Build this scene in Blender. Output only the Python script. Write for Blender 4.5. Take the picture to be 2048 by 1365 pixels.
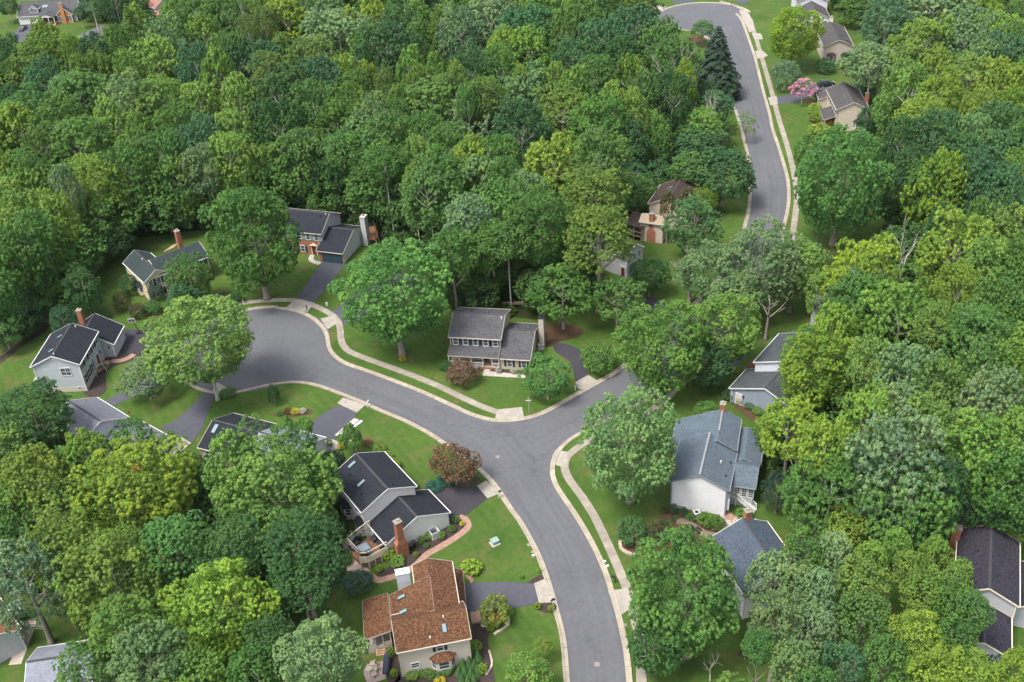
import bpy, bmesh, math, random
import numpy as np
from mathutils import Vector, Matrix

# ------------------------------------------------------------------ scene, camera, light
for o in list(bpy.data.objects): bpy.data.objects.remove(o)
S = bpy.context.scene
COL = S.collection
R = math.radians
S.render.engine = 'CYCLES'

FPX, PITCH, ROLL, CAMH = 2113.0, 33.7, -3.7, 107.0      # focal length in px of a 2048 px wide frame
cam_d = bpy.data.cameras.new('camera'); cam = bpy.data.objects.new('camera', cam_d); COL.objects.link(cam)
cam_d.sensor_width = 36.0; cam_d.lens = 36.0*FPX/2048.0
cam_d.clip_start = 1.0; cam_d.clip_end = 6000.0
CROT = Matrix.Rotation(R(90-PITCH), 3, 'X') @ Matrix.Rotation(R(ROLL), 3, 'Z')
cam.matrix_world = Matrix.Translation((0, 0, CAMH)) @ CROT.to_4x4()
S.camera = cam

W = bpy.data.worlds.new('World'); S.world = W; W.use_nodes = True
wn = W.node_tree; wn.nodes.clear()
sky = wn.nodes.new('ShaderNodeTexSky'); sky.sky_type = 'NISHITA'; sky.sun_disc = False
SUN_EL, SUN_AZ = 62.0, 235.0          # azimuth clockwise from +Y
sky.sun_elevation = R(SUN_EL); sky.sun_rotation = R(SUN_AZ)
sky.air_density = 1.0; sky.dust_density = 4.0; sky.ozone_density = 1.0
bg = wn.nodes.new('ShaderNodeBackground'); bg.inputs[1].default_value = 0.125
wo = wn.nodes.new('ShaderNodeOutputWorld')
hs = wn.nodes.new('ShaderNodeHueSaturation'); hs.inputs['Saturation'].default_value = 0.5
wn.links.new(sky.outputs[0], hs.inputs['Color']); wn.links.new(hs.outputs[0], bg.inputs[0]); wn.links.new(bg.outputs[0], wo.inputs[0])
sun_d = bpy.data.lights.new('sun', 'SUN'); sun_d.energy = 1.5; sun_d.angle = R(16); sun_d.color = (1.0, 0.965, 0.91)
sun = bpy.data.objects.new('sun', sun_d); COL.objects.link(sun)
sv_ = Vector((math.sin(R(SUN_AZ))*math.cos(R(SUN_EL)), math.cos(R(SUN_AZ))*math.cos(R(SUN_EL)), math.sin(R(SUN_EL))))
sun.rotation_euler = sv_.to_track_quat('Z', 'Y').to_euler(); sun.location = (0, 0, 160)
S.view_settings.view_transform = 'Standard'; S.view_settings.look = 'None'
S.view_settings.exposure = 1.55; S.view_settings.gamma = 1.0
S.cycles.max_bounces = 6; S.cycles.diffuse_bounces = 3; S.cycles.glossy_bounces = 2
S.cycles.transmission_bounces = 3; S.cycles.transparent_max_bounces = 4
S.cycles.caustics_reflective = False; S.cycles.caustics_refractive = False

# ------------------------------------------------------------------ survey helpers
def at(px, py, z=0.0):
    """point of the place at height z that the survey photo shows at (px, py)"""
    d = CROT @ Vector(((px-1024)/FPX, -(py-682.5)/FPX, -1.0))
    t = (z-CAMH)/d.z
    return Vector((d.x*t, d.y*t, z))
def pscale(p):
    c = CROT.transposed() @ (p-Vector((0, 0, CAMH)))
    return FPX/(-c.z)
def pix(p):
    c = CROT.transposed() @ (Vector(p)-Vector((0, 0, CAMH)))
    return (1024+FPX*c.x/-c.z, 682.5-FPX*c.y/-c.z)
def smooth(pts, n=5, closed=False):
    """Catmull-Rom through 2-D points"""
    P_ = [Vector((p[0], p[1])) for p in pts]; out = []; N = len(P_)
    rng = range(N if closed else N-1)
    for i in rng:
        if closed: a, b, c, d = P_[(i-1) % N], P_[i], P_[(i+1) % N], P_[(i+2) % N]
        else: a, b, c, d = P_[max(i-1, 0)], P_[i], P_[i+1], P_[min(i+2, N-1)]
        for k in range(n):
            t = k/n
            out.append(0.5*((2*b)+(c-a)*t+(2*a-5*b+4*c-d)*t*t+(3*b-a-3*c+d)*t**3))
    if not closed: out.append(P_[-1])
    return out
def gp(pts, z=0.0): return [at(x, y, z).to_2d() for x, y in pts]

# ------------------------------------------------------------------ materials
class N:
    def __init__(s, name):
        s.m = bpy.data.materials.new(name); s.m.use_nodes = True; s.t = s.m.node_tree; s.t.nodes.clear()
        s.out = s.t.nodes.new('ShaderNodeOutputMaterial')
    def n(s, kind, **kw):
        nd = s.t.nodes.new('ShaderNode'+kind)
        for k, v in kw.items():
            if k.startswith('i_'): 
                key = k[2:]; key = int(key) if key.isdigit() else key.replace('_', ' ')
                nd.inputs[key].default_value = v
            else: setattr(nd, k, v)
        return nd
    def l(s, a, b): s.t.links.new(a, b)
    def ramp(s, fac, stops):
        r = s.n('ValToRGB'); e = r.color_ramp.elements
        while len(e) < len(stops): e.new(0.5)
        for el, (p, c) in zip(e, stops): el.position = p; el.color = (*c, 1)
        s.l(fac, r.inputs[0]); return r.outputs[0]
    def noise(s, scale, detail=3, rough=0.6, vec=None, w=0.0):
        nd = s.n('TexNoise'); nd.inputs['Scale'].default_value = scale
        nd.inputs['Detail'].default_value = detail; nd.inputs['Roughness'].default_value = rough
        if vec is not None: s.l(vec, nd.inputs['Vector'])
        return nd.outputs['Fac']
    def pos(s):
        return s.n('NewGeometry').outputs['Position']
    def math(s, op, a, b=None):
        nd = s.n('Math', operation=op)
        for i, v in enumerate((a, b)):
            if v is None: continue
            if isinstance(v, (int, float)): nd.inputs[i].default_value = v
            else: s.l(v, nd.inputs[i])
        return nd.outputs[0]
    def mix(s, fac, a, b, mode='MIX'):
        nd = s.n('MixRGB', blend_type=mode)
        for i, v in ((0, fac), (1, a), (2, b)):
            if isinstance(v, (int, float)): nd.inputs[i].default_value = v
            elif isinstance(v, tuple): nd.inputs[i].default_value = (*v, 1) if len(v) == 3 else v
            else: s.l(v, nd.inputs[i])
        return nd.outputs[0]
    def bsdf(s, col, rough=0.8, spec=0.3, bump=None, bstr=0.3, metal=0.0, bdist=0.05):
        b = s.n('BsdfPrincipled')
        if isinstance(col, tuple): b.inputs['Base Color'].default_value = (*col, 1)
        else: s.l(col, b.inputs['Base Color'])
        if isinstance(rough, (int, float)): b.inputs['Roughness'].default_value = rough
        else: s.l(rough, b.inputs['Roughness'])
        b.inputs['Specular IOR Level'].default_value = spec; b.inputs['Metallic'].default_value = metal
        if bump is not None:
            bp = s.n('Bump'); bp.inputs['Strength'].default_value = bstr; bp.inputs['Distance'].default_value = bdist
            s.l(bump, bp.inputs['Height']); s.l(bp.outputs[0], b.inputs['Normal'])
        s.l(b.outputs[0], s.out.inputs[0]); return s.m

def m_plain(name, col, rough=0.7, spec=0.3, metal=0.0, var=0.12, scale=3.0):
    n = N(name); f = n.noise(scale, 4, 0.65, n.pos())
    c = n.ramp(f, [(0.3, tuple(x*(1-var) for x in col)), (0.7, tuple(min(1, x*(1+var)) for x in col))])
    return n.bsdf(c, rough, spec, metal=metal)

def m_grass(name, a, b, dry, dryamt=0.62):
    n = N(name); p = n.pos()
    f1 = n.noise(0.09, 5, 0.6, p); f2 = n.noise(1.1, 5, 0.7, p); f3 = n.noise(9.0, 3, 0.7, p); f4 = n.noise(0.25, 6, 0.65, p)
    c = n.ramp(f1, [(0.35, a), (0.65, b)])
    sx = n.n('SeparateXYZ'); n.l(p, sx.inputs[0])
    ln = n.math('SINE', n.math('ADD', n.math('MULTIPLY', n.math('ADD', sx.outputs[0], n.math('MULTIPLY', sx.outputs[1], 0.55)), 3.2), n.math('MULTIPLY', f1, 9.0)))
    c = n.mix(n.math('MULTIPLY', n.math('GREATER_THAN', ln, 0.0), n.ramp(n.noise(0.04, 1, 0.5, p), [(0.45, (0, 0, 0)), (0.6, (0.16,)*3)])), c, tuple(x*1.5 for x in b))
    c = n.mix(n.ramp(f4, [(dryamt-0.06, (0, 0, 0)), (dryamt+0.12, (0.75,)*3)]), c, dry)
    c = n.mix(0.55, c, n.ramp(f2, [(0.25, (0.55, 0.6, 0.5)), (0.75, (1.4, 1.35, 1.4))]), 'MULTIPLY')
    c = n.mix(0.7, c, n.ramp(f3, [(0.25, (0.5, 0.5, 0.5)), (0.8, (1.6, 1.5, 1.5))]), 'MULTIPLY')
    return n.bsdf(c, 0.95, 0.1, f3, 0.5, bdist=0.1)

def m_floor(name):
    n = N(name); p = n.pos()
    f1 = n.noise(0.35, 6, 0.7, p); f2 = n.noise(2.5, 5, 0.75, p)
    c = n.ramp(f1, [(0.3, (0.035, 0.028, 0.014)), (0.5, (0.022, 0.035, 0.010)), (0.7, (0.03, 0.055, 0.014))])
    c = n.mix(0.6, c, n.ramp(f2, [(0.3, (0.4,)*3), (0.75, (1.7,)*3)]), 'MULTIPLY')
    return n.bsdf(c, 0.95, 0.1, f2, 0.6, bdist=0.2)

def m_asphalt(name, col, var=0.10, streak=0.0):
    n = N(name); p = n.pos()
    f1 = n.noise(0.12, 5, 0.6, p); f2 = n.noise(1.3, 6, 0.7, p); f3 = n.noise(18, 2, 0.7, p)
    c = n.ramp(f1, [(0.3, tuple(x*(1-var) for x in col)), (0.7, tuple(x*(1+var) for x in col))])
    c = n.mix(0.42, c, n.ramp(f2, [(0.3, (0.75,)*3), (0.7, (1.25,)*3)]), 'MULTIPLY')
    c = n.mix(0.3, c, n.ramp(f3, [(0.3, (0.7,)*3), (0.7, (1.3,)*3)]), 'MULTIPLY')
    if streak:
        pt = n.noise(0.35, 2, 0.4, p); c = n.mix(n.ramp(pt, [(0.66, (0, 0, 0)), (0.70, (0.35,)*3)]), c, tuple(x*0.72 for x in col))
        vo = n.n('TexVoronoi', feature='DISTANCE_TO_EDGE'); vo.inputs['Scale'].default_value = 0.16
        wv = n.n('VectorMath', operation='ADD'); nz = n.n('TexNoise'); nz.inputs['Scale'].default_value = 0.5; n.l(p, nz.inputs['Vector'])
        sc_ = n.n('VectorMath', operation='SCALE'); sc_.inputs['Scale'].default_value = 3.0; n.l(nz.outputs['Color'], sc_.inputs[0]); n.l(p, wv.inputs[0]); n.l(sc_.outputs[0], wv.inputs[1]); n.l(wv.outputs[0], vo.inputs['Vector'])
        ck = n.math('MULTIPLY', n.math('LESS_THAN', vo.outputs['Distance'], 0.012), n.ramp(n.noise(0.05, 2, 0.5, p), [(0.48, (0, 0, 0)), (0.65, (0.3,)*3)]))
        c = n.mix(ck, c, tuple(x*0.45 for x in col))
        uv = n.n('UVMap').outputs[0]
        sx = n.n('SeparateXYZ'); n.l(uv, sx.inputs[0])
        # u = metres along, v = 0..1 across: wheel paths and a paving seam, worn by traffic
        cv = n.n('CombineXYZ'); n.l(n.math('MULTIPLY', sx.outputs[0], 0.03), cv.inputs[0]); n.l(n.math('MULTIPLY', sx.outputs[1], 9.0), cv.inputs[1])
        st = n.noise(1.0, 3, 0.6, cv.outputs[0])
        c = n.mix(streak, c, n.ramp(st, [(0.3, (0.78,)*3), (0.7, (1.2,)*3)]), 'MULTIPLY')
        wob = n.math('ADD', sx.outputs[1], n.math('MULTIPLY', n.math('SUBTRACT', n.noise(0.08, 2, 0.5, p), 0.5), 0.10))
        seam = n.math('LESS_THAN', n.math('ABSOLUTE', n.math('SUBTRACT', wob, 0.5)), 0.006)
        c = n.mix(n.math('MULTIPLY', seam, 0.15), c, (0.06, 0.06, 0.065))
    return n.bsdf(c, 0.9, 0.25, f3, 0.3, bdist=0.01)

def m_concrete(name, col, panel=1.5):
    n = N(name); p = n.pos(); f1 = n.noise(0.8, 6, 0.7, p); f2 = n.noise(7, 4, 0.7, p)
    c = n.ramp(f1, [(0.28, tuple(x*0.66 for x in col)), (0.72, tuple(x*1.12 for x in col))])
    c = n.mix(0.5, c, n.ramp(f2, [(0.3, (0.8,)*3), (0.7, (1.15,)*3)]), 'MULTIPLY')
    uv = n.n('UVMap').outputs[0]; sx = n.n('SeparateXYZ'); n.l(uv, sx.inputs[0])
    s_ = n.math('DIVIDE', sx.outputs[0], panel)
    wn_ = n.n('TexWhiteNoise', noise_dimensions='1D'); n.l(n.math('FLOOR', s_), wn_.inputs['W'])
    c = n.mix(0.8, c, n.ramp(wn_.outputs[0], [(0.0, (0.86,)*3), (0.85, (1.03,)*3), (1.0, (1.22,)*3)]), 'MULTIPLY')
    jt = n.math('LESS_THAN', n.math('FRACT', s_), 0.045)
    c = n.mix(n.math('MULTIPLY', jt, 0.35), c, (0.10, 0.09, 0.075))
    return n.bsdf(c, 0.85, 0.2)

def m_shingle(name, c1, c2, c3=None, spk=9.0, amt=0.8):
    n = N(name); p = n.pos()
    big = n.noise(0.5, 4, 0.6, p)
    mp = n.n('Mapping'); mp.inputs['Scale'].default_value = (1, 1, 2.2); n.l(p, mp.inputs[0])
    v = n.n('TexVoronoi'); v.inputs['Scale'].default_value = spk*0.55; n.l(mp.outputs[0], v.inputs['Vector'])
    sp = n.n('SeparateColor'); n.l(v.outputs['Color'], sp.inputs[0])
    f = n.noise(spk*1.6, 3, 0.7, p)
    stops = [(0.1, c1), (0.75, c2)] if c3 is None else [(0.05, c1), (0.5, c2), (0.95, c3)]
    c = n.ramp(sp.outputs[0], stops)
    c = n.mix(amt, n.mix(0.5, c1, c2), c)
    c = n.mix(0.5, c, n.ramp(big, [(0.3, (0.82,)*3), (0.7, (1.18,)*3)]), 'MULTIPLY')
    c = n.mix(0.5, c, n.ramp(f, [(0.3, (0.7,)*3), (0.7, (1.3,)*3)]), 'MULTIPLY')
    sz = n.n('SeparateXYZ'); n.l(p, sz.inputs[0])
    row = n.math('LESS_THAN', n.math('FRACT', n.math('MULTIPLY', sz.outputs[2], 10.0)), 0.22)
    c = n.mix(n.math('MULTIPLY', row, 0.30), c, n.mix(1.0, c, (0.45, 0.45, 0.45), 'MULTIPLY'))
    return n.bsdf(c, 0.9, 0.2, f, 0.4, bdist=0.03)

def m_siding(name, col):
    n = N(name); p = n.pos(); sz = n.n('SeparateXYZ'); n.l(p, sz.inputs[0])
    fr = n.math('FRACT', n.math('MULTIPLY', sz.outputs[2], 5.0))
    line = n.math('LESS_THAN', fr, 0.14)
    f = n.noise(0.9, 5, 0.7, p)
    mp = n.n('Mapping'); mp.inputs['Scale'].default_value = (0.4, 0.4, 5.0); n.l(p, mp.inputs[0]); f2 = n.noise(1.0, 3, 0.6, mp.outputs[0])
    c = n.ramp(f, [(0.3, tuple(x*0.93 for x in col)), (0.7, tuple(min(0.9, x*1.05) for x in col))])
    c = n.mix(0.6, c, n.ramp(f2, [(0.3, (0.90,)*3), (0.7, (1.06,)*3)]), 'MULTIPLY')
    c = n.mix(n.math('MULTIPLY', line, 0.28), c, tuple(x*0.35 for x in col))
    return n.bsdf(c, 0.55, 0.3, fr, 0.4, bdist=0.02)

def m_brick(name, c1, c2, mortar, scale=4.5):
    n = N(name); p = n.pos(); sx = n.n('SeparateXYZ'); n.l(p, sx.inputs[0])
    cv = n.n('CombineXYZ'); n.l(n.math('ADD', sx.outputs[0], n.math('MULTIPLY', sx.outputs[1], 0.8)), cv.inputs[0])
    n.l(n.math('ADD', sx.outputs[2], n.math('MULTIPLY', sx.outputs[1], 0.0)), cv.inputs[1])
    b = n.n('TexBrick'); b.inputs['Scale'].default_value = scale; n.l(cv.outputs[0], b.inputs['Vector'])
    b.inputs['Color1'].default_value = (*c1, 1); b.inputs['Color2'].default_value = (*c2, 1); b.inputs['Mortar'].default_value = (*mortar, 1)
    b.inputs['Mortar Size'].default_value = 0.012
    f = n.noise(2.0, 5, 0.7, p)
    c = n.mix(0.6, b.outputs[0], n.ramp(f, [(0.3, (0.7,)*3), (0.7, (1.3,)*3)]), 'MULTIPLY')
    return n.bsdf(c, 0.85, 0.2)

def m_paver(name, c1, c2, mortar, scale=3.0):
    n = N(name); p = n.pos()
    b = n.n('TexBrick'); b.inputs['Scale'].default_value = scale; n.l(p, b.inputs['Vector'])
    b.inputs['Color1'].default_value = (*c1, 1); b.inputs['Color2'].default_value = (*c2, 1); b.inputs['Mortar'].default_value = (*mortar, 1)
    b.inputs['Mortar Size'].default_value = 0.02
    f = n.noise(1.5, 5, 0.7, p)
    c = n.mix(0.7, b.outputs[0], n.ramp(f, [(0.3, (0.7,)*3), (0.7, (1.3,)*3)]), 'MULTIPLY')
    return n.bsdf(c, 0.9, 0.2)

def m_planks(name, col, ang=0.0, wdt=0.15):
    n = N(name); p = n.pos(); mp = n.n('Mapping'); mp.inputs['Rotation'].default_value = (0, 0, ang); n.l(p, mp.inputs[0])
    sx = n.n('SeparateXYZ'); n.l(mp.outputs[0], sx.inputs[0]); s_ = n.math('DIVIDE', sx.outputs[0], wdt)
    wn_ = n.n('TexWhiteNoise', noise_dimensions='1D'); n.l(n.math('FLOOR', s_), wn_.inputs['W'])
    c = n.mix(1.0, col, n.ramp(wn_.outputs[0], [(0, (0.7,)*3), (1, (1.3,)*3)]), 'MULTIPLY')
    f = n.noise(1.5, 4, 0.7, p); c = n.mix(0.5, c, n.ramp(f, [(0.3, (0.7,)*3), (0.7, (1.3,)*3)]), 'MULTIPLY')
    jt = n.math('LESS_THAN', n.math('FRACT', s_), 0.12); c = n.mix(n.math('MULTIPLY', jt, 0.6), c, (0.02, 0.015, 0.01))
    return n.bsdf(c, 0.8, 0.2)

def m_leaf(name, trans=0.22, rough=0.6, fixed=None, sat=1.0):
    """leaf colour = the object's own colour, varied per spray and per leaf"""
    n = N(name); oi = n.n('ObjectInfo')
    at_ = n.n('Attribute', attribute_name='tint'); at2 = n.n('Attribute', attribute_name='lf')
    base = oi.outputs['Color'] if fixed is None else fixed
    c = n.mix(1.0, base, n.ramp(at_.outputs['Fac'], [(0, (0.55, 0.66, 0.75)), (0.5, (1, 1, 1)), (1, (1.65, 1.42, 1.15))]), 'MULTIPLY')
    c = n.mix(1.0, c, n.ramp(at2.outputs['Fac'], [(0, (0.78, 0.82, 0.78)), (1, (1.22, 1.18, 1.14))]), 'MULTIPLY')
    b = n.n('BsdfPrincipled'); n.l(c, b.inputs['Base Color']); b.inputs['Roughness'].default_value = rough
    b.inputs['Specular IOR Level'].default_value = 0.2
    tr = n.n('BsdfTranslucent'); n.l(n.mix(1.0, c, (1.25, 1.3, 0.6), 'MULTIPLY'), tr.inputs[0])
    mx = n.n('MixShader'); mx.inputs[0].default_value = trans
    n.l(b.outputs[0], mx.inputs[1]); n.l(tr.outputs[0], mx.inputs[2]); n.l(mx.outputs[0], n.out.inputs[0])
    return n.m

M = {}
M['grass'] = m_grass('lawn_grass', (0.036, 0.078, 0.014), (0.058, 0.106, 0.020), (0.105, 0.094, 0.038), 0.57)
M['verge'] = m_grass('verge_grass', (0.036, 0.082, 0.014), (0.052, 0.106, 0.018), (0.115, 0.100, 0.04), 0.60)
M['floor'] = m_floor('forest_floor')
M['asphalt'] = m_asphalt('street_asphalt', (0.090, 0.092, 0.100), 0.08, 0.5)
M['drive'] = m_asphalt('drive_asphalt', (0.062, 0.064, 0.078), 0.16)
M['drive_dark'] = m_asphalt('fresh_asphalt', (0.036, 0.034, 0.042), 0.18)
M['conc'] = m_concrete('kerb_concrete', (0.33, 0.29, 0.225), 3.0)
M['walk'] = m_concrete('walk_concrete', (0.275, 0.245, 0.20), 1.5)
M['apron'] = m_concrete('apron_concrete', (0.42, 0.385, 0.33), 2.2)
M['mulch'] = m_plain('mulch', (0.045, 0.034, 0.03), 0.95, 0.1, var=0.5, scale=5)
M['mulch_red'] = m_plain('red_mulch', (0.070, 0.042, 0.026), 0.95, 0.1, var=0.45, scale=4)
M['stone'] = m_plain('flagstone', (0.33, 0.30, 0.27), 0.9, 0.15, var=0.3, scale=2)
M['paver'] = m_paver('brick_pavers', (0.26, 0.15, 0.11), (0.33, 0.21, 0.16), (0.15, 0.11, 0.09))
M['paver_pale'] = m_paver('pale_pavers', (0.36, 0.29, 0.25), (0.28, 0.2, 0.18), (0.18, 0.15, 0.13))
M['deck'] = m_planks('deck_boards', (0.15, 0.075, 0.045), 0.6)
M['deck_tan'] = m_planks('tan_boards', (0.32, 0.22, 0.14), 0.2)
M['white'] = m_plain('white_trim', (0.56, 0.56, 0.55), 0.5, var=0.05)
M['slate_trim'] = m_plain('slate_trim', (0.17, 0.19, 0.21), 0.6, var=0.08)
M['cream_trim'] = m_plain('cream_trim', (0.62, 0.55, 0.42), 0.5, var=0.05)
M['tan_trim'] = m_plain('tan_trim', (0.40, 0.35, 0.30), 0.6, var=0.08)
M['black'] = m_plain('black_paint', (0.018, 0.018, 0.02), 0.5, var=0.2)
M['shut'] = m_plain('dark_shutter', (0.03, 0.033, 0.04), 0.6, var=0.2)
M['shut_green'] = m_plain('green_shutter', (0.018, 0.04, 0.035), 0.6, var=0.2)
M['door_red'] = m_plain('red_door', (0.13, 0.02, 0.018), 0.5)
M['navy'] = m_plain('navy_door', (0.035, 0.06, 0.085), 0.5)
M['metal'] = m_plain('galvanised', (0.55, 0.56, 0.58), 0.35, 0.5, 0.6, 0.1)
M['bark'] = m_plain('bark', (0.22, 0.19, 0.155), 0.95, 0.1, var=0.4, scale=6)
M['bark_dark'] = m_plain('dark_bark', (0.10, 0.085, 0.07), 0.95, 0.1, var=0.4, scale=6)
M['bark_pale'] = m_plain('pale_bark', (0.42, 0.39, 0.34), 0.95, 0.1, var=0.25, scale=6)
M['wood'] = m_plain('weathered_wood', (0.26, 0.20, 0.14), 0.9, 0.15, var=0.35, scale=4)
M['wood_grey'] = m_plain('grey_wood', (0.36, 0.31, 0.26), 0.9, 0.15, var=0.3, scale=4)
M['chim'] = m_brick('chimney_brick', (0.24, 0.085, 0.045), (0.31, 0.12, 0.065), (0.30, 0.2, 0.15))
M['brick'] = m_brick('wall_brick', (0.20, 0.085, 0.045), (0.27, 0.12, 0.07), (0.28, 0.2, 0.15))
M['brick_orange'] = m_brick('orange_brick', (0.36, 0.15, 0.06), (0.45, 0.2, 0.09), (0.4, 0.26, 0.15))
M['blockstone'] = m_brick('stacked_stone', (0.42, 0.34, 0.25), (0.30, 0.24, 0.18), (0.14, 0.11, 0.09), 2.2)
M['glass'] = (lambda n: n.bsdf(n.ramp(n.noise(0.7, 2, 0.5, n.pos()), [(0.3, (0.02, 0.027, 0.03)), (0.7, (0.06, 0.075, 0.08))]), 0.12, 0.6))(N('window_glass'))
M['skyglass'] = (lambda n: n.bsdf((0.16, 0.23, 0.25), 0.15, 0.7))(N('skylight_glass'))
M['found'] = m_plain('foundation', (0.45, 0.40, 0.34), 0.9, var=0.12)
M['leaf'] = m_leaf('leaf'); M['needle'] = m_leaf('needles', 0.1, 0.7)
M['flower'] = m_leaf('flowers', 0.2, 0.8)
M['cover_grey'] = m_plain('grey_cover', (0.10, 0.135, 0.155), 0.6, var=0.2)
M['box_green'] = m_plain('green_steel', (0.25, 0.36, 0.33), 0.4, 0.4, var=0.15)
M['rubber'] = m_plain('rubber', (0.02, 0.02, 0.02), 0.8)
for k, c in dict(car_dark=(0.025, 0.03, 0.035), car_red=(0.42, 0.035, 0.03), car_white=(0.72, 0.73, 0.74), car_navy=(0.02, 0.025, 0.05)).items():
    M[k] = (lambda n, c=c: n.bsdf(c, 0.25, 0.6))(N(k))
RF = dict(
    black=m_shingle('black_shingle', (0.0105, 0.0125, 0.0170), (0.0205, 0.0235, 0.0310)),
    grey=m_shingle('grey_shingle', (0.0425, 0.0425, 0.0460), (0.0800, 0.0800, 0.0850)),
    greybrown=m_shingle('weathered_shingle', (0.0450, 0.0408, 0.0408), (0.0720, 0.0660, 0.0660)),
    blue=m_shingle('blue_grey_shingle', (0.0589, 0.0806, 0.0992), (0.0930, 0.1178, 0.1426)),
    blue2=m_shingle('slate_blue_shingle', (0.0315, 0.0434, 0.0616), (0.0665, 0.0840, 0.1085)),
    green=m_shingle('green_shingle', (0.0165, 0.0270, 0.0285), (0.0338, 0.0465, 0.0465)),
    brown=m_shingle('brown_shingle', (0.0330, 0.0220, 0.0190), (0.0520, 0.0370, 0.0310)),
    orange=m_shingle('cedar_shingle', (0.0372, 0.0161, 0.0087), (0.0961, 0.0409, 0.0198), (0.1798, 0.1023, 0.0527), 13.0, 0.75),
    purple=m_shingle('charcoal_shingle', (0.0144, 0.0136, 0.0192), (0.0384, 0.0360, 0.0480)),
    pale=m_shingle('pale_grey_shingle', (0.0960, 0.1020, 0.1200), (0.1560, 0.1620, 0.1860)),
    ltblue=m_shingle('light_blue_shingle', (0.1364, 0.1488, 0.1798), (0.1922, 0.2046, 0.2356)),
    rose=m_shingle('rose_shingle', (0.2080, 0.0960, 0.0720), (0.2640, 0.1360, 0.1040)))
SD = dict(
    white=m_siding('white_siding', (0.66, 0.66, 0.67)), offwhite=m_siding('off_white_siding', (0.70, 0.68, 0.65)),
    blue=m_siding('blue_siding', (0.40, 0.435, 0.455)), cream=m_siding('cream_siding', (0.62, 0.51, 0.32)),
    tan=m_siding('tan_siding', (0.50, 0.43, 0.34)), beige=m_siding('beige_siding', (0.46, 0.40, 0.34)),
    grey=m_siding('grey_siding', (0.40, 0.41, 0.42)), bluegrey=m_siding('blue_grey_siding', (0.22, 0.26, 0.31)),
    yellow=m_siding('pale_yellow_siding', (0.44, 0.41, 0.28)), lilac=m_siding('pale_siding', (0.56, 0.57, 0.63)))

# ------------------------------------------------------------------ objects helpers
def tag(o, label=None, cat=None, group=None, kind=None):
    if label: o['label'] = label
    if cat: o['category'] = cat
    if group: o['group'] = group
    if kind: o['kind'] = kind
    return o
def empty(name, loc, label, cat, group=None):
    o = bpy.data.objects.new(name, None); COL.objects.link(o); o.location = loc; o.empty_display_size = 0.5
    return tag(o, label, cat, group)
def root_loc(o):
    while o.parent: o = o.parent
    return o.location.copy()
class MB:
    """collects shapes in place coordinates; build() links them as ONE mesh object"""
    def __init__(s): s.v = []; s.f = []; s.mi = []; s.uv = {}
    def add(s, vs, fs, mi=0):
        b = len(s.v); s.v += [tuple(v) for v in vs]; s.f += [tuple(b+i for i in f) for f in fs]; s.mi += [mi]*len(fs)
        return s
    def box(s, c, u, v, w, a, b, h, mi=0):
        """centre c, unit axes u v w, full sizes a b h"""
        c = Vector(c); vs = [c+u*(a/2*i)+v*(b/2*j)+w*(h/2*k) for k in (-1, 1) for j in (-1, 1) for i in (-1, 1)]
        return s.add(vs, [(0, 2, 3, 1), (4, 5, 7, 6), (0, 1, 5, 4), (2, 6, 7, 3), (0, 4, 6, 2), (1, 3, 7, 5)], mi)
    def zbox(s, x, y, z0, ang, a, b, h, mi=0):
        u = Vector((math.cos(ang), math.sin(ang), 0)); v = Vector((-u.y, u.x, 0))
        return s.box((x, y, z0+h/2), u, v, Vector((0, 0, 1)), a, b, h, mi)
    def beam(s, p, q, a, b=None, mi=0):
        p, q = Vector(p), Vector(q); d = q-p; L = d.length
        if L < 1e-6: return s
        d.normalize(); up = Vector((0, 0, 1)) if abs(d.z) < 0.95 else Vector((1, 0, 0))
        v = up.cross(d).normalized(); w = d.cross(v)
        return s.box((p+q)/2, d, v, w, L, a, b or a, mi)
    def tube(s, pts, rad, n=7, mi=0, cap=True):
        pts = [Vector(p) for p in pts]; rings = []
        for i, p in enumerate(pts):
            d = (pts[min(i+1, len(pts)-1)]-pts[max(i-1, 0)]).normalized()
            up = Vector((0, 0, 1)) if abs(d.z) < 0.9 else Vector((1, 0, 0))
            a = up.cross(d).normalized(); b = d.cross(a)
            r = rad[i] if isinstance(rad, (list, tuple)) else rad
            rings.append([p+a*(r*math.cos(2*math.pi*k/n))+b*(r*math.sin(2*math.pi*k/n)) for k in range(n)])
        vs = [v for r_ in rings for v in r_]
        fs = [(i*n+k, i*n+(k+1) % n, (i+1)*n+(k+1) % n, (i+1)*n+k) for i in range(len(pts)-1) for k in range(n)]
        if cap: fs += [tuple(range(n-1, -1, -1)), tuple((len(pts)-1)*n+k for k in range(n))]
        return s.add(vs, fs, mi)
    def prism(s, pts2, z0, z1, mi=0):
        n = len(pts2); area = sum(pts2[i][0]*pts2[(i+1) % n][1]-pts2[(i+1) % n][0]*pts2[i][1] for i in range(n))
        if area < 0: pts2 = list(reversed(pts2))
        vs = [(p[0], p[1], z1) for p in pts2]+[(p[0], p[1], z0) for p in pts2]
        fs = [tuple(range(n))]+[((i+1) % n, i, n+i, n+(i+1) % n) for i in range(n)]
        return s.add(vs, fs, mi)
    def build(s, name, mats, parent=None, shade=False):
        me = bpy.data.meshes.new(name)
        off = root_loc(parent) if parent else Vector((0, 0, 0))
        me.from_pydata([(v[0]-off.x, v[1]-off.y, v[2]-off.z) for v in s.v], [], s.f)
        mats = mats if isinstance(mats, (list, tuple)) else [mats]
        for m in mats: me.materials.append(m)
        if len(mats) > 1: me.polygons.foreach_set('material_index', s.mi)
        if shade: me.polygons.foreach_set('use_smooth', [True]*len(me.polygons))
        me.update()
        o = bpy.data.objects.new(name, me); COL.objects.link(o)
        if parent: o.parent = parent
        return o
Z = Vector((0, 0, 1))
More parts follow.
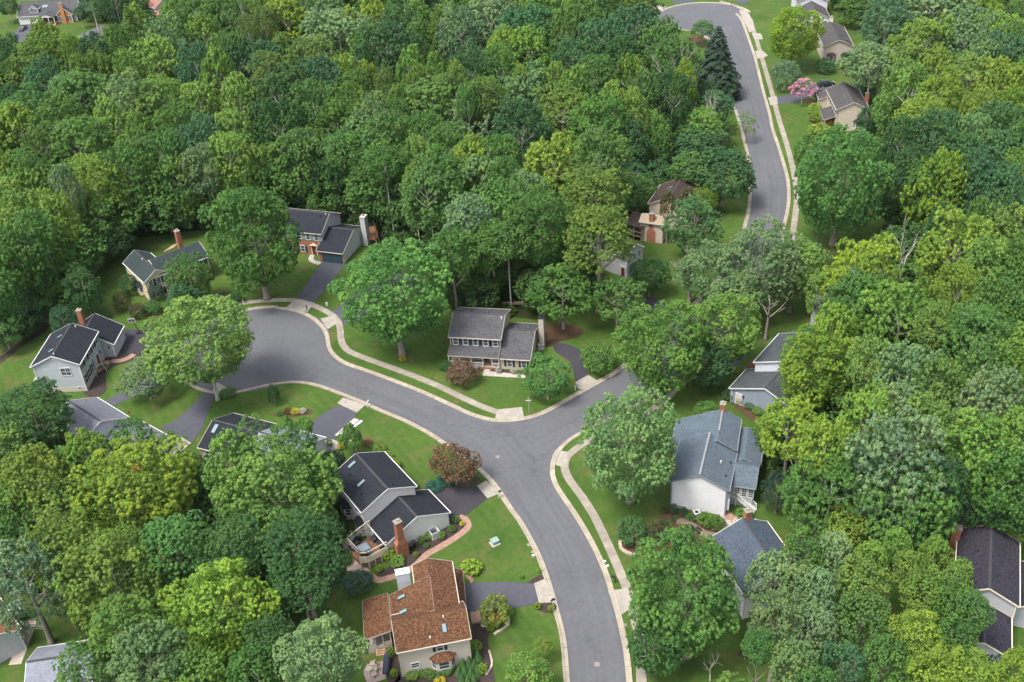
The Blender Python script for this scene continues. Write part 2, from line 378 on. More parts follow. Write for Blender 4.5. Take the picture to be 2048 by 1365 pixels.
def sheet(name, pts2, z, mat, label=None, thick=None, kind='structure', n=0, cat=None, z0=-0.05):
    if n: pts2 = smooth(pts2, n, closed=True)
    o = MB().prism(pts2, z0, z).build(name, mat)
    if kind: o['kind'] = kind
    if label: tag(o, label, cat)
    return o
def strip_obj(name, line, prof, mat, label=None, kind='structure', closed=False, parent=None):
    """profile (offset to the left, z) swept along a ground line, UV.x = metres along"""
    L = [Vector((p[0], p[1])) for p in line]; n = len(L); k = len(prof)
    vs = []; us = []; s_ = 0.0
    for i, p in enumerate(L):
        a = L[(i-1) % n] if closed else L[max(i-1, 0)]; b = L[(i+1) % n] if closed else L[min(i+1, n-1)]
        d = (b-a).normalized(); nv = Vector((-d.y, d.x))
        if i: s_ += (p-L[i-1]).length
        for off, z in prof: vs.append((p.x+nv.x*off, p.y+nv.y*off, z))
        us.append(s_)
    fs = []; fu = []
    w = abs(prof[-1][0]-prof[0][0]) or 1
    for i in range(n if closed else n-1):
        j = (i+1) % n; uj = us[j] if j else us[-1]+1
        for q in range(k-1):
            fs.append((i*k+q, j*k+q, j*k+q+1, i*k+q+1))
            v0 = abs(prof[q][0]-prof[0][0])/w; v1 = abs(prof[q+1][0]-prof[0][0])/w
            fu += [(us[i], v0), (uj, v0), (uj, v1), (us[i], v1)]
    me = bpy.data.meshes.new(name); me.from_pydata(vs, [], fs); me.materials.append(mat)
    uv = me.uv_layers.new(name='UVMap'); uv.data.foreach_set('uv', [c for t in fu for c in t])
    me.update(); o = bpy.data.objects.new(name, me); COL.objects.link(o)
    if kind: o['kind'] = kind
    if label: o['label'] = label
    # faces up
    bm = bmesh.new(); bm.from_mesh(me)
    for f in bm.faces:
        if f.normal.z < -0.01: f.normal_flip()
    bm.to_mesh(me); bm.free()
    return o

OBST = []          # footprints nothing may grow through
random.seed(7); rng = np.random.default_rng(11)
# ------------------------------------------------------------------ ground, roads, paths
sheet('ground', [(-1800, -300), (1800, -300), (1800, 2600), (-1800, 2600)], 0.0, M['grass'], thick=1, z0=-2.0)

def ribbon(name, ea, eb, n, z, mat):
    """road surface between two edges (ground points), UV.x metres along, UV.y 0..1 across"""
    def res(e):
        e = smooth(e, 6); d = [0]
        for a, b in zip(e, e[1:]): d.append(d[-1]+(b-a).length)
        out = []
        for k in range(n+1):
            t = d[-1]*k/n; i = max(j for j in range(len(d)) if d[j] <= t+1e-6); i = min(i, len(e)-2)
            f = (t-d[i])/max(1e-6, d[i+1]-d[i]); out.append(e[i].lerp(e[i+1], min(1, f)))
        return out
    A, B = res(ea), res(eb); m = 6; vs = []; us = []; s_ = 0
    for i, (a, b) in enumerate(zip(A, B)):
        if i: s_ += ((A[i]+B[i])/2-(A[i-1]+B[i-1])/2).length
        for k in range(m+1):
            p = a.lerp(b, k/m); crown = 0.0
            vs.append((p.x, p.y, z+crown)); us.append((s_, k/m))
    fs = [(i*(m+1)+k, (i+1)*(m+1)+k, (i+1)*(m+1)+k+1, i*(m+1)+k+1) for i in range(n) for k in range(m)]
    me = bpy.data.meshes.new(name); me.from_pydata(vs, [], fs); me.materials.append(mat)
    uv = me.uv_layers.new(name='UVMap')
    uv.data.foreach_set('uv', [c for f in fs for v in f for c in us[v]])
    bm = bmesh.new(); bm.from_mesh(me)
    for f in bm.faces:
        if f.normal.z < 0: f.normal_flip()
    bm.to_mesh(me); bm.free()
    o = bpy.data.objects.new(name, me); COL.objects.link(o); o['kind'] = 'structure'; return o

W_EDGE = gp([(1150, 1460), (1140, 1365), (1134, 1293), (1126.6, 1252), (1116, 1214), (1107.5, 1182), (1096, 1147), (1082.6, 1111.5), (1065, 1076), (1044.5, 1041),
             (1024, 1013), (998.5, 974.5), (973, 946), (943, 921), (904.7, 894), (863.7, 866), (813.9, 839.7), (761, 817.7), (728.9, 803), (687.9, 786.9),
             (652.7, 773.7), (623.4, 765.5), (591, 762), (556, 765), (529.6, 769.5), (505, 775), (474.8, 782.5)])
BC = Vector((-47.6, 163.7)); BR = 13.9
N_EDGE = gp([(556, 619), (585, 623), (608.7, 631), (629, 643.8), (643, 658), (650, 673), (653, 690.7), (658.5, 705), (673, 720), (693.7, 731.7), (728.9, 743.6),
             (775.8, 761), (822.7, 779), (863.7, 796.5), (907.7, 817), (937, 830.5), (969, 840.5), (995.6, 844.5), (1024, 844), (1053, 839.6), (1082.6, 831),
             (1120.7, 811.8), (1161.8, 788), (1205.7, 763.4), (1241, 741.5), (1300, 692), (1369, 633), (1393, 610), (1440, 560), (1478, 500), (1493, 453),
             (1502, 412), (1505, 350), (1499, 311), (1493, 287), (1481, 243), (1469.5, 205), (1460.7, 164)])
E_EDGE = gp([(1258, 1460), (1252.6, 1365), (1246.7, 1305), (1239.4, 1267), (1229, 1223), (1217, 1182), (1205.7, 1146.7), (1188, 1105.7), (1164.7, 1061.7),
             (1141, 1023.6), (1114.9, 985.5), (1104.5, 965), (1100, 945), (1103, 918.8), (1117.8, 895), (1141, 874.8), (1176, 855.8), (1225, 831), (1277, 805),
             (1321, 775), (1382, 722), (1450, 658), (1500, 608), (1535, 555), (1554, 505), (1562, 463), (1569.7, 429), (1574, 400), (1572.6, 363),
             (1565, 331), (1553.6, 293), (1541.9, 258), (1536, 228), (1522, 176), (1507.6, 117), (1493, 73), (1481, 41)])
TC = Vector((69.6, 344.2)); TR = 14.9
def arc(c, r, a0, a1, n=28): return [Vector((c.x+r*math.cos(a0+(a1-a0)*k/n), c.y+r*math.sin(a0+(a1-a0)*k/n))) for k in range(n+1)]
def ang_of(c, p): return math.atan2(p.y-c.y, p.x-c.x)

# asphalt sheets, each a few millimetres above the one below
bi = [i for i, p in enumerate(W_EDGE)]
n18 = 18                                    # N_EDGE[18] = (1024,844)
ribbon('side_street', N_EDGE[17:], E_EDGE[13:-1], 150, 0.016, M['asphalt'])
ribbon('street', W_EDGE[:-2], E_EDGE[:13]+[N_EDGE[18]+Vector((2.5, -6.0)), N_EDGE[18]+Vector((0, -0.3))]+list(reversed(N_EDGE[3:18])), 150, 0.020, M['asphalt'])
sheet('junction', gp([(930, 880), (1000, 846), (1024, 848), (1100, 834), (1190, 820), (1185, 850), (1120, 893), (1103, 920), (1100, 960), (1010, 960)]), 0.012, M['asphalt'])
sheet('turning_circle', arc(BC, BR, 0, 2*math.pi, 60)[:-1], 0.024, M['asphalt'])
sheet('turning_circle', arc(TC, TR, 0, 2*math.pi, 60)[:-1], 0.024, M['asphalt'])
# kerbs: gutter pan, step, top
KP = [(0.0, 0.026), (-0.46, 0.034), (-0.52, 0.125), (-0.76, 0.14), (-0.80, -0.05)]
KPL = [(-a, z) for a, z in KP]
def kerb(line, left):
    strip_obj('kerb', line, KPL if left else KP, M['conc'])
a0 = ang_of(BC, W_EDGE[-1]); a1 = ang_of(BC, N_EDGE[0])-2*math.pi
west_all = smooth(W_EDGE, 4)
circ = arc(BC, BR, a0, a0-((a0-a1) % (2*math.pi)), 40)
north = smooth(N_EDGE, 4)
kerb(west_all[:-1]+circ[1:-1]+north, True)
b0 = ang_of(TC, N_EDGE[-1]); 
pj = N_EDGE[-1]
tw = smooth([N_EDGE[-1], at(1452, 128).to_2d(), at(1441, 105).to_2d(), at(1424, 82).to_2d(), at(1400, 66.5).to_2d()], 4)
t0 = ang_of(TC, at(1385, 63.5).to_2d()); t1 = ang_of(TC, at(1470, 28).to_2d())
tcirc = arc(TC, TR, t0, t0-((t0-t1) % (2*math.pi)), 40)
kerb(tw+tcirc, True)
ribbon('side_street', [N_EDGE[-1]]+gp([(1452, 128), (1441, 105), (1424, 82), (1400, 66)]), gp([(1516, 152), (1507.6, 117), (1493, 73), (1481, 41), (1466, 22)]), 16, 0.018, M['asphalt'])
kerb(smooth(E_EDGE+[at(1470, 28).to_2d()], 4), False)

# sidewalks
def walk(px, w=1.25, z=0.06, name='sidewalk', mat='walk', n=5):
    strip_obj(name, smooth(gp(px), n), [(-w/2-.02, -0.04), (-w/2, z), (w/2, z), (w/2+.02, -0.04)], M[mat])
walk([(1290, 1440), (1283, 1365), (1282, 1322), (1277, 1270), (1264, 1215), (1251, 1170), (1240.9, 1146.7), (1226, 1111.5), (1205.7, 1067.6), (1188, 1032), (1164.7, 995), (1141, 963), (1130, 940), (1132, 918), (1150, 900), (1175, 884), (1225, 860), (1290, 830), (1345, 786), (1410, 718), (1470, 662)])
walk([(468, 612), (490, 606.5), (512, 603.5), (547, 601), (585, 601), (611.7, 605.7), (638, 616), (661.5, 629), (676, 643.8), (680.5, 660), (682.5, 680), (689, 694), (705.4, 706.8), (755, 725.8), (787.5, 737.6), (834, 755), (878, 773), (904.7, 786), (937, 801.5), (969, 815.5), (1000, 826), (1026, 829)])
walk([(1440, 3), (1465, 10), (1485, 20), (1498, 38), (1507.6, 62), (1522, 110), (1531, 140.7), (1544.8, 189), (1556.5, 234.5), (1571, 281), (1583, 325), (1590, 360.5), (1594, 395), (1590, 435), (1583, 482), (1572, 520)])

# driveways and their concrete aprons
DZ = 0.045
def pav(name, px, mat, z=DZ, n=0):
    OBST.append(gp(px)); return sheet(name, gp(px), z, M[mat], n=n)
pav('driveway', [(643.9, 524), (690, 530), (665, 562), (627.8, 606), (591, 600), (612, 570)], 'drive')
pav('driveway', [(673, 636), (660, 627), (700, 598), (760, 560), (800, 545), (850, 560), (800, 600), (720, 640), (690, 650)], 'drive')
pav('driveway', [(1107.5, 687.7), (1141, 690.7), (1161.8, 705), (1170.5, 731.7), (1176.4, 752), (1153, 766.9), (1141, 725.8), (1112, 705)], 'drive_dark', n=3)
pav('driveway', [(858, 985), (905, 980), (954.6, 973), (975, 998), (928, 1033), (899, 1050), (890, 1040)], 'drive_dark')
pav('driveway', [(920, 1170), (944.6, 1165.4), (1024, 1164.6), (1068, 1168.7), (1078, 1206.8), (1024, 1218.5), (975, 1223), (939, 1226.6), (930, 1205)], 'drive')
pav('driveway', [(685, 812), (714, 825), (693.7, 851), (655, 890), (600, 890), (614.6, 860), (635, 836.7), (661.5, 819)], 'drive', n=3)
pav('driveway', [(410, 784), (432, 786), (425, 801), (413, 833), (404.5, 859.6), (384, 886), (362, 876), (319.5, 856.7), (354.6, 839), (388, 808)], 'drive')
pav('driveway', [(208, 803), (228, 812), (300, 780), (356, 745), (350, 732), (290, 762)], 'drive')
pav('driveway', [(250, 659), (310, 662), (352, 674), (348, 698), (300, 709), (234, 708)], 'drive_dark')
pav('driveway', [(412, 604), (448, 582), (466, 604), (440, 620), (420, 622)], 'drive_dark')
pav('driveway', [(1553.6, 194), (1583, 188), (1615, 172), (1650, 165), (1672, 172), (1660, 186), (1625, 190), (1594.6, 205), (1556.5, 209.6)], 'drive')
pav('driveway', [(24, 69), (46, 49), (80, 46), (72, 60), (62, 72), (56, 88), (30, 82)], 'drive')
pav('driveway', [(1286, 11), (1302, 13), (1309, 17), (1303, 21), (1290, 17)], 'drive')
pav('driveway', [(1340, -8), (1390, -8), (1388, 4), (1348, 8)], 'drive', 0.045)
pav('driveway', [(1470, -6), (1500, 2), (1490, 10), (1472, 4)], 'drive')
pav('driveway', [(1225, 605), (1262, 590), (1320, 600), (1362, 628), (1340, 640), (1280, 625)], 'drive_dark')
pav('driveway', [(1462, 690), (1500, 706), (1470, 735), (1445, 740), (1432, 700)], 'drive')
pav('street', [(46, 94), (90, 82), (150, 75), (204, 50), (218, 62), (176, 88), (150, 104), (100, 122), (56, 118)], 'asphalt', 0.03)
pav('street', [(1985, 34), (2048, 30), (2110, 20), (2110, 56), (2048, 46), (2000, 40)], 'drive', 0.03)
for a in [[(590, 600), (629, 606.5), (616, 624), (594, 623), (572, 616)],
          [(641, 638), (668, 632), (675, 640), (671, 650), (655.6, 659.5)],
          [(1150, 765.5), (1176.4, 751), (1199, 764.5), (1180, 776), (1158, 780)],
          [(954.6, 973), (972, 962), (1000, 987), (975, 998)],
          [(1068, 1168), (1091.4, 1158), (1105, 1182), (1111, 1205), (1078, 1207)],
          [(696.6, 799.5), (731.8, 810), (714, 826), (685, 812.5)],
          [(674.7, 807), (686, 796.5), (696.5, 799), (685, 812)],
          [(426, 782), (432, 765), (462, 780), (448, 789), (432, 790)],
          [(354.6, 877), (363, 875), (383, 887), (350, 914), (338, 908)],
          [(451, 617), (463, 605), (478, 618), (469, 630)],
          [(1536, 196), (1553, 192.5), (1556, 209), (1541, 212)],
          [(1302, 19), (1313, 12), (1332, 14), (1325, 23)],
          [(1302, 41), (1320, 37), (1334, 50), (1314, 48)],
          [(1216, 1182), (1255, 1178), (1263, 1190), (1268, 1212), (1236, 1236), (1230, 1220)],
          [(1112, 900), (1135, 905), (1134, 938), (1104, 928), (1105, 912)],
          [(1346, 618), (1366, 626), (1378, 625), (1372, 636), (1352, 628)],
          [(995, 820), (1044, 815), (1048, 834), (1020, 841), (990, 838)],
          [(1503, 66), (1522, 68), (1526, 79), (1509, 80)], [(1510, 102), (1526, 103), (1536, 112), (1522, 118), (1514, 118)],
          [(46, 94), (60, 90), (62, 100), (50, 104)], [(158, 78), (172, 76), (172, 86), (160, 88)],
          [(1478, 22), (1492, 20), (1506, 42), (1510, 60), (1499, 66), (1486, 40)],
          [(1700+330, 50), (2060, 48), (2060, 56), (2034, 53)]]:
    pav('driveway_apron', a, 'apron', 0.075)

# garden paths and beds (ground surfaces)
def path(name, px, w, mat, z=0.05): walk(px, w, z, name, mat)
path('brick_path', [(918, 1034), (931, 1040), (936, 1053), (928, 1063), (904.7, 1080), (872.5, 1099), (852, 1111), (832, 1131), (806, 1147), (780, 1156), (757, 1161), (742, 1153), (728, 1143)], 1.05, 'paver')
pav('paver_patio', [(683, 1082), (700, 1072), (716, 1072), (712, 1098), (722, 1128), (742, 1143), (722, 1148), (694, 1142), (690, 1110)], 'paver_pale', 0.055)
path('brick_path', [(268, 709), (256, 717), (240, 722), (222, 723)], 1.2, 'paver')
pav('front_path', [(970.7, 733), (983, 735), (980, 743.5), (1051.4, 750.5), (1050, 757), (965, 752)], 'stone', 0.06)
path('front_path', [(656, 512), (632, 505), (622, 520), (640, 528)], 1.1, 'stone')
path('stone_path', [(1441, 1026), (1452, 1040), (1459, 1062), (1458, 1075)], 1.5, 'stone')
path('stone_path', [(1462, 1040), (1478, 1040), (1500, 1044), (1514, 1044)], 1.3, 'stone')
pav('brick_path', [(1446, 1024), (1458, 1022), (1470, 1034), (1465, 1042), (1450, 1040)], 'paver', 0.055)
pav('stone_patio', [(727, 1331), (770, 1322), (772, 1358), (735, 1370), (728, 1350)], 'paver_pale', 0.055)
path('stone_path', [(30, 1330), (55, 1264), (62, 1240)], 1.6, 'wood_grey')
pav('concrete_patio', [(645, 884), (667, 880), (678, 888), (675, 898), (655, 905)], 'apron', 0.055, 2)
pav('brick_patio', [(222, 1330), (255, 1325), (285, 1345), (285, 1390), (222, 1390)], 'paver_pale', 0.055)
pav('brick_path', [(938, 1149), (948, 1161), (942, 1168), (928, 1146)], 'paver', 0.055)
for px, mat in [([(172, 779), (170, 790), (188, 796), (206, 789), (214, 775), (211, 752), (226, 734), (258, 724), (285, 712), (278, 706), (240, 700), (232, 712), (214, 712), (200, 740)], 'mulch'),
                ([(0, 715), (40, 690), (85, 655), (97, 650), (90, 664), (50, 690), (0, 728)], 'mulch'),
                ([(900, 738), (898, 728), (965, 733), (962, 745), (920, 750)], 'mulch'),
                ([(982, 736), (1060, 740), (1056, 750), (984, 744)], 'mulch'),
                ([(856, 1112), (900, 1078), (930, 1055), (933, 1040), (920, 1036), (900, 1050), (850, 1082), (800, 1118), (770, 1140), (745, 1152), (775, 1152), (820, 1135)], 'mulch'),
                ([(1060, 1177), (1090, 1157), (1080, 1150), (1056, 1166)], 'mulch'), ([(1065, 1212), (1108, 1206), (1112, 1222), (1090, 1226)], 'mulch'),
                ([(944, 1225), (978, 1222), (984, 1245), (975, 1280), (985, 1330), (975, 1400), (800, 1400), (800, 1350), (942, 1340), (946, 1280)], 'mulch'),
                ([(770, 1300), (790, 1300), (802, 1360), (775, 1362)], 'mulch'),
                ([(1310, 1050), (1340, 1022), (1400, 1040), (1442, 1040), (1452, 1075), (1390, 1095), (1330, 1085)], 'mulch_red'),
                ([(1240, 1090), (1290, 1060), (1330, 1085), (1325, 1100), (1280, 1110), (1250, 1106)], 'mulch_red'),
                ([(1090, 650), (1150, 652), (1168, 664), (1150, 676), (1118, 684), (1100, 694), (1085, 690)], 'mulch_red'),
                ([(1606, 196), (1622, 196), (1638, 212), (1645, 245), (1622, 246), (1622, 222)], 'mulch_red'),
                ([(556, 826), (618, 818), (622, 828), (580, 835), (548, 832)], 'mulch_red'),
                ([(870, 975), (900, 962), (955, 955), (958, 962), (930, 978), (880, 984)], 'mulch'),
                ([(1375, 74), (1400, 70), (1412, 82), (1395, 88), (1378, 84)], 'mulch_red'),
                ([(1480, 1300), (1560, 1290), (1560, 1310), (1490, 1320)], 'mulch'),
                ([(1430, 760), (1462, 790), (1520, 840), (1545, 850), (1530, 860), (1460, 806)], 'mulch_red')]:
    sheet('planting_bed', gp(px), 0.035, M[mat], n=2)

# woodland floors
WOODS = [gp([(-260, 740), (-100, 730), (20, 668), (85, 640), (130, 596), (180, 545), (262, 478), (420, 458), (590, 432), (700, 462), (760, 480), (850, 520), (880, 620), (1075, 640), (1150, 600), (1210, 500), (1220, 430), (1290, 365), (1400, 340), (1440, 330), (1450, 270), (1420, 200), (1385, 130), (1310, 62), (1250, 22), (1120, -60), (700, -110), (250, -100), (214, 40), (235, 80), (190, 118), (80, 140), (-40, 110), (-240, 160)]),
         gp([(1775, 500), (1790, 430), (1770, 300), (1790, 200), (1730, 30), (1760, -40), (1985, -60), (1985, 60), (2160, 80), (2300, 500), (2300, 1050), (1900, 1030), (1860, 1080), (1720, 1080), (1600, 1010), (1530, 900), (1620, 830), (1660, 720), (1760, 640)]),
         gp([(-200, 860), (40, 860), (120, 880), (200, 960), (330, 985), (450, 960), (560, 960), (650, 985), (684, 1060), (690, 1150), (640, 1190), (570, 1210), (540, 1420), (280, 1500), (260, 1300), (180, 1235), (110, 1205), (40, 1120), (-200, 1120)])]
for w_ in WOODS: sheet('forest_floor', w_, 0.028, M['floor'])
OBST.append(W_EDGE[:-2]+list(reversed(N_EDGE[:18]))); OBST.append(arc(BC, BR, 0, 6.28, 24)); OBST.append(arc(TC, TR, 0, 6.28, 24))
OBST.append(W_EDGE[:14]+[N_EDGE[18]]+list(reversed(E_EDGE[:13]))); OBST.append(N_EDGE[17:]+list(reversed(E_EDGE[13:-1])))
# ------------------------------------------------------------------ house kit
def frame(cx, cy, ang, L, WL, WR, hr, eL, eR):
    u = Vector((math.cos(R(ang)), math.sin(R(ang)), 0)); v = Vector((-u.y, u.x, 0))
    return dict(c=Vector((cx, cy, 0)), u=u, v=v, L=L, WL=WL, WR=WR, hr=hr, eL=eL, eR=eR, sl=(hr-eL)/WL, sr=(hr-eR)/WR, ang=R(ang))
OV, OG, RT = 0.35, 0.28, 0.16
def fp(f, s, w, z): return f['c']+f['u']*s+f['v']*w+Z*z
def rz(f, w): return f['hr']-(f['sr'] if w > 0 else f['sl'])*abs(w)
def block(H, f, wall, roof, trim='white', z0=-0.1, found=0.0, ridge=True, ov=OV, og=OG, gutter=True):
    l = f['L']/2-og; wl, wr = f['WL']-ov, f['WR']-ov
    OBST.append([fp(f, a*(f['L']/2+.6), b, 0).to_2d() for a, b in ((-1, -f['WL']-.6), (1, -f['WL']-.6), (1, f['WR']+.6), (-1, f['WR']+.6))])
    prof = [(-wl, z0), (-wl, rz(f, -wl)-RT), (0, f['hr']-RT), (wr, rz(f, wr)-RT), (wr, z0)]
    m = MB(); n = len(prof)
    vs = [fp(f, s, w, z) for s in (-l, l) for w, z in prof]
    m.add(vs, [tuple(range(n)), tuple(range(2*n-1, n-1, -1))]+[(i, n+i, n+(i+1) % n, (i+1) % n) for i in range(n)])
    m.build('wall', wall, H)
    if found:
        m = MB(); a, b = -wl-.03, wr+.03
        vs = [fp(f, s, w, z) for s in (-l-.03, l+.03) for w, z in ((a, z0), (a, found), (b, found), (b, z0))]
        m.add(vs, [(0, 1, 2, 3), (7, 6, 5, 4), (0, 4, 5, 1), (1, 5, 6, 2), (2, 6, 7, 3), (3, 7, 4, 0)]); m.build('foundation', M['found'], H)
    # roof
    l = f['L']/2; t = RT-.01
    prof = [(-f['WL'], f['eL']), (0, f['hr']), (f['WR'], f['eR']), (f['WR'], f['eR']-t), (0, f['hr']-t), (-f['WL'], f['eL']-t)]
    vs = [fp(f, s, w, z) for s in (-l, l) for w, z in prof]; m = MB(); n = 6
    m.add(vs, [(0, 5, 4, 1), (1, 4, 3, 2), (6, 7, 10, 11), (7, 8, 9, 10)]+[((i+1) % n, n+(i+1) % n, n+i, i) for i in range(n)])
    ro = m.build('roof', roof, H)
    if ridge:
        m = MB(); q = 0.17
        for sg, sl in ((-1, f['sl']), (1, f['sr'])):
            a, b = fp(f, -l, 0, f['hr']+.05), fp(f, l, 0, f['hr']+.05)
            c, d = fp(f, l, sg*q, f['hr']-sl*q+.045), fp(f, -l, sg*q, f['hr']-sl*q+.045)
            m.add([a, b, c, d, a-Z*.09, b-Z*.09, c-Z*.06, d-Z*.06], [(0, 1, 2, 3), (2, 3, 7, 6), (0, 3, 7, 4), (1, 2, 6, 5)])
        m.build('ridge_cap', RIDGE, ro)
    if trim:
        m = MB(); tm = M[trim] if isinstance(trim, str) else trim
        if gutter:
            for w, e in ((-f['WL']-.07, f['eL']), (f['WR']+.07, f['eR'])):
                m.beam(fp(f, -l, w, e-.09), fp(f, l, w, e-.09), .13, .15)
        for s in (-l-.03, l+.03):
            m.beam(fp(f, s, -f['WL'], f['eL']-.10), fp(f, s, 0, f['hr']-.10), .06, .20)
            m.beam(fp(f, s, f['WR'], f['eR']-.10), fp(f, s, 0, f['hr']-.10), .06, .20)
        m.build('fascia', tm, H)
        for s, w in ((f['L']/2-OG, -f['WL']+ov), (f['L']/2-OG, f['WR']-ov), (-f['L']/2+OG, -f['WL']+ov), (-f['L']/2+OG, f['WR']-ov)):
            MB().zbox(*fp(f, s, w, 0).to_2d(), z0, f['ang'], .17, .17, min(rz(f, w)-RT-.02-z0, 9)).build('corner_board', tm, H)
    return ro
RIDGE = m_plain('ridge_vent', (0.045, 0.045, 0.05), 0.9, var=0.2)
def side(f, sd, ov=OV, og=OG):
    if sd == 'v+': return fp(f, 0, f['WR']-ov, 0), f['u'], f['v']
    if sd == 'v-': return fp(f, 0, -f['WL']+ov, 0), f['u'], -f['v']
    if sd == 'u+': return fp(f, f['L']/2-og, 0, 0), f['v'], f['u']
    return fp(f, -f['L']/2+og, 0, 0), f['v'], -f['u']
def win(H, f, sd, t, z, w=.9, h=1.4, shut=None, fr='white', bars=(1, 2), twin=1):
    o, tg, nn = side(f, sd); c = o+tg*t+Z*z
    m = MB(); b = .10
    W_, H_ = w*twin, h
    for sx in (-1, 1): m.box(c+tg*(sx*(W_/2+b/2))+nn*.04, tg, nn, Z, b, .09, H_+2*b)
    for sz in (-1, 1): m.box(c+Z*(sz*(H_/2+b/2))+nn*.04, tg, nn, Z, W_, .085, b)
    for k in range(1, twin): m.box(c+tg*(W_*(k/twin-.5))+nn*.035, tg, nn, Z, .09, .075, H_)
    for j in range(1, bars[1]): m.box(c+Z*(H_*(j/bars[1]-.5))+nn*.03, tg, nn, Z, W_, .06, .045)
    for k in range(twin):
        for i in range(1, bars[0]+1 if bars[0] > 1 else 1): 
            if i < bars[0]: m.box(c+tg*(w*(k+i/bars[0])-W_/2)+nn*.028, tg, nn, Z, .03, .05, H_)
    wo = m.build('window', M[fr], H)
    MB().box(c+nn*.018, tg, nn, Z, W_-.004, .03, H_-.004).build('pane', M['glass'], wo)
    if shut:
        for sx in (-1, 1): MB().box(c+tg*(sx*(W_/2+b+.03+.21))+nn*.03, tg, nn, Z, .42, .05, H_+.1).build('shutter', M[shut], H)
    return wo
def door(H, f, sd, t, z0, w=1.0, h=2.1, mat='white', surround='white'):
    o, tg, nn = side(f, sd); c = o+tg*t+Z*(z0+h/2)
    d = MB().box(c+nn*.03, tg, nn, Z, w, .05, h).build('door', M[mat], H)
    m = MB()
    for sx in (-1, 1): m.box(c+tg*(sx*(w/2+.07))+nn*.045, tg, nn, Z, .13, .1, h+.1)
    m.box(c+Z*(h/2+.1)+nn*.047, tg, nn, Z, w+.3, .11, .15); m.build('door_frame', M[surround], d)
    MB().box(c+tg*(w/2-.12)+nn*.08, tg, nn, Z, .05, .06, .16).build('handle', M['black'], d)
    return d
def garage(H, f, sd, t, w=4.8, h=2.15, mat='white', lights=0):
    o, tg, nn = side(f, sd); c = o+tg*t+Z*(h/2)
    m = MB().box(c+nn*.03, tg, nn, Z, w, .05, h)
    for k in range(1, 4): m.box(c+Z*(h*(k/4-.5))+nn*.06, tg, nn, Z, w, .012, .03)
    d = m.build('garage_door', M[mat], H)
    if lights:
        g = MB()
        for k in range(lights): g.box(c+tg*(w*((k+.5)/lights-.5))+Z*(h*.38)+nn*.062, tg, nn, Z, w/lights*.62, .02, .26)
        g.build('pane', M['glass'], d)
def on_roof(f, s, w, lift=0.0):
    return fp(f, s, w, rz(f, w)+lift)
def skylight(H, f, s, w, a=.6, b=1.1, ro=None):
    sg = 1 if w > 0 else -1; sl = f['sr'] if w > 0 else f['sl']
    dn = (f['v']*sg-Z*sl).normalized(); n = f['u'].cross(dn); n = n if n.z > 0 else -n
    c = on_roof(f, s, w)
    k = MB().box(c+n*.06, f['u'], dn, n, a+.14, b+.14, .14).build('skylight', M['shut_green'], ro or H)
    MB().box(c+n*.135, f['u'], dn, n, a, b, .03).build('pane', M['skyglass'], k)
def vent(H, f, s, w, h=.35, r=.09, mat='black'):
    c = on_roof(f, s, w, -.05); MB().tube([c, c+Z*(h+.05)], r, 8).build('vent_pipe', M[mat], H)
def chimney(H, x, y, ang, a, b, z0, z1, mat='chim', cap='conc', base=None, flue='metal'):
    m = MB().zbox(x, y, z0, R(ang), a, b, z1-z0)
    if base: 
        ba, bb, bz = base; m.zbox(x, y, z0, R(ang), ba, bb, bz-z0)
        u = Vector((math.cos(R(ang)), math.sin(R(ang)), 0)); v = Vector((-u.y, u.x, 0)); c = Vector((x, y, 0))
        lo = [c+u*(i*ba/2)+v*(j*bb/2)+Z*bz for i, j in ((-1, -1), (1, -1), (1, 1), (-1, 1))]
        hi = [c+u*(i*a/2)+v*(j*b/2)+Z*(bz+.7) for i, j in ((-1, -1), (1, -1), (1, 1), (-1, 1))]
        m.add(lo+hi, [(0, 1, 5, 4), (1, 2, 6, 5), (2, 3, 7, 6), (3, 0, 4, 7)])
    c_ = m.build('chimney', M[mat] if isinstance(mat, str) else mat, H)
    k = MB().zbox(x, y, z1, R(ang), a+.14, b+.14, .13); k.build('chimney_cap', M[cap], c_)
    MB().tube([(x, y, z1+.12), (x, y, z1+.5)], .14, 10).build('flue', M[flue], c_)
def lean(H, pts, zs, roof, trim='white', th=.14):
    """mono-pitch roof over 4 corner points with their heights"""
    vs = [Vector((p[0], p[1], z)) for p, z in zip(pts, zs)]
    m = MB().add(vs+[v-Z*th for v in vs], [(0, 1, 2, 3), (7, 6, 5, 4)]+[((i+1) % 4, i, 4+i, 4+(i+1) % 4) for i in range(4)])
    r = m.build('roof', roof, H)
    if trim:
        m = MB()
        for i in range(4): 
            a, b = vs[i], vs[(i+1) % 4]; m.beam(a-Z*.1, b-Z*.1, .06, .17)
        m.build('fascia', M[trim], H)
    return r
def posts(H, pts, z0, z1, a=.13, mat='white'):
    for p in pts: MB().zbox(p[0], p[1], z0, 0, a, a, z1-z0).build('post', M[mat], H)
def rail(H, pts, z0, z1, mat='white', step=.14, panel=None, name='railing'):
    m = MB()
    for a, b in zip(pts, pts[1:]):
        a, b = Vector((a[0], a[1], a[2] if len(a) > 2 else 0)), Vector((b[0], b[1], b[2] if len(b) > 2 else 0)); L = (b-a).length
        m.beam(a+Z*z1, b+Z*z1, .09, .06); m.beam(a+Z*(z0+.08), b+Z*(z0+.08), .05, .05)
        k = int(L/step)
        for i in range(1, k): m.beam(a.lerp(b, i/k)+Z*z0, a.lerp(b, i/k)+Z*z1, .035)
        for q in (a, b): m.beam(q+Z*z0, q+Z*(z1+.08), .1)
    return m.build(name, M[mat], H)
def slab(H, name, pts, z0, z1, mat):
    return MB().prism([tuple(p)[:2] for p in pts], z0, z1).build(name, M[mat] if isinstance(mat, str) else mat, H)
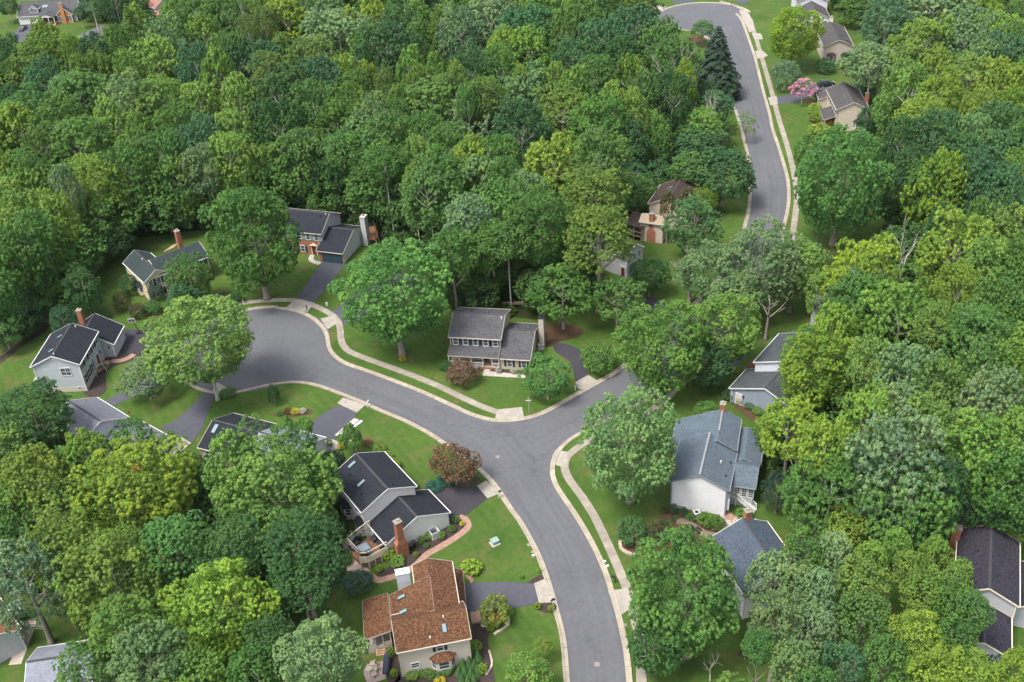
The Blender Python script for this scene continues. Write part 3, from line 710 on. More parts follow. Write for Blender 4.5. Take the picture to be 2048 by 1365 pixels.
def bay(H, f, sd, t, z=1.4, w=2.0, h=1.5, d=.75, wall=None, roof=None, solid=True):
    o, tg, nn = side(f, sd); c = o+tg*t
    q = [c-tg*(w/2), c-tg*(w*.28)+nn*d, c+tg*(w*.28)+nn*d, c+tg*(w/2)]
    b = MB().prism([tuple(p)[:2] for p in q], 0.25 if solid else z-h/2-.35, z+h/2+.1).build('bay_window', wall, H)
    g = MB(); 
    for p0, p1 in ((q[0], q[1]), (q[1], q[2]), (q[2], q[3])):
        mid = (p0+p1)/2; tt = (p1-p0).normalized(); n2 = Vector((tt.y, -tt.x, 0)); n2 = n2 if n2.dot(nn) > 0 else -n2
        g.box(mid+n2*.02+Z*z, tt, n2, Z, (p1-p0).length*.72, .03, h*.72)
    g.build('pane', M['glass'], b)
    m = MB()
    for p0, p1 in ((q[0], q[1]), (q[1], q[2]), (q[2], q[3])):
        mid = (p0+p1)/2; tt = (p1-p0).normalized(); n2 = Vector((tt.y, -tt.x, 0)); n2 = n2 if n2.dot(nn) > 0 else -n2; L = (p1-p0).length
        for sz in (-1, 1): m.box(mid+n2*.035+Z*(z+sz*h*.40), tt, n2, Z, L*.86, .05, .09)
        for sx in (-1, 1): m.box(mid+n2*.036+Z*z+tt*(sx*L*.39), tt, n2, Z, .09, .05, h*.72)
        m.box(mid+n2*.03+Z*z, tt, n2, Z, L*.72, .045, .04)
    m.build('window_frame', M['white'], b)
    e = .22; zt = z+h/2+.1
    rq = [c-tg*(w/2+e), c-tg*(w*.28+e)+nn*(d+e), c+tg*(w*.28+e)+nn*(d+e), c+tg*(w/2+e)]
    top = [c-tg*(w*.25), c+tg*(w*.25)]
    vs = [p+Z*zt for p in rq]+[p+Z*(zt+.6) for p in top]+[p+Z*(zt-.08) for p in rq]
    MB().add(vs, [(0, 1, 4), (1, 2, 5, 4), (2, 3, 5), (0, 6, 7, 1), (1, 7, 8, 2), (2, 8, 9, 3), (6, 9, 8, 7)]).build('bay_roof', roof, b)
def house(name, label, x, y, cat='house', group=None): return empty(name, (x, y, 0), label, cat, group)

# ------------------------------------------------------------------ the houses
# house with the black roof, beside the street
H = house('house', 'white sided house with a black roof, brick chimney and rear deck by the street', -20, 115)
f1 = frame(-21.56, 117.90, -57.8, 9.87, 4.5, 4.5, 7.43, 5.40, 5.40); f2 = frame(-16.6, 112.95, -57.3, 6.3, 5.3, 5.3, 4.95, 2.60, 2.60)
r1 = block(H, f1, SD['offwhite'], RF['black'], 'white'); r2 = block(H, f2, SD['offwhite'], RF['black'], 'white')
skylight(H, f1, -3.6, -1.4, .45, 1.25, r1); skylight(H, f1, .6, -2.1, .45, 1.25, r1)
for s, w in ((-2.2, -2.6), (2.3, -3.1), (4.1, 1.2)): vent(H, f1, s, w)
bay(H, f1, 'v-', -1.2, 1.7, 2.6, 1.5, .8, SD['tan'], RF['black']); bay(H, f1, 'v-', 3.4, 1.7, 2.0, 1.5, .8, SD['tan'], RF['black'])
for t in (-3.3, -.6, 2.4): win(H, f1, 'v-', t, 4.1, .9, 1.2)
for t in (-3.2, 0, 3.2): win(H, f1, 'v+', t, 4.1, .9, 1.3, 'shut'); 
win(H, f1, 'v+', -2.6, 1.5, 1.0, 1.4, 'shut', twin=2); garage(H, f2, 'v+', 0.4, 4.6, 2.1)
o_, tg_, nn_ = side(f1, 'u+'); MB().tube([o_+Z*6.45+nn_*.0, o_+Z*6.45+nn_*.05], .28, 16).build('gable_vent', M['cream_trim'], H)
o_, tg_, nn_ = side(f2, 'u+'); MB().tube([o_+Z*3.95, o_+Z*3.95+nn_*.05], .24, 16).build('gable_vent', M['cream_trim'], H)
chimney(H, -17.35, 107.75, -57.3, .85, .95, -.1, 6.5, base=(1.0, 1.7, 2.6))
dk = [at(698, 1096, 1.9), at(720, 1118.5, 1.9), at(736, 1117.5, 1.9), at(774, 1097, 1.9), at(741, 1061, 1.9), at(713, 1082, 1.9)]
slab(H, 'deck', dk, .75, .95, 'deck'); 
rail(H, [dk[4], dk[5]], .95, 1.85, 'cream_trim'); rail(H, [dk[5], dk[0], dk[1]], .95, 1.85, 'tan_trim'); rail(H, [dk[1], dk[2], dk[3]], .95, 1.2, 'cream_trim')
m = MB()
for a, b in ((dk[1], dk[2]), (dk[2], dk[2].lerp(dk[3], .33)), (dk[2].lerp(dk[3], .34), dk[2].lerp(dk[3], .66)), (dk[2].lerp(dk[3], .67), dk[3])):
    a, b = Vector((a.x, a.y, 0)), Vector((b.x, b.y, 0)); m.beam(a+Z*1.5, b+Z*1.5, .05, .8)
m.build('privacy_panel', M['cream_trim'], H)
posts(H, [dk[1], dk[2], dk[2].lerp(dk[3], .33), dk[2].lerp(dk[3], .66)], 0, 1.95, .12, 'cream_trim'); rail(H, [dk[1], dk[2], dk[3]], 0, .3, 'cream_trim', 9)
slab(H, 'deck_skirt', [p.lerp((dk[0]+dk[3])/2, .08) for p in dk], -.05, .74, 'wood')

# grey roofed house with the front porch
H = house('house', 'cream sided house with a weathered grey roof and white railed front porch', -4, 157)
f1 = frame(-5.50, 158.80, -11.9, 9.42, 4.92, 4.92, 7.48, 5.40, 5.40); f2 = frame(1.35, 156.60, -12.2, 5.8, 5.8, 5.8, 4.82, 2.50, 2.50)
r1 = block(H, f1, SD['yellow'], RF['grey'], 'tan_trim'); r2 = block(H, f2, SD['yellow'], RF['grey'], 'tan_trim')
for t in (-3.55, -1.75, 0.05, 1.85, 3.6): win(H, f1, 'v-', t, 4.35, .8, 1.25, 'shut')
for t in (-.9, 1.65): win(H, f2, 'v-', t, 1.35, .8, 1.3, 'shut')
for s in (-3.6, 1.2): skylight(H, f1, s, 1.6, .5, .5, r1)
vent(H, f1, -1.6, 1.1); vent(H, f1, 4.2, -.9, .4, .12, 'white'); 
for s in (-1.0, 1.3): skylight(H, f2, s, 2.0, .5, .5, r2)
pu, pv = f1['u'], f1['v']; o_, tg_, nn_ = side(f1, 'v-')
pa, pb = o_-pu*4.65, o_+pu*4.45
lean(H, [pa+nn_*2.25, pb+nn_*2.25, pb-nn_*.02, pa-nn_*.02], [2.75, 2.75, 3.62, 3.62], RF['grey'], 'tan_trim')
slab(H, 'porch_floor', [pa, pa+nn_*2.0, pb+nn_*2.0, pb], .02, .5, 'brick')
pp = [pa.lerp(pb, t)+nn_*1.9 for t in (.01, .22, .45, .68, .86, .99)]
posts(H, pp, .5, 2.75, .13)
rail(H, [pp[0], pp[1], pp[2], pp[3]], .5, 1.35, 'white', .13); rail(H, [pp[4], pp[5]], .5, 1.35, 'white', .13)
door(H, f1, 'v-', 1.8, .5, 1.0, 2.0, 'black'); 
for t in (-3.2, -1.0): win(H, f1, 'v-', t, 1.6, 1.0, 1.4, 'shut')
win(H, f1, 'v-', 3.5, 1.6, .8, 1.4)
chimney(H, 5.45, 158.1, -12, .9, 1.4, -.1, 6.3, 'tan_trim', 'black', flue='black')
MB().beam(at(1005, 607, 1)+Vector((0, 0, 0)), at(1075, 606, 1), .3, .5).build('rear_deck', M['wood'], H)

M['ridge_grey'] = m_plain('grey_ridge', (0.20, 0.20, 0.20), 0.8)
# blue grey roofed white house, right of the junction
H = house('house', 'white sided house with a blue grey roof, sunroom and white outside stairs', 27, 118)
f1 = frame(26.82, 117.25, -109.2, 9.75, 4.29, 4.25, 7.15, 5.02, 5.05)
f2 = frame(30.35, 123.8, -107.2, 7.6, 6.89, 2.9, 7.03, 3.95, 5.55)
r1 = block(H, f1, SD['white'], RF['blue'], 'slate_trim', ridge=False); r2 = block(H, f2, SD['white'], RF['blue'], 'slate_trim', ridge=False)
MB().beam(on_roof(f1, -4.85, 0, .09), on_roof(f1, 4.85, 0, .09), .32, .08).build('ridge_vent', M['ridge_grey'], r1)
MB().beam(on_roof(f2, -3.75, 0, .07), on_roof(f2, 1.6, 0, .07), .26, .07).build('ridge_vent', M['ridge_grey'], r2)
vent(H, f1, .2, 2.4, .4, .12, 'white'); vent(H, f1, -.8, 3.7); vent(H, f1, 2.4, 3.4)
chimney(H, 31.45, 127.4, -107, .9, .75, 3, 8.1, 'chim', 'conc')
a, b = at(1464, 970.9, 3.9), at(1511.2, 978.4, 3.9); d_ = (b-a).normalized(); n_ = Vector((-d_.y, d_.x, 0))
sw = math.degrees(math.atan2(d_.y, d_.x)); sc = (a+b)/2+n_*3.2
f3 = frame(sc.x-d_.x*.6, sc.y-d_.y*.6, sw, (b-a).length+1.2, 3.2, 3.2, 5.25, 3.9, 3.9); block(H, f3, SD['grey'], RF['blue'], 'slate_trim', ridge=False)
for t in (-.55, .45, 1.4): win(H, f3, 'v-', t+.25, 2.6, .62, 1.5, bars=(2, 4))
sc = at(1488, 893, 4.2); f4 = frame(sc.x+.3, sc.y, -107, 7.5, 2.4, 2.4, 4.9, 3.9, 3.9); block(H, f4, SD['grey'], RF['blue'], 'slate_trim', ridge=False)
win(H, f1, 'u+', -2.6, .35, .5, .25, fr='white', bars=(1, 1)); win(H, f1, 'u+', -2.0, .35, .5, .25, fr='white', bars=(1, 1))
q0, q1, q2 = at(1457, 992, 1.6), at(1472, 996, 1.6), at(1508, 1028, .1)
slab(H, 'landing', [q0, q1, q1+Vector((.4, 1.6, 0)), q0+Vector((.4, 1.6, 0))], 1.45, 1.6, 'white')
m = MB(); 
for k in range(9):
    p = q1.lerp(q2, (k+.5)/9); m.zbox(p.x+.25, p.y+.5, p.z-.1, math.atan2((q2-q1).y, (q2-q1).x), .34, 1.1, .06)
m.build('stairs', M['white'], H)
rail(H, [(q0.x, q0.y, q0.z), (q1.x, q1.y, q1.z), (q2.x, q2.y, q2.z)], 0, .9, 'white', .13)
q3 = Vector((.55, 1.05, 0)); rail(H, [tuple(q1+q3), tuple(q2+q3)], 0, .9, 'white', .13); posts(H, [q1, q0], 0, 1.6, .14)
m = MB(); o_, tg_, nn_ = side(f1, 'u+'); c = o_+tg_*3.3+nn_*.3; 
MB().box(o_+tg_*4.05+nn_*-.9+Z*1.9, tg_, nn_, Z, .6, 1.5, 1.9).build('side_bump', SD['lilac'], H)
m.tube([o_+tg_*3.75+nn_*.08+Z*4.7, o_+tg_*3.75+nn_*.08+Z*.1], .06, 6); m.tube([o_-tg_*3.8+nn_*.08+Z*4.7, o_-tg_*3.8+nn_*.08+Z*.1], .06, 6); m.build('downspout', M['white'], H)

# pale blue house at the end of the cul-de-sac
H = house('house', 'pale blue sided house with a charcoal roof and attached garage by the lawn', -78, 161)
f1 = frame(-79.43, 158.41, -91.2, 10.51, 4.34, 4.34, 7.93, 5.88, 5.88); f2 = frame(-77.6, 166.7, -91.3, 6.4, 4.78, 4.78, 6.0, 2.95, 2.95)
r1 = block(H, f1, SD['blue'], RF['black'], 'white', found=1.0); r2 = block(H, f2, SD['blue'], RF['black'], 'white')
for k, t in enumerate((-4.0, -2.0, 0, 2.0, 4.0)): win(H, f1, 'v+', t, 4.75, .85, 1.3, 'shut')
for t in (.6, 2.3, 4.0): win(H, f1, 'v+', t, 2.0, .85, 1.7, 'shut')
door(H, f1, 'v+', -2.4, .6, 1.0, 2.1, 'door_red')
slab(H, 'front_steps', [fp(f1, -3.5, 4.05, 0), fp(f1, -1.3, 4.05, 0), fp(f1, -1.3, 5.6, 0), fp(f1, -3.5, 5.6, 0)], .0, .55, 'paver')
win(H, f1, 'u+', 1.4, 4.3, .8, 1.5, bars=(2, 2), twin=2)
for t in (-1.9, 2.9): win(H, f1, 'u+', t, .7, .7, .3, bars=(1, 1))
skylight(H, f1, -1.6, -1.0, .5, 1.1, r1); skylight(H, f1, 3.0, -.9, .5, 1.1, r1)
vent(H, f1, 1.0, -2.0); vent(H, f1, -4.5, .9, .3, .11, 'white'); vent(H, f1, 4.7, .25, .3, .1, 'white')
o_, tg_, nn_ = side(f1, 'u+'); MB().tube([o_+Z*7.1, o_+Z*7.1+nn_*.05], .32, 16).build('gable_vent', M['white'], H)
chimney(H, -79.3, 167.9, -91, .85, .85, 2.0, 8.0)
MB().box(fp(f1, 4.4, -4.3, 2.0), f1['u'], f1['v'], Z, 1.3, 1.0, 1.6).build('side_bump', SD['blue'], H)
garage(H, f2, 'v+', 0.0, 4.8, 2.1)
for a in ((f2, 'u+', 3.6), (f1, 'v+', -3.9)):
    o_, tg_, nn_ = side(a[0], a[1]); MB().box(o_+tg_*a[2]+nn_*.1+Z*2.3, tg_, nn_, Z, .22, .2, .4).build('wall_lamp', M['black'], H)

# cream house with a green grey roof
H = house('house', 'cream sided house with a dark green grey roof and dark green shutters', -72, 189)
f1 = frame(-72.78, 188.96, -53.5, 11.11, 2.98, 2.98, 6.51, 4.60, 4.60); f2 = frame(-67.2, 190.95, 38.0, 10.9, 3.7, 3.7, 7.0, 4.90, 4.90)
r1 = block(H, f1, SD['cream'], RF['green'], 'white'); r2 = block(H, f2, SD['cream'], RF['green'], 'white')
for t in (-1.6, 0, 1.6): win(H, f1, 'u+', t, 3.8, .75, 1.3, None, bars=(2, 3)); win(H, f1, 'u+', t, 1.3, .75, 1.3, None, bars=(2, 3))
for t in (-.8, .8): 
    o_, tg_, nn_ = side(f1, 'u+')
    for z in (3.8, 1.3): MB().box(o_+tg_*t+Z*z+nn_*.03, tg_, nn_, Z, .5, .05, 1.4).build('shutter', M['shut_green'], H)
bay(H, f1, 'v-', 1.5, 1.6, 2.2, 1.3, .7, SD['cream'], RF['black'])
win(H, f1, 'v-', -.5, 4.0, .5, .8)
for t in (3.4, 4.6): win(H, f2, 'v-', t, 3.9, .8, 1.3, 'shut_green')
for t in (-2.5, .2, 2.8): win(H, f2, 'v-', t, 1.4, .8, 1.4, 'shut_green')
vent(H, f1, -.6, -.35, .3, .1, 'white'); chimney(H, -67.8, 197.0, 38, .9, 1.1, 0, 8.3)
slab(H, 'deck', gp([(330, 520), (345, 507), (362, 500), (352, 510)]), 1.6, 1.8, 'deck_tan')

# brick house with white gables
H = house('house', 'brick fronted house with a black roof, white gable ends and tall white chimney', -40, 202)
f1 = frame(-42.6, 203.7, -19.0, 12.6, 4.92, 4.92, 7.86, 5.40, 5.40); f2 = frame(-34.6, 199.84, -20.0, 6.2, 6.08, 6.08, 5.10, 2.60, 2.60)
r1 = block(H, f1, SD['lilac'], RF['black'], 'tan_trim'); r2 = block(H, f2, SD['lilac'], RF['black'], 'tan_trim')
for f_, z_, w_ in ((f1, 3.65, 12.0), (f2, 2.3, 5.6)):
    o_, tg_, nn_ = side(f_, 'v-'); MB().box(o_+nn_*.05+Z*(z_/2), tg_, nn_, Z, w_, .1, z_).build('brick_facing', M['brick'], H)
o_, tg_, nn_ = side(f1, 'v-'); MB().box(o_+nn_*.06+Z*4.4, tg_, nn_, Z, 12.0, .12, 1.5).build('upper_facing', SD['bluegrey'], H)
def fshift(f, d): g = dict(f); g['WL'] = f['WL']+d; return g
f1b, f2b = fshift(f1, .13), fshift(f2, .12)
for t in (-.9, 1.0, 3.0, 4.9): win(H, f1b, 'v-', t, 4.4, .8, 1.3)
win(H, f1b, 'v-', 1.2, 1.4, .9, 1.4, 'shut'); win(H, f1b, 'v-', -1.4, 1.4, .9, 1.4, 'shut')
d_ = door(H, f1b, 'v-', 3.9, .2, 1.0, 2.1, 'door_red', 'cream_trim')
o_, tg_, nn_ = side(f1b, 'v-'); c = o_+tg_*3.9+nn_*.1
m = MB().add([c-tg_*.9+Z*2.45, c+tg_*.9+Z*2.45, c+Z*3.0, c-tg_*.9+Z*2.45+nn_*.3, c+tg_*.9+Z*2.45+nn_*.3, c+Z*3.0+nn_*.3], [(0, 1, 2), (3, 5, 4), (0, 3, 4, 1), (1, 4, 5, 2), (2, 5, 3, 0)]); m.build('door_pediment', M['cream_trim'], H)
garage(H, f2b, 'v-', .3, 4.7, 2.1, 'navy')
vent(H, f1, 5.6, -.5, .35, .1, 'white'); vent(H, f1, 4.6, -1.0)
chimney(H, -29.7, 201.6, -20, 1.1, 1.5, 0, 6.6, SD['grey'], 'tan_trim', flue='black')
dq = [at(748, 452, 1.6), at(757, 474, 1.6), at(752, 480, 1.6), at(736, 478, 1.6), at(733, 455, 1.6)]
slab(H, 'deck', dq, 1.4, 1.6, 'deck'); rail(H, [*[ (p.x, p.y, 0) for p in dq[:4]]], 1.6, 2.5, 'deck', .12); posts(H, dq[:3], 0, 1.5, .15, 'wood')

# cedar brown roofed house in front
H = house('house', 'beige sided house with a speckled orange brown shingle roof and rear porch', -12, 93)
f1 = frame(-12.43, 90.20, 9.6, 9.27, 3.05, 3.05, 7.25, 4.95, 4.95)
f2 = frame(-12.35, 95.5, -82.5, 9.6, 2.06, 3.15, 6.75, 5.85, 5.45); f2w = frame(-13.9, 95.0, -82.5, 5.6, 4.1, 1.5, 6.55, 4.7, 5.9)
r1 = block(H, f1, SD['beige'], RF['orange'], 'tan_trim', ridge=False); r2 = block(H, f2, SD['beige'], RF['orange'], 'tan_trim', ridge=False)
u2, v2 = f2['u'], f2['v']
r3 = lean(H, [fp(f2, -1.6, -5.55, 0), fp(f2, 4.3, -5.55, 0), fp(f2, 4.3, -.02, 0), fp(f2, -1.6, -.02, 0)], [4.42, 4.42, 6.80, 6.80], RF['orange'], 'tan_trim')
MB().box(fp(f2, 1.3, -3.4, 2.1), u2, v2, Z, 5.2, 3.7, 4.2).build('wall', SD['beige'], H)
def skyl(c, a, b, dn, nn):
    k = MB().box(c+nn*.07, dn.cross(nn), dn, nn, a+.14, b+.14, .14).build('skylight', M['shut_green'], H)
    MB().box(c+nn*.145, dn.cross(nn), dn, nn, a, b, .03).build('pane', M['skyglass'] , k)
dn = (-v2-Z*.43).normalized(); nn = u2.cross(dn); nn = nn if nn.z > 0 else -nn
for s in (-.2, 2.3): skyl(fp(f2, s, -3.9, 6.80-.43*3.9), .45, 1.0, dn, nn)
skylight(H, f1, 1.6, -1.6, .45, 1.0, r1); vent(H, f1, -.3, -2.3, .3, .1, 'white'); vent(H, f1, 1.7, -.6, .3, .1, 'white')
win(H, f1, 'v-', .7, 4.0, .75, 1.1, 'shut'); bay(H, f1, 'v-', .9, 1.6, 3.0, 1.5, .85, SD['beige'], RF['orange']); win(H, f1, 'v-', -2.6, 1.7, .9, .8)
chimney(H, -16.25, 98.7, -80, 1.0, 1.75, 0, 6.1, SD['lilac'], 'white')
pq = [at(724.4, 1200.2, 3.1), at(775.8, 1192.3, 3.1), at(783, 1268, 3.1), at(728.3, 1279.3, 3.1)]
lean(H, [pq[0], pq[3], pq[2], pq[1]], [3.0, 3.0, 3.7, 3.7], RF['orange'], 'tan_trim')
slab(H, 'porch_floor', [p.lerp(sum(pq, Vector((0, 0, 0)))/4, .1) for p in pq], .0, .9, 'wood_grey')
pi = [p.lerp(sum(pq, Vector((0, 0, 0)))/4, .12) for p in pq]
posts(H, pi+[pi[3].lerp(pi[2], .35), pi[3].lerp(pi[2], .68), pi[3].lerp(pi[0], .5)], .9, 3.0, .16, 'tan_trim')
m = MB(); 
for a, b in ((pi[3], pi[3].lerp(pi[2], .35)), (pi[3].lerp(pi[2], .68), pi[2]), (pi[0], pi[3]), (pi[0], pi[1])):
    a, b = Vector((a.x, a.y, 0)), Vector((b.x, b.y, 0)); m.beam(a+Z*1.2, b+Z*1.2, .08, .55)
m.build('porch_rail', M['tan_trim'], H)
st0 = at(760, 1284, .9); st1 = at(763, 1312, .05); m = MB()
for k in range(6):
    p = st0.lerp(st1, (k+.3)/6); m.zbox(p.x, p.y, 0, math.atan2((st1-st0).y, (st1-st0).x), .36, 1.3, max(.08, p.z))
m.build('stairs', M['deck_tan'], H)
lq = [at(908, 1140, 2.7), at(925, 1138, 2.7), at(932, 1209, 2.7), at(916, 1212, 2.7)]
lean(H, [lq[1], lq[0], lq[3], lq[2]], [2.55, 3.0, 3.0, 2.55], RF['orange'], 'tan_trim')
garage(H, f2, 'v+', -.6, 4.6, 2.1); win(H, f2, 'v+', 2.9, 4.2, .8, 1.2, 'shut')
door(H, f1, 'u+', .8, .2, 1.0, 2.1, 'white')
slab(H, 'front_steps', gp([(940, 1228), (960, 1226), (964, 1247), (944, 1250)]), .0, .3, 'paver')

# house hidden behind the big yellow tree, left foreground
H = house('house', 'pale grey roofed house partly under trees with two dark driveways', -66, 137)
f1 = frame(-69.21, 137.25, -41.2, 9.4, 4.64, 4.64, 7.43, 5.20, 5.20)
r1 = block(H, f1, SD['lilac'], RF['pale'], 'white')
a, b = at(281.6, 841.8, 2.7), at(333, 869.6, 2.7); mid = (a+b)/2; d_ = (b-a).normalized(); vv = Vector((-d_.y, d_.x, 0))
f2 = frame(mid.x-vv.x*4.7, mid.y-vv.y*4.7, math.degrees(math.atan2(d_.y, d_.x)), (b-a).length+1.0, 4.7, 4.7, 4.9, 2.7, 2.7)
block(H, f2, SD['lilac'], RF['pale'], 'white')
for t in (-3, 0, 3): win(H, f1, 'v-', t, 4.0, .9, 1.3, 'shut'); win(H, f1, 'v+', t, 4.0, .9, 1.3, 'shut')
garage(H, f2, 'u+', 0, 4.8, 2.1); door(H, f1, 'v+', 3.8, .2)

# low house with the black roof and skylight, and a lighter garage roof
H = house('house', 'low house with a black roof and a pale roofed white garage wing beside dark lawn', -42, 132)
f1 = frame(-44.6, 134.0, -26.0, 9.4, 4.7, 4.7, 4.86, 2.75, 2.75); f2 = frame(-36.6, 129.8, -26.8, 8.8, 4.9, 4.9, 5.05, 2.75, 2.75)
r1 = block(H, f1, SD['tan'], RF['black'], 'tan_trim'); r2 = block(H, f2, SD['white'], RF['ltblue'], 'white')
skylight(H, f1, -3.4, -1.3, .6, 1.5, r1); skylight(H, f1, .3, -2.4, .6, 1.0, r1); vent(H, f1, -1.8, -2.0, .35, .1, 'white')
garage(H, f2, 'u+', 0, 4.8, 2.1); win(H, f1, 'v-', -3.0, 1.5, .9, 1.2); win(H, f1, 'v+', 0, 1.5, 1.2, 1.2, 'shut')

# slate blue roofed house behind the big maples
H = house('house', 'slate blue roofed house with a brick chimney mostly behind broad green trees', 31, 98)
f1 = frame(30.6, 98.4, -76.0, 10.5, 4.9, 3.7, 7.2, 4.9, 5.4)
r1 = block(H, f1, SD['white'], RF['blue2'], 'cream_trim'); chimney(H, 30.0, 103.9, -76, .9, .8, 0, 8.0)
for t in (-2.5, 0, 2.5): win(H, f1, 'u+', t, 4.0, .9, 1.3, 'shut')

# black roofed house on the far right
H = house('house', 'grey sided house with a charcoal black roof and brick side chimney', 57, 91)
f1 = frame(58.44, 93.60, -113.6, 11.64, 3.75, 3.72, 7.5, 5.60, 5.56); f2 = frame(54.75, 85.3, -113.2, 6.6, 3.3, 3.3, 5.0, 3.2, 3.4)
r1 = block(H, f1, SD['grey'], RF['purple'], 'cream_trim'); block(H, f2, SD['grey'], RF['purple'], 'cream_trim')
vent(H, f1, -1.0, -1.4); vent(H, f1, 2.2, -2.0); chimney(H, 56.3, 98.9, -113, 1.0, 1.1, 0, 7.4, base=(1.6, 1.2, 3.2))
c = at(2075, 1180, 3.4); f3 = frame(c.x, c.y, -113.6, 8, 3.4, 3.4, 4.8, 3.2, 3.2); block(H, f3, SD['grey'], RF['purple'], 'cream_trim')
for t in (-2.2, 2.2): win(H, f2, 'u+', t*.6, 1.6, .9, 1.3)

# dark roofed blue grey house with a stepped pair of roofs
H = house('house', 'blue grey sided house with two stepped dark roofs beside a red mulched slope', 45, 140)
f1 = frame(46.24, 142.26, -128.2, 10.0, 4.73, 4.73, 7.5, 5.57, 5.57); f2 = frame(41.7, 136.9, -128.5, 6.4, 6.1, 4.3, 5.2, 2.85, 3.4)
RFQ = m_shingle('slate_green_shingle', (0.035, 0.042, 0.046), (0.065, 0.075, 0.08))
r1 = block(H, f1, SD['lilac'], RFQ, 'white'); block(H, f2, SD['bluegrey'], RFQ, 'white')
door(H, f2, 'u+', -4.4, .1, .9, 2.0, 'tan_trim'); win(H, f2, 'u+', -4.4, 1.75, .5, .6, bars=(2, 3))
o_, tg_, nn_ = side(f2, 'u+'); MB().box(o_-tg_*3.6+nn_*.1+Z*1.9, tg_, nn_, Z, .2, .2, .35).build('wall_lamp', M['black'], H)
slab(H, 'deck', gp([(1485, 745), (1505, 725), (1512, 740), (1496, 752)]), .6, .8, 'deck')

# brown roofed house with the brick chimney and screened porch
H = house('house', 'beige house with a brown roof, tall brick chimney and dark screened porch', 36, 202)
f1 = frame(36.91, 203.84, -114.8, 9.79, 4.69, 4.69, 7.64, 5.40, 5.40)
r1 = block(H, f1, SD['tan'], RF['brown'], 'tan_trim'); skylight(H, f1, -.6, -1.3, .5, .9, r1); skylight(H, f1, 1.2, -1.0, .5, .9, r1); vent(H, f1, .2, -1.7, .3, .1, 'white')
pz = 4.2
pq = [at(1266, 422.6, pz), at(1294, 428, pz), at(1300, 450, 3.4), at(1284, 457, 3.4), at(1249, 448, 3.4)]
m = MB(); vs = pq; m.add([*vs, *[v-Z*.15 for v in vs]], [(0, 1, 2, 3, 4), (9, 8, 7, 6, 5)]+[((i+1) % 5, i, 5+i, 5+(i+1) % 5) for i in range(5)]); m.build('porch_roof', RF['brown'], H)
po = [at(1252, 450, 3.2), at(1283, 458, 3.2), at(1294, 430, 3.9)]
MB().prism([tuple(p)[:2] for p in (po[0], po[1], po[2], pq[0])], 1.3, 3.15).build('screen', M['black'], H)
posts(H, [po[0], po[1], po[0].lerp(po[1], .5)], 0, 3.1, .16, 'wood')
MB().beam(po[0]*1.0-Z*1.0, po[1]-Z*1.0, .12).beam(Vector((po[0].x, po[0].y, 1.2)), Vector((po[1].x, po[1].y, 1.2)), .15).build('screen_rail', M['wood'], H)
c = at(1308, 470, 2.2); 
fw = frame(c.x+.3, c.y+2.4, -24.8, 5.2, 2.0, 2.0, 5.6, 4.6, 4.6); fw_r = block(H, fw, SD['tan'], m_plain('cream_roof', (0.26, 0.22, 0.15), .8, var=.1), 'tan_trim', ridge=False)
g_ = at(1303, 484, 0); chimney(H, g_.x, g_.y+.2, -25, .95, .85, 0, 6.4, base=(1.8, .95, 2.6), cap='conc')
slab(H, 'deck', [at(1238, 438, 1.4), at(1254, 428, 1.4), at(1266, 430, 1.4), at(1248, 450, 1.4)], 1.2, 1.4, 'deck'); 
rail(H, [at(1254, 428, 0), at(1238, 438, 0), at(1244, 456, 0)], 1.4, 2.3, 'wood', .14)

# small pale house seen between the trees
H = house('house', 'pale grey gabled house with a navy roof peeping out between green trees', 22, 184)
f1 = frame(22.3, 184.8, -44.0, 8.6, 2.9, 2.9, 6.73, 4.76, 4.76)
block(H, f1, SD['grey'], RF['black'], 'white')
for t in (-1.6, 0, 1.6): win(H, f1, 'u+', t, 3.8, .8, 1.3, bars=(2, 2))
win(H, f1, 'u+', -1.6, 1.3, .8, 1.3, bars=(2, 2)); door(H, f1, 'v-', 3.2, .2, .9, 2.0, 'door_red')

# tan house in the upper right, nearer one
H = house('house', 'tan sided gable end house with grey roof and porch beside the pink flowering tree', 88, 251)
f1 = frame(88.02, 251.36, -95.9, 14.19, 4.0, 4.0, 7.66, 5.74, 5.74)
r1 = block(H, f1, SD['tan'], RF['greybrown'], 'tan_trim'); bay(H, f1, 'u+', 1.5, 1.7, 2.0, 1.5, .6, SD['tan'], RF['brown'])
for t in (-5.2, -3.0, -.8, 1.6, 4.0, 6.0): win(H, f1, 'v-', t, 4.5, .8, 1.2, 'shut')
lean(H, [fp(f1, -1.2, -6.4, 0), fp(f1, 5.6, -6.4, 0), fp(f1, 5.6, -3.6, 0), fp(f1, -1.2, -3.6, 0)], [2.6, 2.6, 3.6, 3.6], RF['greybrown'], 'tan_trim')
posts(H, [fp(f1, s, -6.2, 0) for s in (-1.0, 1.2, 3.4, 5.4)], 0, 2.6, .15, 'tan_trim'); slab(H, 'porch_floor', [fp(f1, -1.1, -6.2, 0), fp(f1, 5.5, -6.2, 0), fp(f1, 5.5, -3.7, 0), fp(f1, -1.1, -3.7, 0)], 0, .3, 'found')
for t in (0, 2.2, 4.4): win(H, f1, 'v-', t, 1.5, .9, 1.4)
for s in (-4.5, -1.5, 1.5): vent(H, f1, s, 2.2, .25, .16)
c = fp(f1, 1.8, 4.2, 0); chimney(H, c.x, c.y, -96, 1.0, .8, 0, 7.8); c = fp(f1, -8.6, -1.0, 0)
f2 = frame(c.x, c.y, -95.9, 4.0, 4.6, 3.2, 5.0, 3.2, 3.4); block(H, f2, SD['tan'], RF['greybrown'], 'tan_trim')
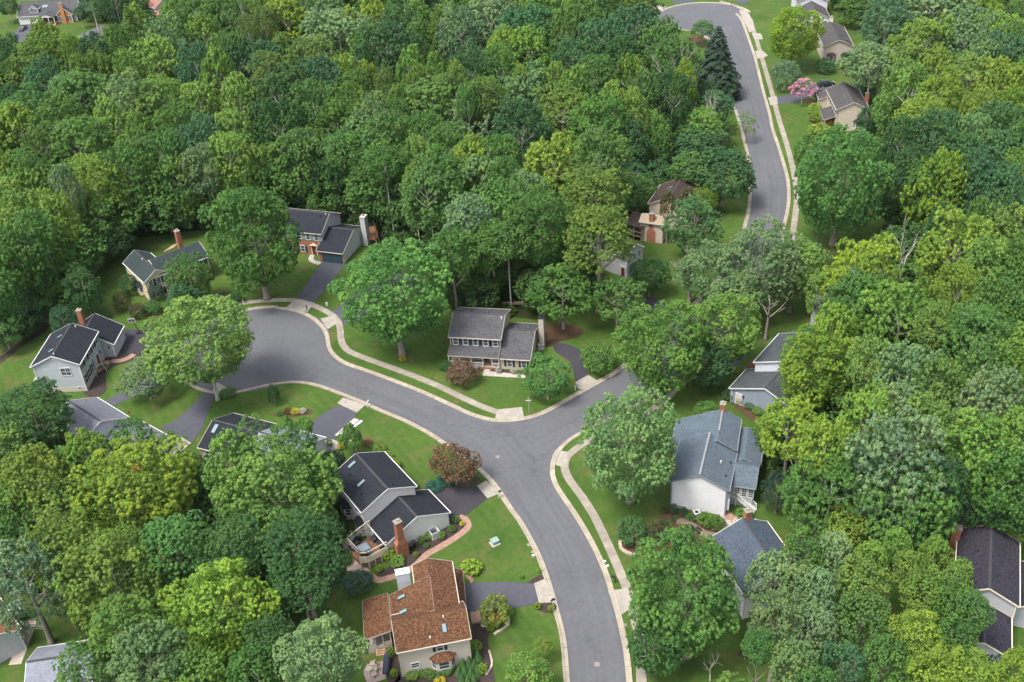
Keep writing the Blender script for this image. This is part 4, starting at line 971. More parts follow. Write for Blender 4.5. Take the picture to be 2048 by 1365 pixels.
c = at(1749, 222, 1.4); slab(H, 'deck', [c+Vector((-2.5, -1.2, 0)), c+Vector((1.6, -1.2, 0)), c+Vector((1.6, 1.5, 0)), c+Vector((-2.5, 1.5, 0))], 1.2, 1.4, 'deck')

H = house('house', 'beige gable end house with bay windows and grey roof behind the big yellow green tree', 99, 301)
f1 = frame(99.12, 301.04, -97.6, 17.25, 4.17, 4.17, 7.0, 5.05, 5.05)
r1 = block(H, f1, SD['beige'], RF['greybrown'], 'tan_trim'); bay(H, f1, 'u+', -1.8, 1.7, 2.4, 1.6, .6, SD['beige'], RF['brown']); bay(H, f1, 'u+', 2.0, 1.7, 2.0, 1.6, .6, SD['beige'], RF['brown'])
skylight(H, f1, 2.0, 1.6, .6, .9, r1); skylight(H, f1, 5.0, 2.6, .6, 1.0, r1); c = fp(f1, -8.3, .2, 0); chimney(H, c.x, c.y, -97, .9, .9, 0, 8.2, 'cream_trim')
c = fp(f1, -7.0, -4.6, 0); chimney(H, c.x, c.y, -97, 1.1, .9, 0, 9.2, base=(1.9, 1.0, 4.6)); win(H, f1, 'v-', 5, 4.0, .9, 1.3)

H = house('house', 'pale gabled house with dark grey roofs at the top edge by the far turning circle', 102, 338)
f1 = frame(103.12, 341.9, -96.7, 12.5, 4.96, 4.96, 7.4, 5.2, 5.2); f2 = frame(101.2, 330.3, -97.4, 11.0, 4.6, 4.6, 5.4, 3.0, 3.0)
block(H, f1, SD['lilac'], RF['greybrown'], 'tan_trim'); block(H, f2, SD['lilac'], RF['greybrown'], 'tan_trim')
for t in (-2, 1, 3): win(H, f2, 'u+', t, 1.6, .9, 1.2)

# house in the far upper left with dormer, garage and brick gable
H = house('house', 'grey roofed house with white dormer, white garage door and orange brick gable', -158, 390)
f1 = frame(-158.6, 390.8, -1.0, 21.5, 5.6, 5.6, 6.6, 2.9, 2.9); block(H, f1, SD['white'], RF['grey'], 'white')
garage(H, f1, 'v-', -7.0, 6.0, 2.2, 'white', 8)
gx = fp(f1, 6.6, -5.2, 0); f2 = frame(gx.x, gx.y, -91, 3.0, 2.9, 2.9, 5.6, 3.0, 3.0); block(H, f2, M['brick_orange'], RF['grey'], 'white', ridge=False)
for t in (-1.8, 1.9): win(H, f2, 'u+', t, 1.7, .9, 1.5, 'black', bars=(2, 3))
c = fp(f2, 1.3, -.3, 0); chimney(H, c.x, c.y, -1, 1.2, .7, 0, 7.0, 'brick_orange')
c = fp(f1, -4.6, -2.9, 0); f3 = frame(c.x, c.y, -91, 3.6, 1.7, 1.7, 6.3, 5.0, 5.0); block(H, f3, SD['white'], RF['grey'], 'white', z0=3.0, ridge=False)
win(H, f3, 'u+', 0, 4.4, .7, 1.2, bars=(2, 3), twin=3); skylight(H, f1, -1.6, -2.2, .8, 1.1); skylight(H, f1, -.6, -2.2, .8, 1.1)
c = fp(f1, .4, -6.2, 0); f4 = frame(c.x, c.y, -91, 4.6, 3.3, 3.3, 4.2, 3.0, 3.0)
pf = [fp(f4, 2.2, s, 0) for s in (-3.0, -1.0, 1.0, 3.0)]
l = f4['L']/2; prof = [(-3.3, 3.0), (0, 4.2), (3.3, 3.0), (3.3, 2.85), (0, 4.05), (-3.3, 2.85)]; vs = [fp(f4, s, w, z) for s in (-l, l) for w, z in prof]
MB().add(vs, [(0, 5, 4, 1), (1, 4, 3, 2), (6, 7, 10, 11), (7, 8, 9, 10)]+[((i+1) % 6, 6+(i+1) % 6, 6+i, i) for i in range(6)]).build('porch_roof', RF['grey'], H)
MB().add([fp(f4, 2.1, -3.1, 2.8), fp(f4, 2.1, 3.1, 2.8), fp(f4, 2.1, 0, 4.0), fp(f4, 1.95, -3.1, 2.8), fp(f4, 1.95, 3.1, 2.8), fp(f4, 1.95, 0, 4.0)], [(0, 1, 2), (3, 5, 4), (0, 3, 4, 1), (1, 4, 5, 2), (2, 5, 3, 0)]).build('porch_gable', M['white'], H)
posts(H, pf, 0, 2.85, .2); slab(H, 'porch_floor', [fp(f4, 2.2, -3.1, 0), fp(f4, 2.2, 3.1, 0), fp(f4, -1.5, 3.1, 0), fp(f4, -1.5, -3.1, 0)], 0, .3, 'brick_orange')
MB().box(fp(f1, .4, -5.36, 1.5), f1['u'], f1['v'], Z, 5.6, .06, 2.0).build('porch_glass', M['glass'], H)

H = house('house', 'white gabled house with a rose coloured roof at the top edge', -115, 378)
c = at(306, 12, 5); f1 = frame(c.x+.5, c.y+3, -38, 9.5, 4.4, 4.4, 7.4, 5.0, 5.0); block(H, f1, SD['white'], RF['rose'], 'white')
c = at(322, 30, 3); f2 = frame(c.x+.8, c.y+1.0, -38, 5.0, 3.0, 3.0, 4.4, 3.0, 3.0); block(H, f2, SD['white'], RF['rose'], 'white')

# house under the trees on the right
H = house('house', 'lilac grey roofed house almost covered by sparse light green trees', 59, 160)
f1 = frame(60.2, 161.5, -115.1, 12.5, 4.6, 4.6, 6.8, 4.6, 4.6); block(H, f1, SD['lilac'], RF['ltblue'], 'white')
win(H, f1, 'u+', 0, 3.6, .9, 1.3)

# bottom left houses, only corners in view
H = house('house', 'pale sided house corner with a brown roof and small railed deck', -70, 95)
c = at(-28, 1252, 3.4); f1 = frame(c.x-.4, c.y, -50.0, 9.0, 3.4, 3.4, 5.4, 3.6, 3.6)
BRN = m_shingle('russet_shingle', (0.16, 0.06, 0.03), (0.26, 0.11, 0.06)); block(H, f1, SD['grey'], BRN, 'white')
dq = [at(20, 1228, 1.2), at(38, 1217, 1.2), at(46, 1228, 1.2), at(28, 1248, 1.2)]
slab(H, 'deck', dq, 1.0, 1.2, 'deck'); rail(H, [(p.x, p.y, 0) for p in (dq[1], dq[2], dq[3])], 1.2, 2.1, 'white')
H = house('house', 'house corner with a blue grey roof and squat white chimney at the lower edge', -57, 88)
a, b = at(103, 1292, 4.5), at(176, 1281, 4.5); d_ = (b-a).normalized(); vv = Vector((d_.y, -d_.x, 0)); c = (a+b)/2+vv*3.6
f1 = frame(c.x, c.y, math.degrees(math.atan2(d_.y, d_.x)), 8.0, 3.6, 3.6, 6.2, 4.5, 4.5); block(H, f1, SD['lilac'], RF['ltblue'], 'white')
c = at(173, 1291, 5.2); chimney(H, c.x, c.y, 10, .8, .8, 0, 5.6, 'white')
S_ = house('shed', 'small garden shed with a dark shingled roof among the trees', 38.2, 102.3, 'shed')
f1 = frame(38.2, 102.0, -20, 3.6, 2.0, 2.0, 3.2, 2.3, 2.3); block(S_, f1, SD['tan'], RF['purple'], 'tan_trim'); door(S_, f1, 'v-', 0, 0, .9, 1.9, 'tan_trim')
# ------------------------------------------------------------------ vehicles
def car(px, py, ang, paint, label, L=4.6, Wd=1.82, H=1.45, suv=False):
    g = at(px, py, .03); root = empty('parked_car', g, label, 'car'); a = R(ang)
    u = Vector((math.cos(a), math.sin(a), 0)); v = Vector((-u.y, u.x, 0))
    def sect(m, prof, w0, w1):        # prof: (x, z); lower and upper half widths per point
        n = len(prof); vs = [g+u*x+v*(sg*w)+Z*(z-.03) for sg in (-1, 1) for (x, z), w in zip(prof, w1)]
        m.add(vs, [tuple(range(n)), tuple(range(2*n-1, n-1, -1))]+[((i+1) % n, i, n+i, n+(i+1) % n) for i in range(n)])
    hl, hw = L/2, Wd/2; z1 = .62*H if suv else .60*H
    prof = [(-hl+.1, .28), (-hl, .5), (-hl+.05, z1-.05), (-hl+.35, z1+.02), (hl-1.5, z1+.02), (hl-.3, z1-.12), (hl, z1-.3), (hl, .35), (hl-.12, .28)]
    m = MB(); sect(m, prof, 0, [hw*.94, hw*.96, hw*.94, hw*.93, hw, hw*.9, hw*.82, hw*.85, hw*.85]); m.build('body', M[paint], root)
    back = -hl+.35 if suv else -hl+.75
    roofp = [(back-.05, z1), (back+(.25 if suv else .6), H), (hl-2.2, H+.0), (hl-1.35, z1)]
    m = MB(); sect(m, roofp, 0, [hw*.86, hw*.7, hw*.7, hw*.86]); m.build('cabin', M['glass'], root)
    m = MB(); m.box(g+u*((back+(.3 if suv else .7)+hl-2.25)/2)+Z*(H+.0), u, v, Z, hl-2.25-back-(.3 if suv else .7), hw*1.38, .05)
    m.build('car_roof', M[paint], root)
    for sx in (-1, 1):
        for sy in (-1, 1):
            c = g+u*(sx*L*.31)+v*(sy*(hw-.12))+Z*.3; w = MB().tube([c-v*.12, c+v*.12], .33, 14).build('wheel', M['rubber'], root)
            MB().tube([c+v*(sy*.115), c+v*(sy*.14)], .2, 10).build('rim', M['metal'], w)
    for sy in (-1, 1): MB().box(g+u*(hl-.03)+v*(sy*hw*.6)+Z*(z1-.25), u, v, Z, .1, .35, .14).build('headlight', M['white'], root)
    for sy in (-1, 1): MB().box(g-u*(hl-.02)+v*(sy*hw*.7)+Z*(z1-.12), u, v, Z, .08, .3, .16).build('tail_light', M['door_red'], root)
    return root
car(46, 60, -88, 'car_dark', 'dark sedan parked on the driveway of the house with the brick gable')
car(1272, 3, -20, 'car_navy', 'navy car parked beside the far turning circle lawn')
car(1400, 681, 52, 'car_red', 'red car parked on the side street under the trees')
car(1450, 101, 82, 'car_white', 'white car parked at the kerb behind the tall spruce')
car(1652, 172, 10, 'car_dark', 'black car on the driveway of the tan house with the pink tree', suv=True, H=1.7)
car(795, 585, 30, 'car_white', 'white car on the driveway hidden under the very broad tree', suv=True, H=1.8)

# ------------------------------------------------------------------ yard things
def prop(name, px, py, label, cat, group=None, z=0.0): return empty(name, at(px, py, z), label, cat, group)
def P0(r): return r.location.copy()
# utility cabinet
r = prop('utility_box', 990, 1087, 'pale green steel utility box on the lawn by the kerb', 'utility box'); c = P0(r)
MB().zbox(c.x, c.y, 0, .5, 1.0, .9, .7).build('cabinet', M['box_green'], r); MB().zbox(c.x, c.y, .62, .5, 1.08, .98, .08).build('lid', m_plain('pale_green_steel', (.26, .36, .31), .5), r)
MB().zbox(c.x, c.y, 0, .5, 1.3, 1.2, .06).build('base', M['found'], r)
def ac(px, py, label, mat='metal'):
    r = prop('air_conditioner', px, py, label, 'air conditioner'); c = P0(r)
    b = MB().zbox(c.x, c.y, .05, .3, .85, .85, .85).build('casing', m_plain('ac_grey', (.30, .32, .34), .5), r)
    MB().zbox(c.x, c.y, .9, .3, .88, .88, .05).build('top_panel', M['white'], r); MB().tube([(c.x, c.y, .95), (c.x, c.y, .97)], .3, 16).build('fan_grille', M['black'], r)
    MB().zbox(c.x, c.y, 0, .3, 1.1, 1.1, .06).build('pad', M['found'], r)
ac(1393, 1034, 'air conditioning unit with a white top below the white gable wall'); ac(1081, 697, 'dark air conditioning unit beside the cream chimney')
def bin_(px, py, label, mat='cover_dark'):
    r = prop('wheelie_bin', px, py, label, 'bin', 'bins by the brick chimney'); c = P0(r)
    m = MB().tube([c, c+Z*.95], [.24, .32], 8).build('body', M['black'], r); MB().zbox(c.x, c.y, .95, .4, .62, .66, .07).build('lid', M['shut'], r)
bin_(823, 1100, 'dark bin nearest the brick chimney'); bin_(829, 1094, 'dark bin a step farther from the brick chimney')
# lattice enclosure
r = prop('lattice_box', 869, 1074, 'white lattice box hiding an air conditioner at the white wall', 'enclosure'); c = P0(r); a = R(33)
u = Vector((math.cos(a), math.sin(a), 0)); v = Vector((-u.y, u.x, 0))
for sx, sy in ((1, 0), (-1, 0), (0, 1), (0, -1)):
    m = MB(); o_ = c+u*(sx*.6)+v*(sy*.6); t_ = v if sx else u; nn_ = u if sx else v
    m.box(o_+Z*1.25, t_, nn_, Z, 1.25, .07, .1).box(o_+Z*.12, t_, nn_, Z, 1.25, .07, .1)
    for k in range(-4, 5): m.box(o_+t_*(k*.14)+Z*.68, t_, nn_, Z, .08, .04, 1.1)
    m.build('side_panel', M['white'], r)
MB().box(c+Z*.45, u, v, Z, .8, .8, .85).build('unit', M['shut'], r)
# deck furniture of the black roofed house
dz = .96
r = prop('fire_table', 728, 1101, 'grey covered square table on the reddish deck', 'table', None, dz); c = P0(r); MB().zbox(c.x, c.y, dz, .55, 1.7, 1.7, .55).build('cover', M['cover_grey'], r); MB().zbox(c.x, c.y, dz+.55, .55, 1.35, 1.35, .05).build('top', m_plain('pale_cover', (.16, .20, .22), .6), r)
def seat(px, py, ang, label, w=.8, mat='shut', z=dz, grp='patio seats'):
    r = prop('patio_chair', px, py, label, 'chair', grp, z); c = P0(r); a = R(ang); u = Vector((math.cos(a), math.sin(a), 0)); v = Vector((-u.y, u.x, 0))
    MB().box(c+Z*.38, u, v, Z, w, .7, .16).build('seat', M[mat], r); MB().box(c-v*.33+Z*.68, u, v, Z, w, .12, .6).build('backrest', M[mat], r)
    for sx in (-1, 1): MB().box(c+u*(sx*(w/2+.04))+Z*.42, u, v, Z, .09, .7, .3).build('armrest', M[mat], r)
    for sx in (-1, 1):
        for sy in (-1, 1): MB().box(c+u*(sx*w*.42)+v*(sy*.28)+Z*.15, u, v, Z, .06, .06, .3).build('leg', M[mat], r)
seat(712, 1092, 240, 'black chair at the deck corner by the railing'); seat(706, 1099, 250, 'second black chair along the deck railing'); seat(733, 1112, 340, 'black lounge bench in front of the covered table', 1.5); seat(748, 1082, 130, 'dark chair on the deck near the house wall'); seat(761, 1093, 120, 'dark bench on the deck against the house', 1.3)
r = prop('grill', 716, 1080, 'black covered grill at the deck steps', 'grill', None, dz); c = P0(r); MB().zbox(c.x, c.y, dz, .2, 1.2, .6, .85).build('body', M['black'], r); MB().tube([c+Z*.85-Vector((.5, 0, 0)), c+Z*.85+Vector((.5, 0, 0))], .26, 10).build('hood', M['shut'], r)
# patio of the cedar roofed house
r = prop('covered_grill', 774, 1332, 'long dark blue covered grill beside the stone patio', 'grill cover'); c = P0(r); m = MB()
m.tube([c+Vector((-.1, -1.5, .5)), c+Vector((0, -1.3, .62)), c+Vector((.05, 0, .7)), c+Vector((.1, 1.2, .62)), c+Vector((.1, 1.4, .5))], [.3, .42, .45, .42, .3], 10); m.zbox(c.x, c.y, 0, R(88), 2.7, .8, .6); m.build('cover', m_plain('navy_cover', (.028, .034, .055), .6), r)
for k, (px, py) in enumerate([(746, 1332), (750, 1343), (748, 1352)]): seat(px, py, 80+k*70, ['pale metal chair at the back of the stone patio', 'pale metal chair in the middle of the stone patio', 'pale metal chair at the lower edge of the stone patio'][k], .5, 'wood_grey', .06)
r = prop('patio_table', 740, 1345, 'round pale metal table on the stone patio', 'table'); c = P0(r); MB().tube([c+Z*.7, c+Z*.74], .4, 18).build('top', M['wood_grey'], r)
for k in range(3): MB().beam(c+Z*.05+Vector((math.cos(k*2.1)*.35, math.sin(k*2.1)*.35, 0)), c+Z*.7, .04).build('leg', M['white'], r)
# basketball hoop
r = prop('basketball_hoop', 279, 667, 'free standing basketball hoop on the dark driveway', 'basketball hoop'); c = P0(r)
MB().zbox(c.x, c.y, .05, 0, 1.1, .7, .25).build('base', M['black'], r); MB().beam(c+Z*.3, c+Vector((-.5, -.1, 2.7)), .1).build('pole', M['black'], r)
b = MB(); bc = c+Vector((-.75, -.1, 2.95)); b.box(bc, Vector((1, 0, 0)), Vector((0, 1, 0)), Z, 1.25, .05, .8); b.build('backboard', M['glass'], r)
b = MB(); 
for sx in (-1, 1): b.box(bc+Vector((sx*.62, 0, 0)), Vector((1, 0, 0)), Vector((0, 1, 0)), Z, .07, .08, .86)
for sz in (-1, 1): b.box(bc+Vector((0, 0, sz*.42)), Vector((1, 0, 0)), Vector((0, 1, 0)), Z, 1.3, .08, .07)
b.box(bc+Vector((0, -.03, -.1)), Vector((1, 0, 0)), Vector((0, 1, 0)), Z, .5, .04, .05); b.build('board_frame', M['white'], r)
MB().tube([bc+Vector((.23*math.cos(t), -.3+.23*math.sin(t), -.3)) for t in [k*.5236 for k in range(13)]], .02, 5).build('hoop', M['door_red'], r)
# garden swing frame
r = prop('swing_bench', 201, 747, 'white tubular frame swing bench beside the pale blue house', 'swing bench'); c = P0(r); a = R(52); u = Vector((math.cos(a), math.sin(a), 0)); v = Vector((-u.y, u.x, 0)); m = MB()
for sx in (-1, 1):
    m.beam(c+u*sx*1.0-v*.6, c+u*sx*.9+Z*1.7, .06).beam(c+u*sx*1.0+v*.6, c+u*sx*.9+Z*1.7, .06)
m.beam(c-u*.9+Z*1.7, c+u*.9+Z*1.7, .07).beam(c-u*1.0-v*.6, c+u*1.0-v*.6, .05); m.build('frame', M['white'], r); MB().box(c+Z*.5, u, v, Z, 1.3, .5, .08).build('seat', M['deck_tan'], r); MB().box(c+Z*.8-v*.25, u, v, Z, 1.3, .06, .5).build('backrest', M['deck_tan'], r)
# mailboxes
def mail(px, py, ang, label, post='white', boxm='black'):
    r = prop('mailbox', px, py, label, 'mailbox', 'kerbside mailboxes'); c = P0(r); a = R(ang); u = Vector((math.cos(a), math.sin(a), 0)); v = Vector((-u.y, u.x, 0))
    MB().beam(c, c+Z*1.1, .12).build('post', M[post], r); MB().box(c+Z*1.0+u*.15, u, v, Z, .7, .1, .08).build('arm', M[post], r)
    m = MB(); b = c+Z*1.13+u*.22; pr = [(-.1, 0), (.1, 0), (.1, .14), (.05, .2), (-.05, .2), (-.1, .14)]
    vs = [b+u*s+v*y+Z*z for s in (-.26, .26) for y, z in pr]; m.add(vs, [tuple(range(5, -1, -1)), tuple(range(6, 12))]+[(i, (i+1) % 6, 6+(i+1) % 6, 6+i) for i in range(6)]); m.build('box', M[boxm], r)
mail(998, 996, 30, 'mailbox with a white post beside the upper white driveway apron'); mail(1104, 1212, 10, 'mailbox in the mulch below the lower driveway apron', 'black'); mail(736, 816, 60, 'mailbox with small flowers beside the pale driveway apron', 'white', 'white')
mail(1151, 782, -30, 'mailbox with a white post at the porch house driveway', 'white', 'cover_grey'); mail(487, 607, -80, 'lantern topped mailbox in the green strip by the turning circle', 'white'); mail(1296, 41, 0, 'dark mailbox by the far turning circle aprons', 'black'); mail(614, 622, -60, 'mailbox in the grass island opposite the turning circle', 'black', 'black')
mail(1230, 1166, 160, 'decorated mailbox with a dark box at the strip above the sidewalk apron', 'black'); mail(1463, 12, -90, 'dark mailbox in the upper grass island', 'black')
# street sign
r = prop('street_sign', 1058, 826, 'street name sign on a post at the junction corner', 'street sign'); c = P0(r); MB().tube([c, c+Z*2.7], .04, 6).build('post', M['metal'], r)
MB().box(c+Z*2.55, Vector((1, 0, 0)), Vector((0, 1, 0)), Z, .9, .03, .2).build('name_plate', M['white'], r); MB().box(c+Z*2.8, Vector((0, 1, 0)), Vector((-1, 0, 0)), Z, .9, .03, .2).build('name_plate', M['white'], r)
# small ground things
def cover(px, py, r_, label, mat='metal', z=.028): 
    g = at(px, py, z); o = MB().tube([Vector((g.x, g.y, z-.02)), Vector((g.x, g.y, z+.012))], r_, 20).build('manhole_cover', m_plain('cast_iron', (.20, .17, .16), .8), None); return tag(o, label, 'manhole cover')
cover(995, 914, .36, 'round manhole cover in the asphalt below the junction'); cover(1194, 1329, .38, 'round manhole cover near the lower end of the street'); cover(1058, 1090, .3, 'reddish valve cover in the lawn by the west kerb', z=.02); cover(1066, 1104, .3, 'second reddish valve cover in the lawn by the west kerb', z=.02); cover(1250, 1250, .25, 'small cover in the grass strip by the lower sidewalk', z=.02)
for px, py, lab in [(1067, 1113, 'small pale utility lid on the lawn by the west kerb'), (1209, 1125, 'white utility lid in the grass strip'), (1215, 1134, 'white and red marker in the grass strip'), (654, 612, 'white utility pedestal on the lawn by the brick house drive'), (704, 888, 'pale pedestal behind the black roofed house')]:
    g = at(px, py); tag(MB().zbox(g.x, g.y, 0, .4, .4, .3, .25 if 'pedestal' not in lab else .7).build('utility_marker', M['white']), lab, 'utility marker')
# stacked boards beside the driveway
for k, (p, q, mt, lab) in enumerate([((672, 872), (711, 838), 'wood_grey', 'grey board lying on the grass nearest the driveway'), ((680, 868), (716, 840), 'white', 'white board lying in the middle of three on the grass'), ((690, 868), (724, 842), 'white', 'white board lying farthest from the driveway')]):
    a, b = at(*p, .12), at(*q, .12); tag(MB().beam(a, b, .5, .16).build('board', M[mt]), lab, 'board')
# rail fences
def split_rail(name, px, label, rails=3, h=1.2, mat='wood', step=2.6, gate=False):
    pts = [at(x, y) for x, y in px]; r = empty(name, pts[0], label, 'fence'); P_ = []
    for a, b in zip(pts, pts[1:]):
        k = max(1, round((b-a).length/step)); P_ += [a.lerp(b, i/k) for i in range(k)]
    P_.append(pts[-1])
    for p in P_: MB().beam(p-Z*.05, p+Z*(h+.1), .14).build('post', M[mat], r)
    for j in range(rails):
        m = MB()
        for a, b in zip(P_, P_[1:]): m.beam(a+Z*(h*(j+.6)/rails), b+Z*(h*(j+.6)/rails), .07, .12)
        m.build('rail', M[mat], r)
split_rail('rail_fence', [(-30, 732), (0, 716), (42, 682), (85, 646), (112, 620)], 'split rail fence along the left back lawn and wood edge')
split_rail('rail_fence', [(85, 646), (128, 648), (152, 644)], 'short split rail fence running to the pale blue house')
split_rail('rail_fence', [(112, 620), (150, 585), (190, 548), (220, 520)], 'shaded split rail fence behind the cream house lawn')
split_rail('rail_fence', [(20, 1256), (55, 1258), (100, 1262)], 'short grey fence beside the lower left path', 3, 1.3, 'wood_grey')
split_rail('rail_fence', [(1400, 1080), (1440, 1084), (1452, 1074), (1455, 1058)], 'low post fence around the stone garden', 2, .8, 'wood')
split_rail('rail_fence', [(1466, 1074), (1500, 1074), (1530, 1070)], 'low post fence right of the stone path', 2, .8, 'wood')
split_rail('rail_fence', [(540, 1246), (575, 1214), (584, 1206)], 'low wooden fence between lawn and lower grove', 2, 1.0, 'wood_grey')
# garden walls
def garden_wall(px, w, h, mat, label):
    o = strip_obj('garden_wall', smooth(gp(px), 5), [(-w/2, -.05), (-w/2, h), (w/2, h), (w/2, -.05)], M[mat], kind=None); tag(o, label, 'garden wall')
garden_wall([(1352, 1045), (1372, 1047), (1392, 1058), (1412, 1070), (1436, 1074), (1450, 1070)], .7, .45, 'blockstone', 'curved stacked stone wall below the air conditioner')
garden_wall([(1240, 1084), (1242, 1098), (1256, 1108), (1274, 1112)], .45, .3, 'blockstone', 'low stone edging around the big dark bush')
garden_wall([(1016, 1238), (1017, 1249), (1008, 1259), (996, 1266), (988, 1272)], .35, .3, 'blockstone', 'curved pale stone edging below the red tipped bush')
garden_wall([(978, 1302), (984, 1330), (972, 1352)], .25, .2, 'wood_grey', 'dark edging along the dwarf conifer bed')
# round green trampoline and other yard pieces
r = prop('trampoline', 1627, 528, 'round green net trampoline on the lawn by the upper street', 'trampoline'); c = P0(r); GRN = m_plain('green_net', (.03, .10, .06), .8)
for zz in (.7, 1.9): MB().tube([c+Vector((1.25*math.cos(k*.2618), 1.25*math.sin(k*.2618), zz)) for k in range(25)], .05, 6).build('ring', GRN, r)
for k in range(6): MB().beam(c+Vector((1.25*math.cos(k*1.047), 1.25*math.sin(k*1.047), 0)), c+Vector((1.25*math.cos(k*1.047), 1.25*math.sin(k*1.047), 1.95)), .05).build('post', GRN, r)
MB().tube([c+Z*.68, c+Z*.70], 1.2, 24).build('mat', M['shut_green'], r)
def parasol(px, py, label, mat, d=2.4, h=2.3):
    r = prop('garden_parasol', px, py, label, 'parasol'); c = P0(r); n = 8; top = c+Z*(h+.45)
    MB().tube([c, c+Z*(h+.4)], .03, 6).build('pole', M['metal'], r); ring = [c+Vector((d/2*math.cos(k*math.pi/4), d/2*math.sin(k*math.pi/4), h)) for k in range(n)]
    MB().add([top]+ring+[p-Z*.04 for p in ring]+[top-Z*.05], [(0, 1+k, 1+(k+1) % n) for k in range(n)]+[(9+n, 9+(k+1) % n+0, 9+k) for k in range(n)]+[(1+k, 9+k, 9+(k+1) % n, 1+(k+1) % n) for k in range(n)]).build('canopy', mat, r)
parasol(284, 957, 'red garden parasol glimpsed between the lower left trees', m_plain('red_canvas', (.50, .06, .04), .8)); parasol(82, 62, 'orange parasol in front of the house with the brick gable', m_plain('orange_canvas', (.60, .20, .05), .8), 1.6, 1.4)
# hot tub corner at the bottom left
r = prop('hot_tub', 262, 1362, 'teal covered hot tub on the brown patio at the lower left', 'hot tub'); c = P0(r); MB().zbox(c.x, c.y, 0, .35, 2.2, 2.2, .85).build('shell', M['wood'], r); MB().zbox(c.x, c.y, .85, .35, 1.9, 1.9, .1).build('cover', m_plain('teal_cover', (.01, .10, .10), .4), r)
r = prop('pergola', 252, 1352, 'slatted wooden pergola beside the teal hot tub', 'pergola'); c = P0(r)+Vector((-.2, 2.2, 0))
for sx in (-1.4, 1.4): MB().beam(c+Vector((sx, 0, 0)), c+Vector((sx, 0, 2.2)), .12).build('post', M['wood_grey'], r)
m = MB(); 
for k in range(6): m.beam(c+Vector((-1.7, -.5+k*.22, 2.25)), c+Vector((1.7, -.5+k*.22+.5, 2.25)), .06, .1)
m.build('slats', M['wood_grey'], r)
r = prop('garden_flag', 259, 835, 'small red garden flag beside the pale grey roofed house', 'flag'); c = P0(r); MB().tube([c, c+Z*1.2], .02, 5).build('pole', M['metal'], r); MB().box(c+Vector((.2, 0, 1.0)), Vector((1, 0, 0)), Vector((0, 1, 0)), Z, .4, .02, .5).build('cloth', M['car_red'], r)
for k, (px, py) in enumerate([(959, 1238), (966, 1238), (968, 1250)]):
    g = at(px, py); tag(MB().tube([g, g+Z*.12], [.5, .4], 9).build('stepping_stone', M['stone']), ['flat round stone nearest the orange roof in the dark mulch', 'middle flat stone in the dark mulch', 'lowest flat stone in the dark mulch'][k], 'stone', 'stones in the mulch')
# ------------------------------------------------------------------ trees and shrubs
def leaf_mesh(name, pos, nrm, size, tint, mat, asp=0.62):
    """one pointed leaf-spray face per point"""
    n = len(pos); r = np.random.default_rng(n+7)
    nrm = nrm/np.maximum(1e-6, np.linalg.norm(nrm, axis=1))[:, None]
    t = r.normal(size=(n, 3)); t -= nrm*(t*nrm).sum(1)[:, None]; t /= np.maximum(1e-6, np.linalg.norm(t, axis=1))[:, None]
    b = np.cross(nrm, t); s = (size*r.uniform(.7, 1.3, n))[:, None]
    V = np.empty((n, 4, 3)); V[:, 0] = pos-t*s; V[:, 1] = pos+b*s*asp-t*s*.1; V[:, 2] = pos+t*s; V[:, 3] = pos-b*s*asp+t*s*.1
    V[:, 1] -= nrm*s*.15; V[:, 3] -= nrm*s*.15
    me = bpy.data.meshes.new(name); me.vertices.add(n*4); me.vertices.foreach_set('co', V.reshape(-1).astype(np.float32))
    me.loops.add(n*4); me.loops.foreach_set('vertex_index', np.arange(n*4, dtype=np.int32))
    me.polygons.add(n); me.polygons.foreach_set('loop_start', np.arange(0, n*4, 4, dtype=np.int32))
    a = me.attributes.new('tint', 'FLOAT', 'FACE'); a.data.foreach_set('value', np.clip(tint, 0, 1).astype(np.float32))
    a = me.attributes.new('lf', 'FLOAT', 'FACE'); a.data.foreach_set('value', r.uniform(0, 1, n).astype(np.float32))
    me.materials.append(mat); me.update(calc_edges=True); me.validate(); return me
def unit(r, n): 
    v = r.normal(size=(n, 3)); return v/np.linalg.norm(v, axis=1)[:, None]
